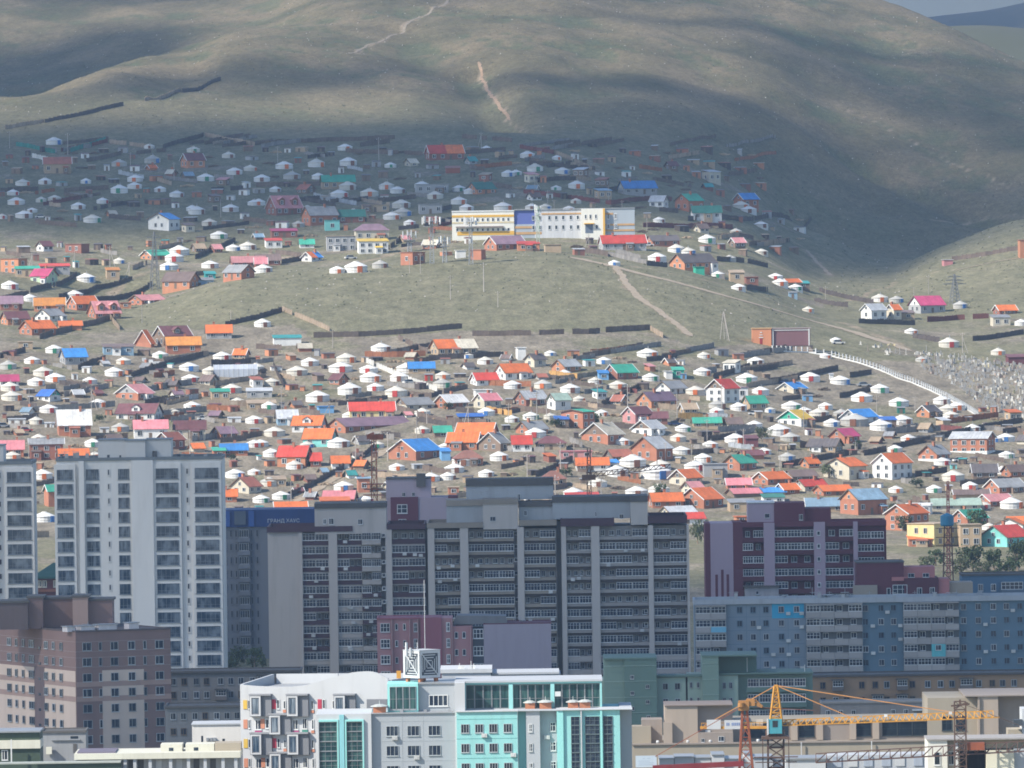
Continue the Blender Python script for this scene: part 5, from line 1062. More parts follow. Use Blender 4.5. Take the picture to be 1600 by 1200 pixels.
def house(x0, xm, x1, yb, yt, roof, wall, nick=None, desc=None, kind='gable', flip=False, gab=None, dorm=0, nw=None, D0=2700, stair=0, roof2=None, base=None, wh=None, chim=True, label=None, cat='house', gw=None, door=True):
    """a house measured in the photo: gable from x0 to xm, long side from xm to x1 (flip: the other way round), foot yb, ridge yt"""
    cx = xm if xm is not None else (x0 + x1) / 2
    P = cast(cx, yb, D0); s = P.y / FPX
    if xm is None: ang = R(rnd.uniform(2, 7)); L = (x1 - x0) * s; G = gw or 6.5; near = (-L / 2, -G / 2); P = cast(x0 + 1, yb, D0); yaw = ang
    else:
        A = abs((xm - x0) if not flip else (x1 - xm)) * s; Bp = abs((x1 - xm) if not flip else (xm - x0)) * s
        Gt = gw or min(8.5, max(4.5, 0.75 * Bp + 1.5)); sa = min(0.80, max(0.16, A / Gt)); ang = math.asin(sa); G = A / sa; L = Bp / math.cos(ang)
        if G > 11: G = 11.0
        yaw = ang if not flip else -ang; near = (-L / 2, -G / 2) if not flip else (L / 2, -G / 2)
    c, sn = math.cos(yaw), math.sin(yaw)
    ctr = Vector((P.x - (near[0] * c - near[1] * sn), P.y - (near[0] * sn + near[1] * c), P.z))
    H = (yb - yt) * s; rise = min(0.52 * H, G / 2 * 0.75) if kind in ('gable', 'hip') else 0.35
    if wh: rise = H - wh
    h = H - rise
    name = 'house' if cat == 'house' else cat.replace(' ', '_')
    q = empty(name, ctr, yaw); wm = wallm(wall); rm = roofm(roof)
    if base: wb = wallm(base)
    l, g = L / 2, G / 2; f = -1.8
    mb = MB()
    if kind == 'gable':
        v = [(-l,-g,f),(l,-g,f),(l,g,f),(-l,g,f),(-l,-g,h),(l,-g,h),(l,g,h),(-l,g,h)]
        mb.add(v, [(0,1,5,4),(2,3,7,6),(1,2,6,5),(3,0,4,7)]); obj('wall', mb.mesh('wall', [wm]), q)
        gm_ = wallm(gab) if gab else wm
        t = .02
        for sx in (-1, 1):
            x = sx * l; pts = [(x, -g, h), (x, g, h), (x, 0, H - .12), (x - sx * .2, -g, h), (x - sx * .2, g, h), (x - sx * .2, 0, H - .12)]
            obj('gable', MB().add(pts, [(0,1,2),(5,4,3),(0,2,5,3),(1,4,5,2),(0,3,4,1)]).mesh('gable', [gm_]), q)
        ov = .45; sl = (H - h) / g; zo = h - ov * sl; th = .14
        for sy in (-1, 1):
            xs = [(-l - ov, l + ov)] if not (roof2) else [(-l - ov, 0), (0.001, l + ov)]
            for xi, (xa, xb) in enumerate(xs):
                v = [(xa, sy*(g+ov), zo), (xb, sy*(g+ov), zo), (xb, 0, H), (xa, 0, H)]; v += [(a, b, z + th) for a, b, z in v]
                r_ = obj('roof', MB().add(v, [(0,3,2,1),(4,5,6,7),(0,1,5,4),(1,2,6,5),(2,3,7,6),(3,0,4,7)]).mesh('roof', [roofm(roof2) if xi else rm]), q)
                # standing seams of the sheet metal
                sm = MB(); k = max(2, int((xb - xa) / 1.1))
                for i in range(k + 1):
                    x = xa + (xb - xa) * i / k; sm.bar((x, sy*(g+ov), zo + th + .01), (x, 0, H + th + .01), .07)
                obj('seam', sm.mesh('seam', [rm if not xi else roofm(roof2)]), r_)
        vm = WHITE if rnd.random() < .35 else WOOD
        for sx in (-1, 1):
            tr = MB()
            xv = sx*(l+ov+.04)
            tr.add([(xv-.09, -g-ov, zo-.08), (xv-.09, 0, H-.08), (xv-.09, g+ov, zo-.08), (xv-.09, g+ov, zo+.2), (xv-.09, 0, H+.2), (xv-.09, -g-ov, zo+.2), (xv+.09, -g-ov, zo-.08), (xv+.09, 0, H-.08), (xv+.09, g+ov, zo-.08), (xv+.09, g+ov, zo+.2), (xv+.09, 0, H+.2), (xv+.09, -g-ov, zo+.2)], [(0,1,4,5),(1,2,3,4),(6,11,10,7),(7,10,9,8),(0,6,7,1),(1,7,8,2),(5,4,10,11),(4,3,9,10),(0,5,11,6),(2,8,9,3)])
            obj('verge_board', tr.mesh('verge_board', [vm]), q)

    elif kind == 'hip':
        mb.box(-l, -g, f, l, g, h); obj('wall', mb.mesh('wall', [wm]), q); ov = .5; k = max(0, l - g * .9)
        v = [(-l-ov,-g-ov,h-.05),(l+ov,-g-ov,h-.05),(l+ov,g+ov,h-.05),(-l-ov,g+ov,h-.05),(-k-.01,0,H),(k+.01,0,H)]
        obj('roof', MB().add(v, [(0,1,5,4),(1,2,5),(2,3,4,5),(3,0,4),(0,3,2,1)]).mesh('roof', [rm]), q)
    else:                                                     # flat or lean-to
        mb.box(-l, -g, f, l, g, h); obj('wall', mb.mesh('wall', [wm]), q); tl = .9 if kind == 'mono' else .0; ov = .3
        v = [(-l-ov,-g-ov,h+.02),(l+ov,-g-ov,h+.02),(l+ov,g+ov,h+.02+tl),(-l-ov,g+ov,h+.02+tl)]; v += [(a, b, z + .16) for a, b, z in v]
        obj('roof', MB().add(v, [(0,3,2,1),(4,5,6,7),(0,1,5,4),(1,2,6,5),(2,3,7,6),(3,0,4,7)]).mesh('roof', [rm]), q)
        if tl: obj('gable', MB().add([(-l,g-.1,h),(l,g-.1,h),(l,g-.1,h+tl),(-l,g-.1,h+tl)], [(0,1,2,3)]).mesh('gable', [wm]), q)
    if base:
        obj('plinth', MB().box(-l-.06, -g-.06, f, l+.06, g+.06, min(1.1, h*.4)).mesh('plinth', [wb]), q)
    if h > 1.4 and L > 3:
        n = nw if nw is not None else max(1, int(L / 2.8)); two = h > 4.6; dn = door and n > 1 and not two; W_ = min(1.25, L / (n + 1.0)); 
        for st in range(2 if two else 1):
            zz = (h * .36 if not two else h * (.14 if st == 0 else .6)); hh = min(1.35, h * .42 if not two else h * .24)
            for i in range(n):
                x = -l + L * (i + .5) / n - W_ / 2
                if dn and i == n // 2 and n > 2: obj('door', DOORM, q, (x, -g, .05), 0, (.95, 1, min(2, h * .75)))
                else: vwin(q, x, -g, zz, W_, hh)
            sx = -1 if not flip else 1; rz = R(-90) if sx < 0 else R(90)
            if G > 4 and (xm is not None):
                for off in ([0] if G < 6.5 else [-1.6, 1.4]):
                    vwin(q, sx * l, (off + .5) if sx < 0 else (off - .5), zz, 1.0, hh, rz)
        if xm is not None and kind == 'gable' and rise > 1.6: vwin(q, (-l if not flip else l), .4 if not flip else -.4, h + .25, .8, min(.9, rise * .4), R(-90) if not flip else R(90))
    for d in range(dorm):
        x = -l + L * (d + .5) / dorm; w = 1.3; z0 = h + .25 * (H - h); y0 = -g * .85; zt = h + .8 * (H - h)
        o = obj('dormer', MB().add([(x-w,y0,z0-.4),(x+w,y0,z0-.4),(x+w,y0,zt-.5),(x,y0,zt+.3),(x-w,y0,zt-.5),(x-w,0,z0-.4),(x+w,0,z0-.4),(x+w,0,zt-.5),(x,0,zt+.3),(x-w,0,zt-.5)],
            [(0,1,2,3,4),(1,6,7,2),(5,0,4,9)]).mesh('dormer', [wm]), q)
        obj('dormer_roof', MB().add([(x-w-.25,y0-.3,zt-.65),(x,y0-.3,zt+.38),(x+w+.25,y0-.3,zt-.65),(x-w-.25,0,zt-.65),(x,0,zt+.38),(x+w+.25,0,zt-.65)], [(0,1,4,3),(1,2,5,4)]).mesh('dormer_roof', [rm]), o)
        vwin(o, x - .5, y0, z0 + .1, 1.0, max(.6, (zt - z0) * .55))
    if cat == 'house' and L > 6 and h > 1.6 and rnd.random() < .4:      # a lean-to porch or annexe against the long side
        pw = rnd.uniform(1.8, 3.2); pd = rnd.uniform(1.2, 2.0); pxx = rnd.uniform(-l + .2, l - pw - .2); ph = min(h * .82, 2.3); pm = rnd.choice([wm, wallm('timber'), wallm('white'), wallm('tan')])
        o = obj('porch', MB().box(pxx, -g - pd, f, pxx + pw, -g - .002, ph).mesh('porch', [pm]), q)
        obj('porch_roof', MB().add([(pxx-.2,-g-pd-.25,ph+.02),(pxx+pw+.2,-g-pd-.25,ph+.02),(pxx+pw+.2,-g-.14,ph+.5),(pxx-.2,-g-.14,ph+.5),(pxx-.2,-g-pd-.25,ph+.12),(pxx+pw+.2,-g-pd-.25,ph+.12),(pxx+pw+.2,-g-.14,ph+.6),(pxx-.2,-g-.14,ph+.6)], [(0,3,2,1),(4,5,6,7),(0,1,5,4),(1,2,6,5),(2,3,7,6),(3,0,4,7)]).mesh('porch_roof', [rm if rnd.random() < .5 else roofm(rnd.choice(['grey','brown','rust']))]), o)
        vwin(o, pxx + pw * .3, -g - pd, .8, pw * .4, ph * .4)
    if chim and kind in ('gable', 'hip') and rnd.random() < .6: obj('chimney', CHIM, q, (rnd.uniform(-.5, .5) * l, rnd.choice([.5, .8, -.35]), H - .55))
    mx = (x0 + x1) / 2; my = (yb + yt) / 2
    OCC.append((x0, x1, yb, yt))
    if desc is None:
        t = {'gable': 'house', 'hip': 'hip roofed house', 'flat': 'flat roofed hut', 'mono': 'lean-to shed'}[kind] if cat == 'house' else cat
        desc = f'{wd(wall)} {t} with {wd(roof)} roof'
    reg(q, mx, my, desc, cat, 'houses of the hillside settlement' if cat == 'house' else 'sheds of the hillside settlement', nick, label)
    return q

# gers: felt tents with a low wall, a shallow cone of a roof, a crown, a door and a stove pipe
FELT = [mat((0.66, 0.65, 0.62), 0.9, 0.07, 0.10, 0.5, rand=0.06, key='felt_cover'), mat((0.56, 0.53, 0.46), 0.9, 0.1, 0.14, 0.5, rand=0.06, key='felt_cover'), mat((0.40, 0.39, 0.36), 0.9, 0.12, 0.25, 0.5, rand=0.1, key='felt_cover')]
ROPE = mat((0.50, 0.46, 0.40), 0.9, rand=0.1)
GW = MB().lathe([(3.05, -1.2), (3.05, 0), (3.0, 1.55)], 18).mesh('wall', [FELT[0]])
GR = MB().lathe([(3.18, 1.46), (3.1, 1.62), (1.9, 2.15), (0.75, 2.62), (0.7, 2.66)], 18).mesh('roof', [FELT[0]])
GC = MB().lathe([(0.8, 2.6), (0.8, 2.74), (0.5, 2.82), (0.05, 2.86)], 12).mesh('crown', [FELT[1]])
GB = MB().lathe([(3.09, .45), (3.09, .53), (3.07, .53)], 18).lathe([(3.07, 1.15), (3.07, 1.23), (3.04, 1.23)], 18).mesh('rope_band', [ROPE])
GD = MB().box(-.55, -3.25, 0, .55, -2.9, 1.5).box(-.68, -3.2, 0, -.551, -2.9, 1.6).box(.551, -3.2, 0, .68, -2.9, 1.6).box(-.68, -3.22, 1.501, .68, -2.9, 1.62).mesh('door', [WOOD])
GP = MB().bar((.35, .1, 2.5), (.35, .1, 3.55), .16).mesh('stove_pipe', [STEEL])
DOORS = {'orange': mat((0.55, 0.14, 0.04), .6), 'brown': mat((0.20, 0.085, 0.05), .6), 'blue': mat((0.05, 0.16, 0.40), .6), 'red': mat((0.42, 0.05, 0.04), .6), 'green': mat((0.04, 0.22, 0.12), .6)}
NG = [0]
def ger(px, py, w, cover=None, door=None, da=None):
    i = NG[0]; NG[0] += 1
    P = cast(px, py, 2700 if py > 395 else 2700); s = P.y / FPX; k = min(1.6, max(.65, w * s / 5.8))
    cover = cover if cover is not None else rnd.choices([0, 1, 2], [.74, .17, .09])[0]
    door = door or rnd.choice(['orange', 'orange', 'brown', 'brown', 'blue', 'red', 'green'])
    kz = k * rnd.uniform(.92, 1.08)
    q = empty('ger', (P.x, P.y + 2.2 * k, P.z + .05), R(da if da is not None else rnd.uniform(-10, 55))); q.scale = (k, k, kz)
    m = FELT[cover]
    obj('wall', GW, q, mats=[m]); r_ = obj('roof', GR, q, mats=[m if rnd.random() < .85 else FELT[min(2, cover + 1)]]); obj('crown', GC, r_)
    obj('rope_band', GB, q); obj('door', GD, q, mats=[DOORS[door]])
    pipe = rnd.random() < .6
    if pipe: obj('stove_pipe', GP, r_)
    OCC.append((px - w / 2, px + w / 2, py, py - 13))
    reg(q, px, py - 6, f"{['white', 'cream', 'grey'][cover]} felt ger with {door} door", 'ger', 'gers of the hillside settlement')

# fences of upright planks
def plank_panel(seed, n=14, L=3.0):
    r = random.Random(seed); mb = MB(); w = L / n
    for i in range(n):
        h = 1.75 + r.uniform(-.16, .16); o = r.uniform(-.02, .02); mb.box(i * w + .01, -.03 + o, -.9, (i + 1) * w - .01, .03 + o, h)
    mb.box(0, .031, .4, L, .09, .5).box(0, .031, 1.3, L, .09, 1.4)
    return mb.mesh('panel', [WOOD])
PANELS = [plank_panel(i) for i in range(5)]
POST = MB().box(-.09, -.09, -1.2, .09, .09, 1.95).mesh('post', [WOOD])
FCOL = {'brown': (0.145, 0.11, 0.09), 'dark': (0.085, 0.07, 0.065), 'tan': (0.33, 0.255, 0.185), 'grey': (0.23, 0.215, 0.20), 'maroon': (0.16, 0.055, 0.05), 'green': (0.03, 0.20, 0.16), 'white': (0.58, 0.57, 0.53), 'rust': (0.30, 0.12, 0.06), 'amber': (0.48, 0.28, 0.10), 'metal': (0.34, 0.36, 0.38)}  # dark also carries the shade on fence faces turned from the sun
FM = {k: mat(v, 0.9, 0.25, 0.3, 1.2, rand=0.16, key='fence_planks') for k, v in FCOL.items()}
def fence(pts, col='brown', h=1.0, label=None, name='fence', px=True):
    W = [cast(a, b, 2650) for a, b in pts]; P0 = W[0]
    q = empty(name, P0); k = 0; m = FM[col]
    for a, b in zip(W[:-1], W[1:]):
        dx, dy = b.x - a.x, b.y - a.y; L = math.hypot(dx, dy); n = max(1, round(L / 3.0)); rz = math.atan2(dy, dx)
        if n > 60: n = 60
        for i in range(n):
            x = a.x + dx * i / n; y = a.y + dy * i / n; x2 = a.x + dx * (i + 1) / n; y2 = a.y + dy * (i + 1) / n
            z = min(ground(x, y), ground(x2, y2)); 
            if h * rnd.random() < 0.03: continue
            obj('panel', PANELS[k % 5], q, (x - P0.x, y - P0.y, z - P0.z + rnd.uniform(0, .12)), rz, (L / n / 3.0, 1, h * rnd.uniform(.94, 1.05)), [m]); k += 1
            if k % 2 == 0: obj('post', POST, q, (x - P0.x, y - P0.y, z - P0.z), rz, (1, 1, h), [m])
    mx = sum(p[0] for p in pts) / len(pts); my = sum(p[1] for p in pts) / len(pts)
    reg(q, mx, my, f'{col} plank fence', 'fence', 'plank fences round the yards', None, label)
    return q
# posts, masts, cars, small sheds
PM = mat((0.40, 0.36, 0.32), .9, rand=.15); PT = mat((0.25, 0.19, 0.14), .9, rand=.15)
def _pole(kind):
    mb = MB(); mb.bar((0, 0, -1), (0, 0, 1), .02)
    return mb
POLE = MB().lathe([(.17, -1.5), (.15, 0), (.1, 8.5)], 7).mesh('shaft', [PM])
ARM = MB().box(-.9, -.06, 7.9, .9, .06, 8.03).box(-.6, -.05, 7.2, .6, .05, 7.3).mesh('crossarm', [PT])
INS = MB().lathe([(.07, 8.04), (.07, 8.3)], 6, cx=-.8).lathe([(.07, 8.04), (.07, 8.3)], 6, cx=.8).lathe([(.07, 8.5), (.07, 8.75)], 6).mesh('insulator', [WHITE])
STRUT = MB().bar((0, 0, 7.2), (2.6, .6, -1.2), .2).mesh('strut', [PM])
def pole(px, yb, yt, kind='p', D0=2700):
    P = cast(px, yb, D0); s = P.y / FPX; k = (yb - yt) * s / 8.75
    q = empty('utility_pole', P, rnd.uniform(-.6, .6)); q.scale = (max(.8, k), max(.8, k), k)
    obj('shaft', POLE, q); a = obj('crossarm', ARM, q); obj('insulator', INS, a)
    if kind in 'aA': obj('strut', STRUT, q, scale=(-1 if kind == 'a' else 1, 1, 1))
    reg(q, px, (yb + yt) / 2, 'slender utility pole' if kind == 'p' else 'braced utility pole with a leaning strut', 'utility pole', 'utility poles of the settlement')
CARB = MB().add([(-2.1,-.85,.35),(2.1,-.85,.35),(2.1,.85,.35),(-2.1,.85,.35),(-2.1,-.85,.85),(2.1,-.85,.8),(2.1,.85,.8),(-2.1,.85,.85)], [(0,3,2,1),(4,5,6,7),(0,1,5,4),(1,2,6,5),(2,3,7,6),(3,0,4,7)]).mesh('body', [WHITE])
CABN = MB().add([(-1.5,-.75,.85),(1.1,-.75,.82),(1.1,.75,.82),(-1.5,.75,.85),(-1.1,-.62,1.42),(.5,-.62,1.42),(.5,.62,1.42),(-1.1,.62,1.42)], [(4,5,6,7),(0,1,5,4),(1,2,6,5),(2,3,7,6),(3,0,4,7)]).mesh('cabin', [GLASS_D])
CRF = MB().box(-1.08, -.62, 1.421, .5, .62, 1.48).mesh('roof', [WHITE]); WHL = MB().add([(.33*math.cos(a*math.pi/5),sy,.33+.33*math.sin(a*math.pi/5)) for sy in (-.11,.11) for a in range(10)], [tuple(range(9,-1,-1)), tuple(range(10,20))]+[(i,(i+1)%10,10+(i+1)%10,10+i) for i in range(10)]).mesh('wheel', [mat((.02,.02,.02),.9)])
CCOL = {'white': WHITE, 'silver': mat((.4,.41,.42),.35,.03,.05,metal=.4), 'dark blue': mat((.03,.05,.12),.35,.03,.05), 'red': mat((.35,.03,.03),.35,.03,.05)}
def car(px, py, col='white', rz=0.0):
    P = cast(px, py, 2300); q = empty('parked_car', P, rz); q.scale = (1.05,) * 3; m = CCOL[col]
    obj('body', CARB, q, mats=[m]); obj('cabin', CABN, q); obj('roof', CRF, q, mats=[m])
    for x in (-1.35, 1.35):
        for y in (-.8, .8): obj('wheel', WHL, q, (x, y, 0))
    reg(q, px, py - 4, f'{col} parked car', 'car', 'cars parked in the settlement')
SHM = {}
def shed(px, py, w, h, col, roofc, kind=None, rz=None, noun='shed'):
    """small outbuildings: lean-to sheds, privies, timber stacks"""
    P = cast(px, py, 2650); s = P.y / FPX; W_, H_ = w * s, h * s; d = max(1.4, W_ * .7)
    q = empty(noun.replace(' ', '_'), (P.x, P.y + d / 2, P.z), R(rz if rz is not None else rnd.uniform(-25, 45)))
    obj('wall', MB().box(-W_/2, -d/2, -1.3, W_/2, d/2, H_ * .86).mesh('wall', [wallm(col)]), q)
    v = [(-W_/2-.2,-d/2-.2,H_*.861),(W_/2+.2,-d/2-.2,H_*.861),(W_/2+.2,d/2+.2,H_),(-W_/2-.2,d/2+.2,H_)]; v += [(a, b, z + .12) for a, b, z in v]
    obj('roof', MB().add(v, [(0,3,2,1),(4,5,6,7),(0,1,5,4),(1,2,6,5),(2,3,7,6),(3,0,4,7)]).mesh('roof', [roofm(roofc)]), q)
    if W_ > 1.8: obj('door', DOORM, q, (-W_ * .2, -d/2, 0), 0, (min(.9, W_ * .4), 1, H_ * .7))
    OCC.append((px - w / 2, px + w / 2, py, py - 13)); reg(q, px, py - h / 2, f'small {wd(col)} {noun} with {wd(roofc)} roof', noun, 'sheds of the hillside settlement')
def woodpile(px, py, w):
    P = cast(px, py, 2650); s = P.y / FPX; L = w * s; mb = MB(); r_ = random.Random(px * 7 + py)
    for i in range(16):
        x = r_.uniform(-L/2, L/2); z = r_.uniform(.1, .9) * (1 - abs(x) / L); a = r_.uniform(-.5, .5); mb.bar((x - .8, -.3 + a, z), (x + .8, .3 - a, z + .1), r_.uniform(.18, .45))
    q = obj('woodpile', mb.mesh('woodpile', [WOOD if r_.random() < .6 else wallm('tan')]), None, P); OCC.append((px - w/2, px + w/2, py, py - 6)); reg(q, px, py - 3, 'low heap of timber and scrap', 'woodpile', 'timber heaps in the yards')
# trees and bushes of many small leaf clumps
def crown_mesh(seed, n=1100):
    r = random.Random(seed); v = []; f = []
    blobs = [(r.gauss(0, .34), r.gauss(0, .34), r.uniform(.2, 1.05), r.uniform(.16, .42)) for _ in range(14)]
    for i in range(n):
        bx, by, bz, br = r.choice(blobs); a = Vector((r.gauss(0, 1), r.gauss(0, 1), r.gauss(0, 1))).normalized() * br * r.uniform(.45, 1.05)
        c = Vector((bx + a.x, by + a.y, bz + a.z * .9)); u = Vector((r.gauss(0,1), r.gauss(0,1), r.gauss(0,1))).normalized(); w = u.cross(Vector((r.gauss(0,1), r.gauss(0,1), r.gauss(0,1)))).normalized(); s = r.uniform(.03, .075); k = len(v)
        v += [tuple(c + u*s), tuple(c + w*s), tuple(c - u*s), tuple(c - w*s)]; f.append((k, k+1, k+2, k+3))
    me = bpy.data.meshes.new('crown'); me.from_pydata(v, [], f); me.update(); return me
LEAF = mat((0.050, 0.075, 0.032), .8, .35, .1, 3.0, rand=.3, key='leaves'); LEAF2 = mat((0.085, 0.10, 0.05), .8, .35, .1, 3.0, rand=.3, key='leaves')
CRW = [crown_mesh(i) for i in range(3)]
for m_ in CRW: m_.materials.append(LEAF)
TRK = MB().lathe([(.09, -.2), (.06, .3), (.03, .8)], 6).bar((0,0,.25), (.3,.1,.7), .05).bar((0,0,.3), (-.25,-.1,.75), .05).mesh('trunk', [PT])
def tree(px, yb, w, h, desc='leafy green tree', light=False, D0=2400):
    P = cast(px, yb, D0); s = P.y / FPX; q = empty('tree', P, rnd.uniform(0, 6)); q.scale = (w * s / 1.7, w * s / 1.7, h * s / 1.35)
    obj('trunk', TRK, q); obj('crown', rnd.choice(CRW), q, mats=[LEAF2 if light else LEAF]); reg(q, px, yb - h / 2, desc, 'tree', 'trees among the houses')
# ------------------------------------------------------------------ houses (photo pixels of gable edge, corner, far edge, foot, ridge)
H = house
# upper slope in the cloud's shade
H(664,672,725,251,227,'red','dkbrick','long red-roofed brick house highest on the slope',nw=4,roof2='orange')
H(68,None,110,271,246,'rust','tan','rust-roofed tan house'); H(282,293,320,263,240,'maroon','obrick','maroon-roofed orange house')
H(231,264,280,361,333,'blue','white','white two storey house with blue roof',wh=4.6)
H(101,127,139,396,380,'dkbrick','dkbrick',None,'roofless brick hut','flat',nw=0); H(0,29,42,428,403,'dkbrick','obrick','flat roofed orange brick block','orange brick block with flat roof','flat')
H(219,237,266,406,391,'green','obrick','green-roofed orange house'); H(47,75,89,445,420,'magenta','lime','magenta-roofed pale green house',flip=True)
H(23,None,60,432,419,'green','tan',kind='mono'); H(62,None,108,425,415,'red','greywall',kind='mono'); H(166,None,186,437,421,'amber','tan',kind='mono')
H(253,296,312,451,425,'brown','obrick','brown-roofed orange brick house',flip=True); H(348,377,397,437,414,'grey','brick','grey-roofed brick house by the grassy knoll',flip=True)
H(362,None,414,418,401,'striped','brick','faded red roofed brick house'); H(320,None,336,438,427,'teal','teal',kind='mono'); H(290,None,334,451,437,'grey','bluegrey',kind='mono')
H(0,None,34,485,463,'mauve','dkbrick','mauve-roofed house at the left edge',flip=False); H(53,None,100,487,466,'amber','obrick','amber-roofed brick house')
H(104,120,153,485,463,'orange','brick','orange-roofed brick house under the spur'); H(136,150,188,498,471,'striped','brick','pink steep-roofed house with dormers',dorm=2,wh=2.0)
H(200,222,257,476,461,'striped','brick'); H(187,None,204,482,472,'rust','obrick',kind='flat'); H(0,12,45,508,487,'maroon','obrick')
H(54,78,100,502,483,'grey','white','white gabled house with grey roof',gab='white'); H(29,50,86,524,501,'orange','brick','orange-roofed brick house on the bank',gab='brick')
H(92,None,127,515,502,'orange','obrick'); H(28,None,50,546,533,'tan','tan',None,None,'flat',nw=1); H(92,102,136,570,545,'blue','greywall','blue-roofed grey house')
H(211,236,241,543,516,'orange','brick','narrow orange A-roofed brick house',wh=1.6); H(239,258,299,543,510,'maroon','timber','big maroon-roofed dark house with gable dormer',dorm=1)
H(260,None,313,553,527,'amber','brick','amber-roofed brick house with two windows',nw=2); H(322,None,361,530,508,'orange','greywall','orange-roofed grey house under the knoll fence')
H(161,None,208,554,541,'brown','bluegrey',kind='mono'); H(180,216,239,626,601,'striped','brick','red-roofed brick house with pale gable trim',gab='greywall')
H(181,241,252,658,631,'maroon','white','maroon-roofed white house with a balcony dormer',flip=True,dorm=1,nw=4); H(209,None,261,687,657,'pink','white','pink-roofed white house above the tower')
H(272,None,320,686,658,'maroon','cream','maroon-roofed cream house'); H(242,265,288,704,676,'rust','dkbrick'); H(91,None,141,681,641,'white','brick','brick house with tall white sheet roof',nw=2,wh=3.6)
H(57,78,94,628,609,'deepblue','white','small white house with deep blue roof',flip=True,gab='green'); H(330,None,358,625,611,'green','tan',kind='mono'); H(0,None,28,604,586,'magenta','white','magenta-roofed white house')
H(0,None,36,714,689,'pink','brick','pink-roofed brick house at the left edge'); H(46,None,98,718,686,'grey','dkbrick','grey-roofed two storey brick house',wh=4.7); H(92,None,138,724,702,'orange','brick','orange roof just above the pale tower')
H(344,None,386,712,694,'blue','brick','blue-roofed brick house beside the pale tower'); H(330,345,370,686,667,'mauve','brick'); H(333,None,352,715,703,'green','brick',kind='mono')
H(360,389,408,772,746,'rust','cream','rust-roofed cream gabled house'); H(346,None,369,785,765,'orange','brick','small orange-roofed brick hut'); H(68,76,90,792,758,'green','brick','green-roofed brick house seen between the towers')
H(386,None,430,640,629,'tan','tan',kind='mono'); H(385,None,424,622,610,'silver','greywall',kind='mono')
# around the school and the crest
H(503,None,554,296,274,'green','tan','green-roofed tan house among gers'); H(730,745,775,304,285,'dkgreen','obrick','dark green-roofed orange house'); H(415,432,472,337,306,'striped','dkbrick','big red-roofed dark brick house with dormers',dorm=2,wh=3.2)
H(471,485,528,353,323,'grey','brick','grey-roofed tall brick house',wh=4.2); H(650,None,700,303,287,'grey','greywall','long pale container house','long grey container','flat',cat='house'); H(528,None,570,349,328,'dkgreen','dkbrick','dark green-roofed brick house')
H(507,None,530,361,343,'teal','turquoise',kind='flat'); H(510,None,555,393,364,'tan','greywall','unfinished grey concrete house','unfinished grey concrete house','flat',nw=4,wh=5.6); H(555,None,607,377,350,'mauve','cream','mauve hip-roofed cream house','cream hip roofed house','hip')
H(560,None,606,397,376,'yellow','white','white house with yellow eaves',kind='mono',nw=4); H(424,None,464,372,360,'magenta','dkbrick',kind='mono'); H(468,None,490,388,374,'green','white'); H(415,None,440,388,375,'red','white',kind='mono')
H(471,487,503,409,394,'orange','white','white house with half blue half orange roof',roof2='blue'); H(400,None,437,415,398,'brown','dkbrick'); H(398,None,416,420,403,'pink','brick')
H(626,645,664,414,393,'rust','brick','rusty brick block under the antennas','rusty brick block','flat'); H(712,None,727,404,390,'white','white',None,'white cabin','flat',nw=0); H(735,752,759,406,389,'brick','brick',None,'small brick block','flat',nw=0)
H(757,776,822,392,369,'mauve','brick','mauve-roofed brick house before the school'); H(808,None,842,392,380,'red','obrick','low red roof before the school',kind='mono'); H(851,None,876,394,381,'tan','tan',None,'tan boarded enclosure','flat',nw=0)
H(565,None,607,332,319,'tan','tan',kind='flat'); H(696,None,718,271,262,'rust','rust',kind='mono',nw=0); H(655,None,690,335,318,'grey','greywall',kind='flat')
H(966,976,1027,304,283,'blue','greywall','blue-roofed long house under the big hill',nw=4); H(1055,1076,1100,331,303,'green','brick','green-roofed brick house with a cupola'); H(1082,None,1127,343,322,'dkgreen','white','low dark green-roofed white house')
H(1147,1162,1186,325,302,'blue','brick','blue-roofed house farthest right on the upper slope'); H(936,942,1010,391,368,'red','greywall','long orange-red-roofed grey house right of the school',nw=5,roof2='red'); H(1010,1020,1062,384,368,'dark','brick','dark-roofed brick house right of the school')
H(1047,1070,1120,422,397,'dark','obrick','dark-roofed orange house at the knoll edge',gab='obrick'); H(1086,None,1100,427,416,'green','green',None,'green container','flat',nw=0); H(1165,None,1184,444,432,'rust','dkbrick',kind='flat'); H(1140,None,1162,440,425,'tan','tan',kind='mono')
# right hand side
H(1222,1232,1252,446,436,'orange','tan'); H(1245,None,1264,450,442,'teal','timber',kind='mono'); H(1421,1439,1478,490,463,'magenta','greywall','crimson-roofed house with pale gable',gab='white'); H(1346,1362,1386,500,475,'silver','white','silver-roofed white house by the dark fence')
H(1386,1397,1409,500,476,'orange','cream'); H(1409,None,1428,499,488,'brown','tan',kind='mono'); H(1553,1562,1590,492,477,'orange','dkbrick','orange-roofed house at the right edge'); H(1551,None,1578,510,495,'grey','cream',kind='mono')
H(1575,None,1612,570,557,'maroon','maroon',kind='mono',nw=0); H(1593,None,1606,404,374,'rust','obrick',None,'tall orange brick gatepost','flat',nw=0); H(1474,None,1488,416,405,'white','striped',None,'small red and white hut','flat',nw=0)
H(1433,1452,1470,653,634,'dark','obrick','dark-roofed orange gabled house'); H(1215,1240,1262,615,598,'blue','cream','blue-roofed cream house below the cemetery wall'); H(1215,1252,1271,667,641,'yellow','white','yellow-roofed white house with green gable',gab='green')
H(1314,1340,1373,662,640,'blue','white','blue-roofed house with pale gable',gab='greywall'); H(1296,1320,1344,693,670,'magenta','brick','crimson-roofed brick house'); H(1262,1305,1318,707,686,'dark','tan','dark grey roofed tan house',flip=True)
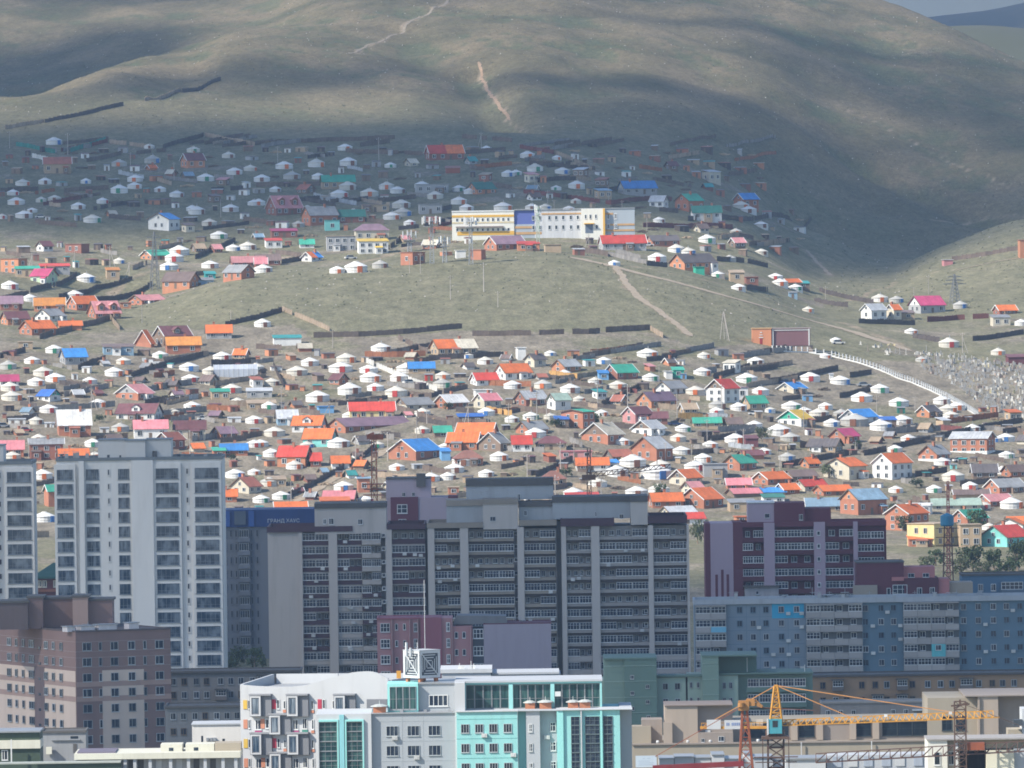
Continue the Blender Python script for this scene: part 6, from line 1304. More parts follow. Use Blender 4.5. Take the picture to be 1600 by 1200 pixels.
H(1486,1542,1557,710,675,'silver','brick','big silver-roofed two storey brick house',flip=True,wh=5.0,base='white'); H(1436,1464,1485,722,696,'grey','brick','grey hip-roofed brick house with white corner',base='white'); H(1364,1394,1427,750,709,'orange','white','tall white house with orange roof',wh=5.2)
H(1288,1327,1355,750,716,'orange','cream','orange-roofed house with a wide cream gable',gab='cream',wh=4.2); H(1176,1200,1236,758,738,'orange','brick','orange-roofed brick house left of the brown roof'); H(1225,1240,1278,753,735,'brown','timber'); H(1242,1258,1293,768,750,'red','cream','red-roofed cream house')
H(1212,1226,1250,773,756,'orange','brick'); H(1272,1287,1333,775,759,'orange','brick','broad orange roof above the slate blue roof'); H(1314,1341,1387,805,765,'bluegrey','brick','slate blue-roofed house with an orange brick gable',gab='obrick',wh=4.6)
H(1260,None,1318,801,779,'bluegrey','tan',kind='gable'); H(1384,1420,1453,830,789,'orange','brick','tall orange-roofed brick house by the trees',wh=5.0); H(1420,None,1456,802,786,'white','white',None,'blank white rendered hut','flat',nw=0); H(1456,None,1532,798,780,'palegreen','cream','long pale green roof',nw=4)
H(1491,None,1545,779,766,'brown','tan'); H(1540,1562,1604,772,749,'grey','brick','grey-roofed brick house at the right edge'); H(1527,1548,1586,792,773,'striped','brick','faded pink-roofed brick house'); H(1487,1512,1546,821,797,'green','brick','green-roofed brown gabled house')
H(1557,1598,1606,842,810,'orange','white','white gabled house with two windows',gab='white',wh=4.0); H(1520,None,1558,749,726,'dark','timber'); H(1566,1580,1606,746,727,'brown','brick'); H(1419,1460,1500,868,827,'tan','yellowwall','yellow two storey flat-roofed house','yellow two storey block','flat',nw=2,wh=6.2)
H(1500,None,1533,862,828,'tan','tan',None,None,'flat',nw=2,wh=6); H(1533,1574,1612,875,842,'red','turquoise','red-roofed house with a turquoise gable',gab='turquoise'); H(1420,None,1456,876,863,'orange','brick',kind='mono'); H(1575,None,1604,822,808,'orange','brick')
H(1376,None,1400,672,655,'deepblue','timber',kind='mono'); H(1160,1172,1200,642,619,'green','tan','green-roofed tan house')
# middle of the lower slope
H(671,685,746,556,531,'orange','tan','long house with half orange half cream roof',roof2='cream',nw=5); H(427,None,470,541,527,'teal','white','teal-roofed long white shed',kind='mono',nw=0); H(466,None,486,550,537,'cream','brick',kind='gable'); H(638,None,678,584,566,'blue','tan','blue roof behind the row of gers')
H(735,745,779,603,583,'red','white','red-roofed white house'); H(773,790,831,594,569,'orange','white','orange-red-roofed house on the white plinth'); H(740,757,783,639,615,'pink','cream','pink-roofed cream house'); H(742,None,768,622,608,'white','white',None,'blank white cabin','flat',nw=0)
H(616,636,678,642,622,'grey','cream','grey-roofed house with dark gable',gab='timber'); H(679,700,731,639,617,'white','brick','white-roofed brick house'); H(546,None,616,656,629,'red','yellowwall','long red-roofed yellow house',nw=5); H(497,None,521,646,634,'blue','bluewall',None,'pale blue hut','flat',nw=0)
H(510,540,642,677,654,'mauve','brick','very long mauve-roofed brick house',nw=6); H(456,501,509,676,650,'orange','white','orange-roofed white house with a wide dormer',flip=True,dorm=1); H(433,None,465,665,641,'silver','bluegrey'); H(473,517,526,698,670,'orange','turquoise','orange-roofed turquoise house',flip=True,nw=2)
H(433,477,486,730,697,'red','obrick','bright red-roofed brick house',flip=True,nw=2); H(485,None,501,730,708,'red','dkbrick',chim=False); H(518,None,545,733,713,'orange','white','small orange-roofed white hut'); H(607,650,689,720,687,'blue','brick','big blue-roofed brick house with a wide gable',nw=2)
H(689,None,703,720,704,'blue','bluewall',kind='mono'); H(712,768,778,694,661,'orange','brick','upper of two stepped orange roofs',flip=True); H(698,745,752,703,676,'orange','brick','lower of two stepped orange roofs',flip=True); H(748,782,796,706,676,'grey','timber','grey-roofed timber gabled cabin',gab='timber')
H(678,None,705,684,666,'green','timber',kind='gable'); H(716,None,755,662,650,'deepblue','timber','deep blue sheet roof',kind='mono'); H(504,552,557,789,767,'pink','brick','pink-roofed brick house above the beige block',flip=True); H(500,None,545,796,781,'orange','brick',kind='mono'); H(430,None,479,806,785,'orange','brick','orange roof above the dark blue block')
H(710,None,754,729,704,'dkbrick','brick','brown hip-roofed brick house',None,'hip'); H(559,None,577,770,746,'bluegrey','brick','narrow brick house with pale blue roof',wh=4.2); H(700,None,716,774,760,'tan','brick',kind='flat'); H(415,None,446,760,748,'tan','tan',kind='mono')
# right of the middle
H(820,835,853,574,553,'dark','cream'); H(808,None,821,563,542,'white','white',kind='flat',nw=1); H(862,882,908,582,562,'silver','obrick','silver-roofed orange brick house'); H(945,965,997,593,570,'green','dkbrick','green-roofed dark brick house'); H(935,None,950,593,582,'blue','bluewall',kind='mono')
H(1040,None,1050,592,579,'white','white',kind='flat',nw=0); H(1051,None,1068,590,577,'green','green',kind='mono'); H(1024,1047,1074,616,596,'grey','white','grey-roofed white house',gab='white'); H(1104,1132,1156,630,593,'red','white','red-roofed tall white house',wh=4.8,gab='timber')
H(1150,None,1168,624,604,'mauve','white',kind='flat'); H(995,1018,1058,638,613,'purple','obrick','dark purple-roofed orange brick house',gab='obrick'); H(973,993,1020,663,636,'maroon','pinkwall','pink house with maroon roof',gab='pinkwall'); H(1015,None,1042,662,644,'maroon','dkbrick')
H(804,822,856,635,611,'silver','dkbrick','silver-roofed dark brick house'); H(855,868,892,641,615,'palegreen','white','pale green-roofed white house'); H(877,911,929,670,640,'green','brick','green-roofed tall brick gabled house',wh=5.2,gab='brick'); H(868,None,888,668,654,'deepblue','timber',kind='mono')
H(806,826,856,680,659,'grey','brick'); H(909,950,975,695,661,'cream','brick','cream-roofed brick house with a wide gable',gab='timber'); H(987,1018,1040,681,657,'silver','white','silver-roofed white walled house',gab='timber'); H(986,1026,1052,721,683,'silver','brick','silver-roofed brick house with a tall gable',gab='brick',wh=4.0)
H(838,None,884,703,682,'maroon','tan','maroon hip-roofed tan house',None,'hip'); H(875,None,924,717,704,'pink','pinkwall','low pink house',kind='flat'); H(945,958,988,722,703,'rust','timber'); H(900,None,950,736,716,'orange','white','orange-roofed white house beside a blue roof'); H(948,None,966,735,722,'blue','white',kind='mono')
H(800,None,830,706,681,'red','white'); H(1083,None,1126,668,653,'green','tan','low green-roofed tan house'); H(1130,1156,1183,736,711,'green','brick','green-roofed orange brick house',gab='obrick'); H(1099,None,1136,745,724,'grey','greywall','grey garage with a green gate','grey garage with green gate','flat',nw=0)
H(1153,1163,1194,718,704,'maroon','brick'); H(1164,None,1184,698,684,'maroon','maroon',kind='mono',nw=0); H(1046,1072,1098,760,734,'orange','cream','orange-roofed cream house with brown gable',gab='timber'); H(1136,None,1173,766,748,'pink','brick','pink-roofed brick house'); H(1172,None,1196,754,742,'tan','tan',kind='mono')
H(1135,1147,1190,778,764,'pink','timber'); H(1180,None,1227,775,763,'blue','tan','blue sheet roof by the orange roofs'); H(1065,1080,1100,772,753,'striped','cream'); H(1062,1100,1131,795,763,'orange','brick','broad orange roof with a brick gable',gab='brick'); H(1014,1020,1068,794,771,'orange','brick','orange-red-roofed brick house above the long block',nw=3)
H(1028,1050,1092,815,792,'silver','cream'); H(1042,1050,1102,819,802,'red','white','red roof behind the long block'); H(845,None,884,760,736,'dkbrick','tan',None,None,'hip'); H(884,None,935,786,774,'red','brick','low red roof behind the long block crest',kind='mono'); H(1140,None,1180,800,784,'grey','tan',kind='mono'); H(1150,None,1167,816,806,'orange','obrick',kind='flat'); H(1192,None,1225,786,776,'dkgreen','white',kind='mono')
# ------------------------------------------------------------------ gers
GERS = '''84,226,24 186,260,23 238,255,24 302,238,20 357,247,20 366,273,24 391,267,20 321,283,26 35,290,22 70,288,20 134,287,16 211,284,24 186,302,26 210,295,22 276,308,22 25,320,26 64,316,16 85,314,20 122,327,22 37,341,26 3,342,14 144,348,27 307,335,25 360,331,25 397,321,20 327,353,23 342,373,26 364,392,22 387,390,26 280,399,30 272,409,28 264,422,28 328,419,26 186,412,18 134,441,28 15,452,26 46,471,22 116,467,26
84,552,26 347,563,28 295,580,30 12,577,26 67,588,30 86,597,30 18,626,32 15,611,28 362,614,30 19,718,26 148,716,20 397,699,24 66,749,30 69,816,32 367,747,30 397,742,20
444,264,26 494,261,25 544,259,26 539,235,22 409,284,24 456,280,26 497,280,19 543,297,26 530,309,27 577,307,27 604,296,23 621,302,23 659,294,22 680,311,24 717,319,24 729,330,22 627,325,28 612,343,26 629,338,28 717,299,20 735,303,20 466,355,20 552,334,17 404,321,20 786,329,28 794,276,20 411,426,28 527,427,24 556,426,34 594,419,24
824,247,22 836,268,24 806,274,18 879,272,23 901,295,25 869,297,16 852,328,20 831,328,20 889,330,18 1158,327,25 1170,333,24 1189,356,22 1105,380,26 1057,395,26 1075,398,24 1027,409,28 1122,434,20 1154,454,22
1212,437,22 1219,447,24 1243,454,22 1263,488,18 1375,472,25 1401,473,22 1501,482,22 1424,522,20 1483,543,30 1596,509,20 1306,535,14 1266,596,30
410,511,25 464,587,32 541,567,30 532,582,36 576,583,28 636,583,32 579,597,32 624,596,28 691,606,28 595,550,30 546,617,36 496,628,36 619,620,34 667,580,22 429,682,32 407,698,24 424,714,26 529,699,34 537,767,30 421,760,28 620,735,24 725,728,36 710,739,30 695,702,16 546,654,22 460,733,26
1012,559,32 1181,570,26 1167,599,32 891,614,30 1087,617,30 1121,639,26 1154,642,26 1120,648,22 837,684,32 972,695,24 1065,710,28 1149,693,32 989,730,40 964,745,34 1025,749,46 1032,734,32 1086,736,32 995,776,34 1030,772,32 896,777,30 1194,710,22 882,588,20 905,628,18
1313,601,30 1375,614,28 1347,628,32 1405,635,30 1237,641,30 1257,647,22 1280,652,30 1315,651,24 1336,666,42 1377,673,34 1410,664,32 1472,632,26 1482,645,28 1495,641,26 1486,654,24 1217,681,36 1235,690,30 1572,690,28 1555,691,18 1473,727,26 1490,752,34 1567,741,24 1202,645,14 1546,828,22 1581,795,34 1537,795,22 1376,658,16
233,232,16 300,330,18 480,330,18 610,262,18 760,236,16 870,250,14 900,318,16 980,335,18 1030,348,18 1150,366,18 250,300,18 430,300,18 580,330,16 640,352,18 20,305,18 160,318,18 50,332,16 1190,398,20 1140,408,20 960,415,18 1440,566,18 1560,555,22 1290,560,14 250,560,24 140,600,22 300,640,26 270,648,20 60,690,22 420,640,24 480,700,22 590,700,20 660,650,24 760,650,26 800,660,22 860,655,20 940,650,20 1060,690,24 1110,700,24 1230,720,26 1290,640,22 1420,690,24 1520,675,24 1460,770,24 1400,770,22 1350,790,22 780,720,28 830,760,26 760,745,24 700,750,24 640,760,24 1000,660,20 930,600,22 730,560,20 860,556,18 1100,560,20'''
for t in GERS.split():
    a, b, c = map(float, t.split(',')); ger(a, b, c)
# ------------------------------------------------------------------ fences
FEN = '''tan:8,202 40,196 69,191|dark:70,192 130,180 193,165|tan:226,158 285,143|dark:285,145 345,125|green:25,228 86,240|green:110,238 165,220|tan:171,224 235,232|dark:255,232 318,213|tan:320,213 398,228|white:50,246 75,252|metal:185,272 225,280|tan:245,283 268,290|brown:400,226 510,221 617,217|brown:540,238 660,243|brown:727,241 790,236|brown:722,216 800,222|rust:742,264 800,258|brown:400,292 503,290|dark:607,390 632,372|maroon:812,232 865,241|tan:865,240 895,252 925,267|dark:827,258 880,262 925,268|maroon:818,302 885,310 955,320|maroon:955,320 1050,314|maroon:1005,355 1070,357 1145,358|dark:1075,345 1160,346 1268,343|brown:910,393 950,401|grey:950,400 1010,413|dark:1011,415 1043,418|dark:1120,408 1200,418|dark:1165,454 1200,456|dark:305,405 368,377|dark:45,458 120,430|dark:92,467 150,452 207,437|dark:150,471 238,445|tan:207,422 230,413
dark:1280,455 1365,475|dark:1272,470 1325,480|dark:1342,505 1430,508|maroon:1449,503 1495,500 1545,497|dark:1426,527 1468,535|dark:1520,533 1600,522|brown:1487,408 1540,400 1595,391|dark:1200,600 1255,589 1310,578|dark:1328,590 1362,584|dark:1115,592 1150,582 1183,572|dark:1312,622 1363,610|dark:1395,702 1440,692 1492,680|dark:1492,680 1545,669 1598,660|dark:1222,731 1275,720 1327,711|dark:1350,712 1385,705|grey:1385,678 1470,673|rust:1480,662 1560,652|brown:1270,660 1315,655|grey:1420,690 1490,688
dark:352,510 400,499 441,487|tan:441,486 480,502 515,518|brown:490,528 560,526 630,522|brown:630,522 680,517 722,513|brown:738,525 830,524 920,522 1016,515|tan:1016,516 1036,528|rust:570,557 620,558 665,556|brown:622,530 668,553|dark:670,563 730,560 787,557|white:572,567 630,592 683,612|brown:617,640 665,654 713,668|dark:427,572 443,605|dark:205,590 240,578 275,567|dark:275,567 320,556|dark:330,570 337,610|dark:330,570 400,567|brown:62,530 115,515 172,500|tan:172,498 187,517|grey:40,645 110,640 180,635|grey:250,650 323,643|rust:323,640 375,642|dark:122,578 165,563|dark:450,778 505,750 560,722|dark:560,722 588,697|brown:400,545 440,547|dark:940,635 975,618 1005,602|dark:837,745 865,733 895,720|amber:1060,654 1098,655|amber:858,587 902,592|tan:328,633 400,634|brown:700,660 760,664|tan:1005,636 1060,641|brown:800,640 860,648|grey:1085,585 1120,581|rust:760,602 830,604|amber:760,642 800,650|brown:960,668 1010,672|grey:1110,676 1180,672|brown:1250,700 1300,694|dark:1100,690 1160,682|grey:890,690 910,700|brown:560,690 610,684|brown:360,690 410,680|grey:100,620 170,606|grey:230,612 300,600|brown:10,660 60,655|brown:150,690 200,684|dark:0,560 40,550|brown:470,645 500,650|grey:300,690 340,684|tan:590,745 660,752|brown:660,735 705,742|grey:760,700 800,706|brown:1200,700 1216,705|dark:1430,745 1480,738|brown:1500,760 1550,755|grey:1400,790 1420,800|dark:1330,705 1350,700|tan:50,840 90,838|dark:110,480 150,471|brown:0,470 45,462|dark:270,436 320,430|brown:420,395 470,402|dark:440,412 480,405|dark:690,330 706,326|brown:560,345 600,350|dark:900,345 990,352|brown:380,345 420,350|dark:330,300 380,296|brown:100,300 170,296|dark:0,300 60,298|brown:200,320 260,316|dark:440,316 500,312|brown:590,316 650,310|brown:760,290 800,296|dark:840,285 900,282|dark:930,300 965,298|brown:1030,330 1060,333|dark:160,340 220,345|brown:60,350 120,355'''
for t in FEN.replace('\n', '|').split('|'):
    c, p = t.split(':'); fence([tuple(map(float, q.split(','))) for q in p.split()], c)
# ------------------------------------------------------------------ poles
for t in '''15,232,205,p 106,242,208,p 204,264,238,p 272,282,253,p 50,425,395,a 117,420,392,a 172,420,384,A 202,435,410,a 345,340,312,p 434,255,228,p 592,252,215,p 752,233,207,a 515,320,297,a 657,427,395,p 704,468,430,p 756,456,410,p 951,315,290,p 836,299,270,A 856,322,297,p 920,390,365,a 1451,460,430,p 1428,462,449,p 1504,552,520,A 222,505,475,p 361,505,485,p 520,543,515,p 934,633,590,p 981,650,600,p 839,657,610,p 854,655,625,p 824,750,710,p 876,738,690,p 897,725,690,p 606,720,675,p 556,725,680,p 440,645,605,p 515,650,630,a 667,662,635,p 651,685,650,A 732,664,632,a 763,662,648,p 795,665,630,p 1030,597,570,p 1081,735,695,p 1058,655,615,p 1128,640,600,p 1162,700,670,p 1256,672,635,p 1370,645,618,p 1430,640,620,p 1337,710,690,p 1219,735,705,p 1480,640,615,p 1580,735,700,p 143,640,605,A 46,640,605,p 45,720,690,p 297,720,672,p 362,690,665,p 455,785,752,p 1040,720,690,p 1105,690,655,p 778,480,455,p 866,335,312,p 972,335,313,p 1011,360,335,p 640,427,405,p 300,250,226,p 1290,470,448,p'''.split():
    a, b, c, k = t.split(','); pole(float(a), float(b), float(c), k)
for a, b, c, z in ((319,657,'white',.2),(5,668,'silver',.4),(40,675,'red',.1),(1500,722,'white',.3),(1180,649,'white',0),(1228,600,'dark blue',0),(64,341,'white',0),(830,655,'silver',.3),(1055,665,'dark blue',.2),(1310,538,'white',.1),(475,1006,'white',0),(362,1007,'silver',.1),(1012,385,'white',.2),(1350,604,'silver',.2),(640,600,'white',.5),(548,405,'white',.3)): car(a, b, c, z)
# greenhouse and pale boxes
P = cast(334, 588, 2700); q = empty('greenhouse', P, R(2)); pl = mat((0.42, 0.45, 0.50), .35, .1, .2, rand=.1); reg(q, 368, 580, 'long plastic greenhouse', 'greenhouse', 'sheds of the hillside settlement', 'long pale plastic greenhouse')
LG = 69 * P.y / FPX
for i in range(9):
    x = LG * i / 9; obj('pane', MB().add([(x,0,-.5),(x+LG/9-.08,0,-.5),(x+LG/9-.08,0,2.2),(x,0,2.2),(x,1.6,3.7),(x+LG/9-.08,1.6,3.7),(x,4,2.2),(x+LG/9-.08,4,2.2)], [(0,1,2,3),(3,2,5,4),(4,5,7,6)]).mesh('pane', [pl]), q)
fr = MB()
for i in range(10): x = LG * i / 9 - .04; fr.bar((x,-.03,-.5),(x,-.03,2.2),.12).bar((x,-.03,2.2),(x,1.6,3.75),.12).bar((x,1.6,3.75),(x,4,2.2),.12)
obj('frame', fr.mesh('frame', [WHITE]), q)
for a, b, w, h, c in ((20,663,14,9,'white'),(33,663,13,9,'white'),(75,668,10,8,'white'),(86,668,10,8,'white'),(163,676,14,8,'white'),(366,660,20,8,'white'),(1262,627,15,10,'bluewall'),(1299,593,6,9,'white'),(1408,646,12,10,'dkgreen'),(1490,733,10,8,'turquoise'),(1239,466,13,10,'bluegrey'),(1068,592,9,9,'bluewall'),(670,595,12,11,'red'),(822,588,13,12,'white'),(1222,660,8,8,'white'),(960,590,14,7,'blue')): shed(a, b, w, h, c, 'grey' if c != 'white' else 'silver', rz=5, noun='cabin')
# smaller plain houses filling the plots
r8 = random.Random(77); n = tries = 0
while n < 90 and tries < 9000:
    tries += 1; a = r8.uniform(0, 1590); y = r8.choice([r8.uniform(570, 800), r8.uniform(560, 720), r8.uniform(255, 400)]); w = r8.uniform(16, 30); hh = w * r8.uniform(.5, .66)
    if 165 < a < 1300 and 395 < y < 552 or a > 1180 and 500 < y < 608 or a > 1270 and y < 655 or y < 345 and a > 1130 or y < 425 and a > 1180 or (a < 260 and 340 < y < 392) or (670 < a < 1000 and 318 < y < 400): continue
    if any(x0 - 1 < a + w and a < x1 + 1 and yt - 1 < y and y - hh < yb + 1 for x0, x1, yb, yt in OCC): continue
    g = r8.uniform(.25, .5); fl = r8.random() < .3
    house(a, a + w * (g if not fl else 1 - g), a + w, y, y - hh, r8.choice(['brown','grey','dark','rust','mauve','silver','brown','dark','maroon','striped','teal','orange','bluegrey','tan','cream']), r8.choice(['brick','timber','tan','dkbrick','greywall','obrick','cream','white','timber']), flip=fl, kind='gable' if r8.random() < .8 else 'mono', nw=1 if w < 22 else 2); n += 1
n = tries = 0
while n < 46 and tries < 6000:
    tries += 1; a = r8.uniform(5, 1590); y = r8.choice([r8.uniform(565, 790), r8.uniform(565, 700)]); w = r8.uniform(22, 29)
    if a > 1250 and y < 655 or a > 1180 and y < 608: continue
    if any(x0 - 1 < a + w/2 and a - w/2 < x1 + 1 and yt < y and y - 12 < yb + 1 for x0, x1, yb, yt in OCC): continue
    ger(a, y, w); n += 1
# seeded clutter between the yards: sheds, privies, timber heaps
r5 = random.Random(21); n = 0; tries = 0
while n < 430 and tries < 26000:
    tries += 1; a = r5.uniform(2, 1598); y = r5.choice([r5.uniform(555, 800), r5.uniform(560, 760), r5.uniform(235, 420)])
    if 170 < a < 1300 and 400 < y < 548: continue
    if a > 1200 and 510 < y < 600: continue
    if a > 1290 and y < 640: continue
    if y < 330 and a > 1190 or y < 420 and a > 1250 or (a < 250 and 350 < y < 385) or (690 < a < 1000 and 326 < y < 378): continue
    w = r5.uniform(6, 19)
    if any(x0 - 3 < a + w/2 and a - w/2 < x1 + 3 and yt - 3 < y and y - 9 < yb + 2 for x0, x1, yb, yt in OCC): continue
    k = r5.random()
    if k < .72: shed(a, y, w, r5.uniform(6, 11), r5.choice(['timber','brick','tan','greywall','dkbrick','blackwood','timber','obrick','blackwood','white']), r5.choice(['brown','grey','dark','rust','silver','brown','dark','tan','teal','maroon']), noun=r5.choice(['shed','shed','outhouse']) if w > 9 else 'privy')
    else: woodpile(a, y, w + 4)
    n += 1

# yard fences between the plots, along the two street directions of the settlement
n = tries = 0
while n < 185 and tries < 6000:
    tries += 1; a = r5.uniform(-10, 1590); y = r5.choice([r5.uniform(550, 790), r5.uniform(555, 700), r5.uniform(225, 410)])
    if 160 < a < 1300 and 395 < y < 545 or a > 1180 and 500 < y < 605 or a > 1270 and y < 650 or y < 340 and a > 1150 or y < 420 and a > 1200 or (a < 250 and 345 < y < 390) or (690 < a < 1000 and 322 < y < 382): continue
    L = r5.uniform(28, 85); up = r5.random()
    dx, dy = (L, -L * r5.uniform(.10, .22)) if up < .6 else (L * .8, L * r5.uniform(.06, .2))
    bad = 0
    for k in range(9):
        x, yy = a + dx * k / 8, y + dy * k / 8
        if any(x0 - 2 < x < x1 + 2 and yt + 1 < yy < yb + 3 for x0, x1, yb, yt in OCC): bad += 1
    if bad > 1: continue
    fence([(a, y), (a + dx * .5, y + dy * .5 + r5.uniform(-1, 1)), (a + dx, y + dy)], r5.choices(['dark', 'brown', 'grey', 'tan', 'rust', 'maroon', 'metal'], [.14, .36, .24, .14, .06, .03, .03])[0], r5.uniform(.75, .98)); n += 1
# ------------------------------------------------------------------ the school on the crest
Ps = cast(850, 372, 3650); DS = Ps.y
B = Bld('school_building', 'yellow, white and blue two storey school on the crest behind the grassy knoll', 'school', DS, 706, 332)
sy = mat((0.66, 0.38, 0.06), .8, .05, .1, rand=0); sw = mat((0.72, 0.70, 0.62), .8, .05, .1, rand=0); sb = mat((0.10, 0.13, 0.36), .8, .05, .1, rand=0); sg_ = mat((0.36, 0.40, 0.43), .8, .05, .1, rand=0); so = mat((0.50, 0.30, 0.13), .8, rand=0)
B.box('wall', 706, 331.5, 803, None, 0, 14, sw); B.box('band', 706, 336.5, 803, 340, -.12, -.001, sy); B.box('band', 706, 347, 803, 349.5, -.12, -.001, mat((0.62, 0.52, 0.32), .8, rand=0)); B.box('band', 714, 362, 803, 368, -.12, -.001, sy); B.box('canopy', 712, 354, 786, 356, -1.4, 0, mat((0.25, 0.2, 0.18), .8, rand=0)); B.box('roof_cap', 705.5, 329.5, 803.5, 331.5, -.2, 14.2, WHITE)
B.box('wall', 803, 330.5, 835, None, .6, 14, sb); B.box('lower_wall', 803, 352, 835, None, .4, .59, sg_); B.box('band', 803, 355, 835, 358.5, .25, .39, so); B.box('band', 803, 364, 846, 368, .25, .39, so)
B.box('wall', 835, 330, 908, None, .3, 14, mat((0.55, 0.55, 0.55), .8, rand=0)); B.box('band', 846, 335, 908, 337.5, .15, .29, so); B.box('wall', 908, 329, 944, None, -1.4, 14, sw); B.box('pilaster', 942, 329, 945, None, -1.6, -1.41, sy); B.box('wall', 944, 329.5, 991.5, None, .2, 14, sg_)
for y in (336, 353, 362): B.box('band', 945, y, 991 if y > 340 else 958, y + 3, .05, .19, so)
B.box('roof_cap', 803.5, 328.3, 992, 329.6, -.1, 14.3, STEEL)
for a in range(712, 800, 8): B.win(a, 341, a + 4, 347, 0, 0, fw=.12, glass=GLASS_D); B.win(a, 357, a + 4, 362, 0, 0, fw=.12, glass=GLASS_D)
for a in (856, 866.5, 877.5, 889.5, 900.5): B.win(a, 339, a + 4.5, 346, .3, 0, fw=.1, glass=GLASS_D); B.win(a, 354, a + 4.5, 361, .3, 0, fw=.1, glass=GLASS_D)
for a in (831, 841): B.win(a, 339, a + 4, 346, .25, 0, fw=.1, glass=GLASS_D); B.win(a, 354, a + 4, 361, .2, 0, fw=.1, glass=GLASS_D)
for a in (913, 920.5, 929): B.win(a, 338, a + 3.5, 345, -1.4, 0, fw=.1, glass=GLASS_D)
B.win(930, 354, 934, 361, -1.4, 0, fw=.1); B.box('entrance', 914, 353, 926, 367, -1.5, -1.401, mat((.12, .15, .2), .6, rand=0)); B.box('porch', 912, 351.5, 928, 353, -2.8, -1.401, sy)
for a in (947.5, 959): B.win(a, 337, a + 5, 346, .2, 1, fw=.1, glass=GLASS_D); B.win(a, 353, a + 5, 361, .04, 1, fw=.1, glass=GLASS_D)
reg(B.o, 850, 350, '', 'school', None, 'yellow and white school', 'yellow, white and blue two storey school on the crest behind the grassy knoll')
# ------------------------------------------------------------------ antenna masts beside it
def mast(px, yb, yt, label, n=6, grn=False, spread=4.0):
    P = cast(px, yb, 2700); Hh = (yb - yt) * P.y / FPX; q = empty('antenna_mast', P); tag(q, label, 'antenna mast', 'antenna masts by the school')
    m = mat((.36, .45, .36), .6, rand=.05) if grn else STEEL
    obj('lattice', lattice(MB(), (0,0,-1), (0,0,Hh), 1.5 if not grn else 1.1, .8, max(6, int(Hh / 2)), .16).mesh('lattice', [m]), q)
    fr = MB()
    for zz in (Hh - 1.2, Hh - 3.0): fr.lathe([(spread * .42, zz), (spread * .46, zz + .1), (spread * .42, zz + .2)], 10)
    obj('platform', fr.mesh('platform', [m]), q)
    for i in range(n):
        a = 2 * math.pi * i / n + .3; x, y = spread * .5 * math.cos(a), spread * .5 * math.sin(a)
        obj('panel_antenna', MB().box(-.2, -.15, 0, .2, .15, 2.6).mesh('panel_antenna', [WHITE]), q, (x, y, Hh - 2.2 + .4 * (i % 2)), a)
    if not grn: obj('dish', MB().lathe([(.05, 0), (.5, .1), (.7, .35)], 10).mesh('dish', [WHITE]), q, (.9, -.6, Hh * .45))
    reg(q, px, (yb + yt) / 2, '', 'antenna mast', None, None, label)
mast(675, 412, 341, 'tall antenna mast with a wide ring of white panels, first left of the school', 9, spread=6.5)
mast(736, 413, 342, 'antenna mast with white panels standing before the yellow school wing', 7, spread=4.5); mast(640, 393, 363, 'short twin antenna mast above the rusty brick block', 4, spread=5)
mast(841, 391, 323, 'pale green lattice mast in front of the blue school wall', 3, True, 2.4); mast(695, 410, 372, 'low antenna cluster between the two tall masts', 5, spread=4)
PYM = mat((0.16, 0.165, 0.17), .6, rand=.1)
def pylon(px, yb, yt, label, w=3.6):
    P = cast(px, yb, 2700); Hh = (yb - yt) * P.y / FPX; q = empty('lattice_pylon', P, R(20)); mb = lattice(MB(), (0,0,-1.5), (0,0,Hh * .72), w, 1.2, 7, .12); lattice(mb, (0,0,Hh*.72), (0,0,Hh), 1.2, .3, 4, .1)
    obj('lattice', mb.mesh('lattice', [PYM]), q); ar = MB()
    for z, l in ((.66, 4.5), (.78, 3.5), (.9, 2.8)): ar.bar((-l, 0, Hh*z), (l, 0, Hh*z), .22).bar((-l, 0, Hh*z), (0, 0, Hh*(z+.05)), .14).bar((l, 0, Hh*z), (0, 0, Hh*(z+.05)), .14)
    obj('crossarm', ar.mesh('crossarm', [PYM]), q); reg(q, px, (yb + yt) / 2, '', 'pylon', None, None, label)
pylon(1492, 474, 428, 'grey lattice power pylon on the right slope behind the crimson roof'); pylon(242, 452, 362, 'tall thin lattice pylon among the gers near the left edge of the knoll', 3)
P = cast(1131, 531, 2700); Hh = 44 * P.y / FPX; q = empty('tripod_pole', P)
for dx, dy in ((-1.4, 0), (1.3, .3), (.2, 1.6), (1.9, -1)): obj('leg', MB().bar((dx, dy, -1), (.05 * dx, 0, Hh), .2).mesh('leg', [PM]), q)
obj('crossarm', MB().bar((-1, 0, Hh * .9), (1, 0, Hh * .9), .16).mesh('crossarm', [PT]), q); reg(q, 1131, 508, '', 'power pole', None, 'tripod pole on the knoll', 'pale tripod power pole standing alone at the right foot of the knoll')
# ------------------------------------------------------------------ cemetery: gatehouse, wall with white posts, gravestones
P = cast(1206, 541, 3000)
B = Bld('gatehouse', 'orange gatehouse with white arch trim joined to a maroon panelled hall by the cemetery', 'gatehouse', P.y, 1175, 514); org = mat((0.58, 0.24, 0.12), .85, .05, .1, rand=0); mrn = mat((0.19, 0.095, 0.10), .85, .06, .12, rand=0)
B.box('wall', 1175, 514, 1205, 541, 0, 7, org); B.box('wall', 1205, 514.5, 1266, 541, .8, 7, mrn); B.box('roof_cap', 1174, 512.6, 1206, 514, -.2, 7.2, so); B.box('roof_cap', 1205, 513, 1267, 514.5, .5, 7.3, mat((.3,.24,.22),.8,rand=0)); B.box('door', 1187, 529, 1191, 540.5, -.06, -.001, mat((.3,.03,.03),.7))
for y, w in ((519, 3), (523, 5), (527, 7)): B.box('arch_trim', 1189 - w / 2, y, 1189 + w / 2, y + 1.2, -.15, -.001, WHITE)
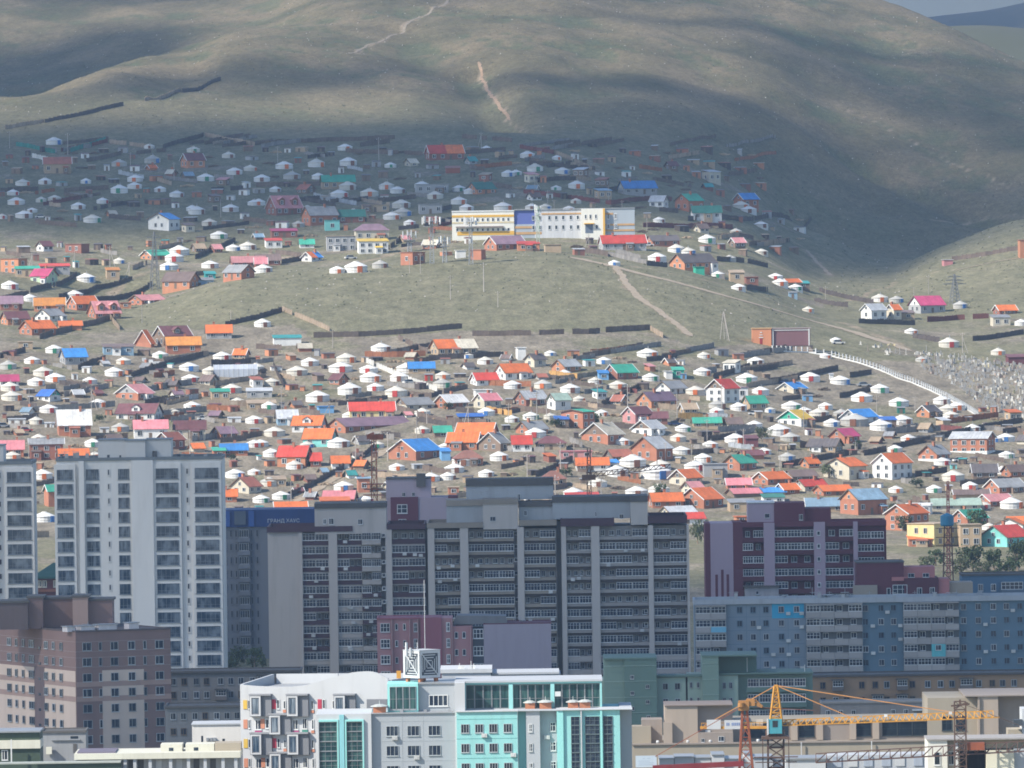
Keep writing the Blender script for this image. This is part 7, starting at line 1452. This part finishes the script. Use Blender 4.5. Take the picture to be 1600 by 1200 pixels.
for a in (1206.5, 1263): B.box('column', a, 515, a + 2, 541, .3, .79, WHITE)
B.box('rail', 1208, 516, 1263, 517.2, .6, .79, WHITE); B.box('terrace', 1120, 541, 1270, 560, 1, 9, mat((0.30, .23, .18), .95, .1, .3, rand=0))
reg(B.o, 1220, 528, '', 'gatehouse', None, 'orange cemetery gatehouse', 'orange gatehouse with white arch trim joined to a maroon panelled hall by the cemetery')
wp = [(1207,549),(1235,550),(1262,551),(1300,557),(1340,567),(1375,579),(1410,594),(1440,605),(1478,622),(1500,634),(1530,652)]
W_ = [cast(a, b, 3000) for a, b in wp]; q = empty('cemetery_wall', W_[0]); pst = MB().box(-.17, -.17, -1, .17, .17, 1.8).box(-.24, -.24, 1.801, .24, .24, 1.95).mesh('post', [WHITE]); wm_ = MB().box(0, -.12, -1, 1, .12, .3).box(0, -.04, .95, 1, .04, 1.03).mesh('panel', [WHITE])
for a, b in zip(W_[:-1], W_[1:]):
    L = math.hypot(b.x - a.x, b.y - a.y); n = max(1, round(L / 2.6)); rz = math.atan2(b.y - a.y, b.x - a.x)
    for i in range(n):
        x = a.x + (b.x - a.x) * i / n; y = a.y + (b.y - a.y) * i / n; z = ground(x, y); o = (x - W_[0].x, y - W_[0].y, z - W_[0].z)
        obj('panel', wm_, q, o, rz, (L / n, 1, 1)); obj('post', pst, q, o, rz)
reg(q, 1370, 578, '', 'wall', None, 'white-posted cemetery wall', 'low cemetery wall with many white posts curving down from the orange gatehouse')
gsm = [MB().box(-.45, -.08, -.5, .45, .08, 1.2).box(-.6, -.3, -.5, .6, .3, .15).mesh('gravestone', [FELT[0]]), MB().add([(-.4,-.1,-.5),(.4,-.1,-.5),(.4,.1,-.5),(-.4,.1,-.5),(-.4,-.1,.9),(.4,-.1,.9),(.4,.1,.9),(-.4,.1,.9),(0,-.1,1.4),(0,.1,1.4)], [(0,1,5,8,4),(3,7,9,6,2),(1,2,6,9,5,8),(0,4,8,9,7,3)]).box(-.9,-1.2,-.5,.9,-.2,.1).mesh('gravestone', [FELT[0]]), MB().box(-.12, -.12, -.5, .12, .12, 2.2).box(-.5, -.5, -.5, .5, .5, .12).mesh('gravestone', [FELT[0]]), MB().box(-1.3, -.06, -.5, 1.3, .06, .7).box(-1.3, -1.9, -.5, -1.2, -.061, .7).box(1.2, -1.9, -.5, 1.3, -.061, .7).box(-.4, -.5, -.5, .4, -.3, 1.3).mesh('gravestone', [FELT[0]])]
gmat = [mat((.50,.48,.43),.9,rand=.25), mat((.36,.345,.32),.9,rand=.2), mat((.30,.24,.20),.9,rand=.2), mat((.50,.44,.26),.9,rand=.1)]
gpoly = np.array([(1325,532),(1365,536),(1430,545),(1500,556),(1600,572),(1600,655),(1545,645),(1508,612),(1470,592),(1440,575),(1400,558),(1330,548)], float); r6 = random.Random(3); k = 0
while k < 300:
    a, b = r6.uniform(1320, 1600), r6.uniform(530, 656)
    if not inside(gpoly, np.array([a]), np.array([b]))[0] or (a < 1440 and r6.random() < .5): continue
    P = cast(a, b, 3000); o = obj('gravestone', r6.choice(gsm), None, P, R(r6.uniform(-20, 40)), (r6.uniform(.55, .95),) * 2 + (r6.uniform(.65, 1.1),), [r6.choices(gmat, [.35, .35, .2, .1])[0]])
    tag(o, 'small pale gravestone standing on the grassy cemetery slope', 'gravestone', 'gravestones on the cemetery slope'); k += 1
bm_ = MB()
for _ in range(420):
    while True:
        a, b = r6.uniform(1440, 1640), r6.uniform(560, 668)
        if inside(gpoly, np.array([min(a, 1599)]), np.array([b]))[0]: break
    P = cast(a, b, 3000); w = r6.uniform(.25, .5); h = r6.uniform(.5, 1.2); bm_.box(P.x - w, P.y - .1, P.z - .3, P.x + w, P.y + .1, P.z + h)
tag(obj('grave_markers', bm_.mesh('grave_markers', [gmat[1]])), 'crowd of small grey grave markers filling the lower cemetery slope', 'grave markers', None, 'stuff')
# ------------------------------------------------------------------ masts and trees behind the blocks
def site_mast(px, yb, yt, D, label, m, w=2.0, jib=None, tank=False, plat=()):
    P = unproj(px, yb, D); P.z = ground(P.x, D); T = unproj(px, yt, D) - P; q = empty('tower_crane' if jib else 'water_tower' if tank else 'lattice_mast', P)
    obj('lattice', lattice(MB(), (0, 0, 0), T, w, w * .45, 16, .13).mesh('lattice', [m]), q)
    if jib:
        mb = MB(); p0 = unproj(jib[0], jib[1], D) - P; p1 = unproj(jib[2], jib[3], D) - P; jib_truss(mb, p0 + Vector((0, 0, 1.1)), p1 + Vector((0, 0, .9)), p0, p1, 16, 1.0, .12); obj('jib', mb.mesh('jib', [m]), q)
        z = T.z * .97; obj('machinery', MB().box(p0.x - 1, -.5, p0.z - .6, p0.x + 2.2, .8, p0.z + .6).mesh('machinery', [m]), q)
    if tank: obj('tank', MB().lathe([(1.3, T.z), (1.5, T.z + .3), (1.5, T.z + 2.3), (.2, T.z + 2.9)], 14).mesh('tank', [mat((.03, .20, .33), .5)]), q)
    for y, ww in plat: z = (unproj(px, y, D) - P).z; obj('platform', MB().box(-ww, -ww, z, ww, ww, z + .18).mesh('platform', [m]), q)
    if tank:
        for y in (826, 840, 853, 866): z = (unproj(px, y, D) - P).z; obj('rail', MB().box(-2.6, -.1, z, 2.6, .1, z + .16).mesh('rail', [m]), q)
    reg(q, px, (yb + yt) / 2, '', 'mast', None, None, label)
site_mast(584, 800, 680, 2300, 'rust brown lattice crane mast with a short jib, rising above the beige block roof', rst, 2.2, (584, 683, 573, 686), plat=((757, 2.4), (765, 2.2), (774, 2.4)))
site_mast(920, 800, 700, 2300, 'thin dark crane mast with a long sloping jib before the gers, above the beige block', drk, 1.6, (916, 746, 1048, 731))
site_mast(1481, 900, 822, 2200, 'dark scaffold water tower with a blue tank beside the yellow block', drk, 3.4, tank=True)
site_mast(1481, 870, 752, 2260, 'thin red and white lattice mast behind the blue tank', mat((.35, .12, .10), .6), 1.0)
for a in (868, 940): pole(a, 800, 742, 'p', 2700)
for x, y, w, h, d, l in ((1520,893,44,46,'broad dark green tree at the foot of the yellow block',0),(1553,890,36,36,'rounded tree by the turquoise gabled house',0),(1590,892,46,52,'big dark tree in the right corner of the settlement',0),(1462,884,30,30,'small tree beside the water tower',0),(1410,830,30,28,'tree beside the tall orange-roofed brick house',1),(1524,826,38,34,'dark tree beside the green-roofed brown gable',0),(1090,850,26,44,'grey green tree between the beige and maroon blocks',1),(237,684,20,18,'small tree before the pink-roofed white house',1),
                   (868,668,18,18,'small tree beside the green-roofed brick gable',0),(930,664,22,22,'bushy tree right of the green-roofed brick gable',0),(1190,690,24,26,'pale green tree by the maroon wall',1),(1295,746,30,24,'low tree before the cream gable',1),(1432,762,22,18,'bush below the tall white house',0),(155,660,14,16,'dark bush beside the brick house with white roof',0),(1030,778,22,26,'dark spruce like tree behind the long block',0),(360,780,18,18,'dark bush by the small orange-roofed hut',0),(365,720,14,14,'dark bush beside the blue-roofed brick house',0),(1130,668,14,20,'thin tree beside the low green-roofed house',1),(1362,790,20,20,'scrubby trees by the slate blue roof',1),(1375,795,18,22,'scrubby dark tree right of the slate blue roof',0),
                   (1500,897,34,30,'scrubby tree below the scaffold tank tower',1),(1538,900,30,26,'low bushy tree in front of the turquoise gable',1),(1571,900,34,34,'full green tree next to the turquoise gable',0),(1608,884,44,48,'tall dark tree cut by the right edge',0),(1444,888,26,22,'pale scrub below the yellow block',1),(1396,800,16,16,'bush right of the slate blue roofed house',1),(1340,700,14,14,'small bush by the long dark fence',0),(560,640,14,14,'small bush before the long red-roofed house',1),(700,640,16,14,'bush beside the white-roofed brick house',1),(885,745,18,18,'bush by the brown hip-roofed hut',0),(780,690,16,16,'bush by the timber cabin',1),(372,1040,40,36,'dark street tree behind the pale tower',0),(398,1046,36,40,'dark street tree beside the long beige block',0),(360,1052,30,30,'low street tree in the shade behind the tower',0)):
    tree(x, y, w, h, d, bool(l), 2150); REG[-1][7] = d
# temple roofed house in the gap between the two pale towers
P = cast(70, 952, 2250); D_ = 2450
B = Bld('temple_house', 'dark red house with an upturned dark green temple roof between the two pale towers', 'house', D_, 54, 893); dr = mat((.13, .04, .04), .8, rand=0); tg = mat((.02, .07, .06), .6, rand=0)
B.box('wall', 56, 902, 100, None, 0, 10, dr); B.box('cornice', 54, 921, 101, 925, -.6, 10, mat((.2, .08, .05), .8, rand=0))
rf = [(B.X(50), B.Z(901)), (B.X(66), B.Z(896)), (B.X(83), B.Z(880)), (B.X(100), B.Z(896)), (B.X(114), B.Z(901))]
obj('roof', MB().add([(x, -1.4 if i in (0, 4) else 0 if i != 2 else 5, z) for i, (x, z) in enumerate(rf)] + [(x, 11.4, z) for x, z in (rf[0], rf[4])] + [(rf[0][0], -1.4, rf[0][1] - .5), (rf[4][0], -1.4, rf[4][1] - .5)], [(0,1,2),(0,2,5),(2,3,4),(2,4,6),(5,2,6),(0,4,3,2,1),(0,7,8,4)]).mesh('roof', [tg]), B.o)
for a in (58, 66, 83): B.win(a, 907, a + 7, 918, 0, 1, fw=.14, frame=mat((.55, .5, .4), .7, rand=0))
reg(B.o, 70, 910, '', 'house', None, None, 'dark red house with an upturned dark green temple roof between the two pale towers')

# ------------------------------------------------------------------ labels: what a thing is, then which one, by the nearest landmark
marks = [(r[1], r[2], r[5 + 1]) for r in REG if r[6]]
def sector(dx, dy):
    if abs(dx) > 1.15 * abs(dy): return 'right of' if dx > 0 else 'left of'
    return 'downhill from' if dy > 0 else 'uphill from'
bydesc = {}
for r in REG: bydesc.setdefault(r[3], []).append(r)
ORD = ['nearest', 'second', 'third', 'fourth', 'fifth', 'sixth']
for r in REG:
    o, px, py, desc, cat, grp, nick, lab = r
    if lab is None and nick is not None and len(nick.split()) >= 4: lab = nick
    if lab is None:
        best = None
        for mx, my, nm in marks:
            if nm == nick: continue
            dx, dy = px - mx, py - my; d = math.hypot(dx, dy); sec = sector(dx, dy)
            rank = sum(1 for q in bydesc[desc] if q is not r and sector(q[1] - mx, q[2] - my) == sec and math.hypot(q[1] - mx, q[2] - my) < d)
            words = len(f'{desc} {sec} the {nm}'.split()) + 1
            sc_ = d + rank * 60 + (500 if rank > 5 else 0) + (1000 if words > 16 else 0)
            if best is None or sc_ < best[0]: best = (sc_, rank, sec, nm)
        _, rank, sec, nm = best
        lab = f'{desc}, {ORD[min(rank, 5)]} {sec} the {nm}' if rank else f'{desc} just {sec} the {nm}'
    tag(o, lab, cat, grp)
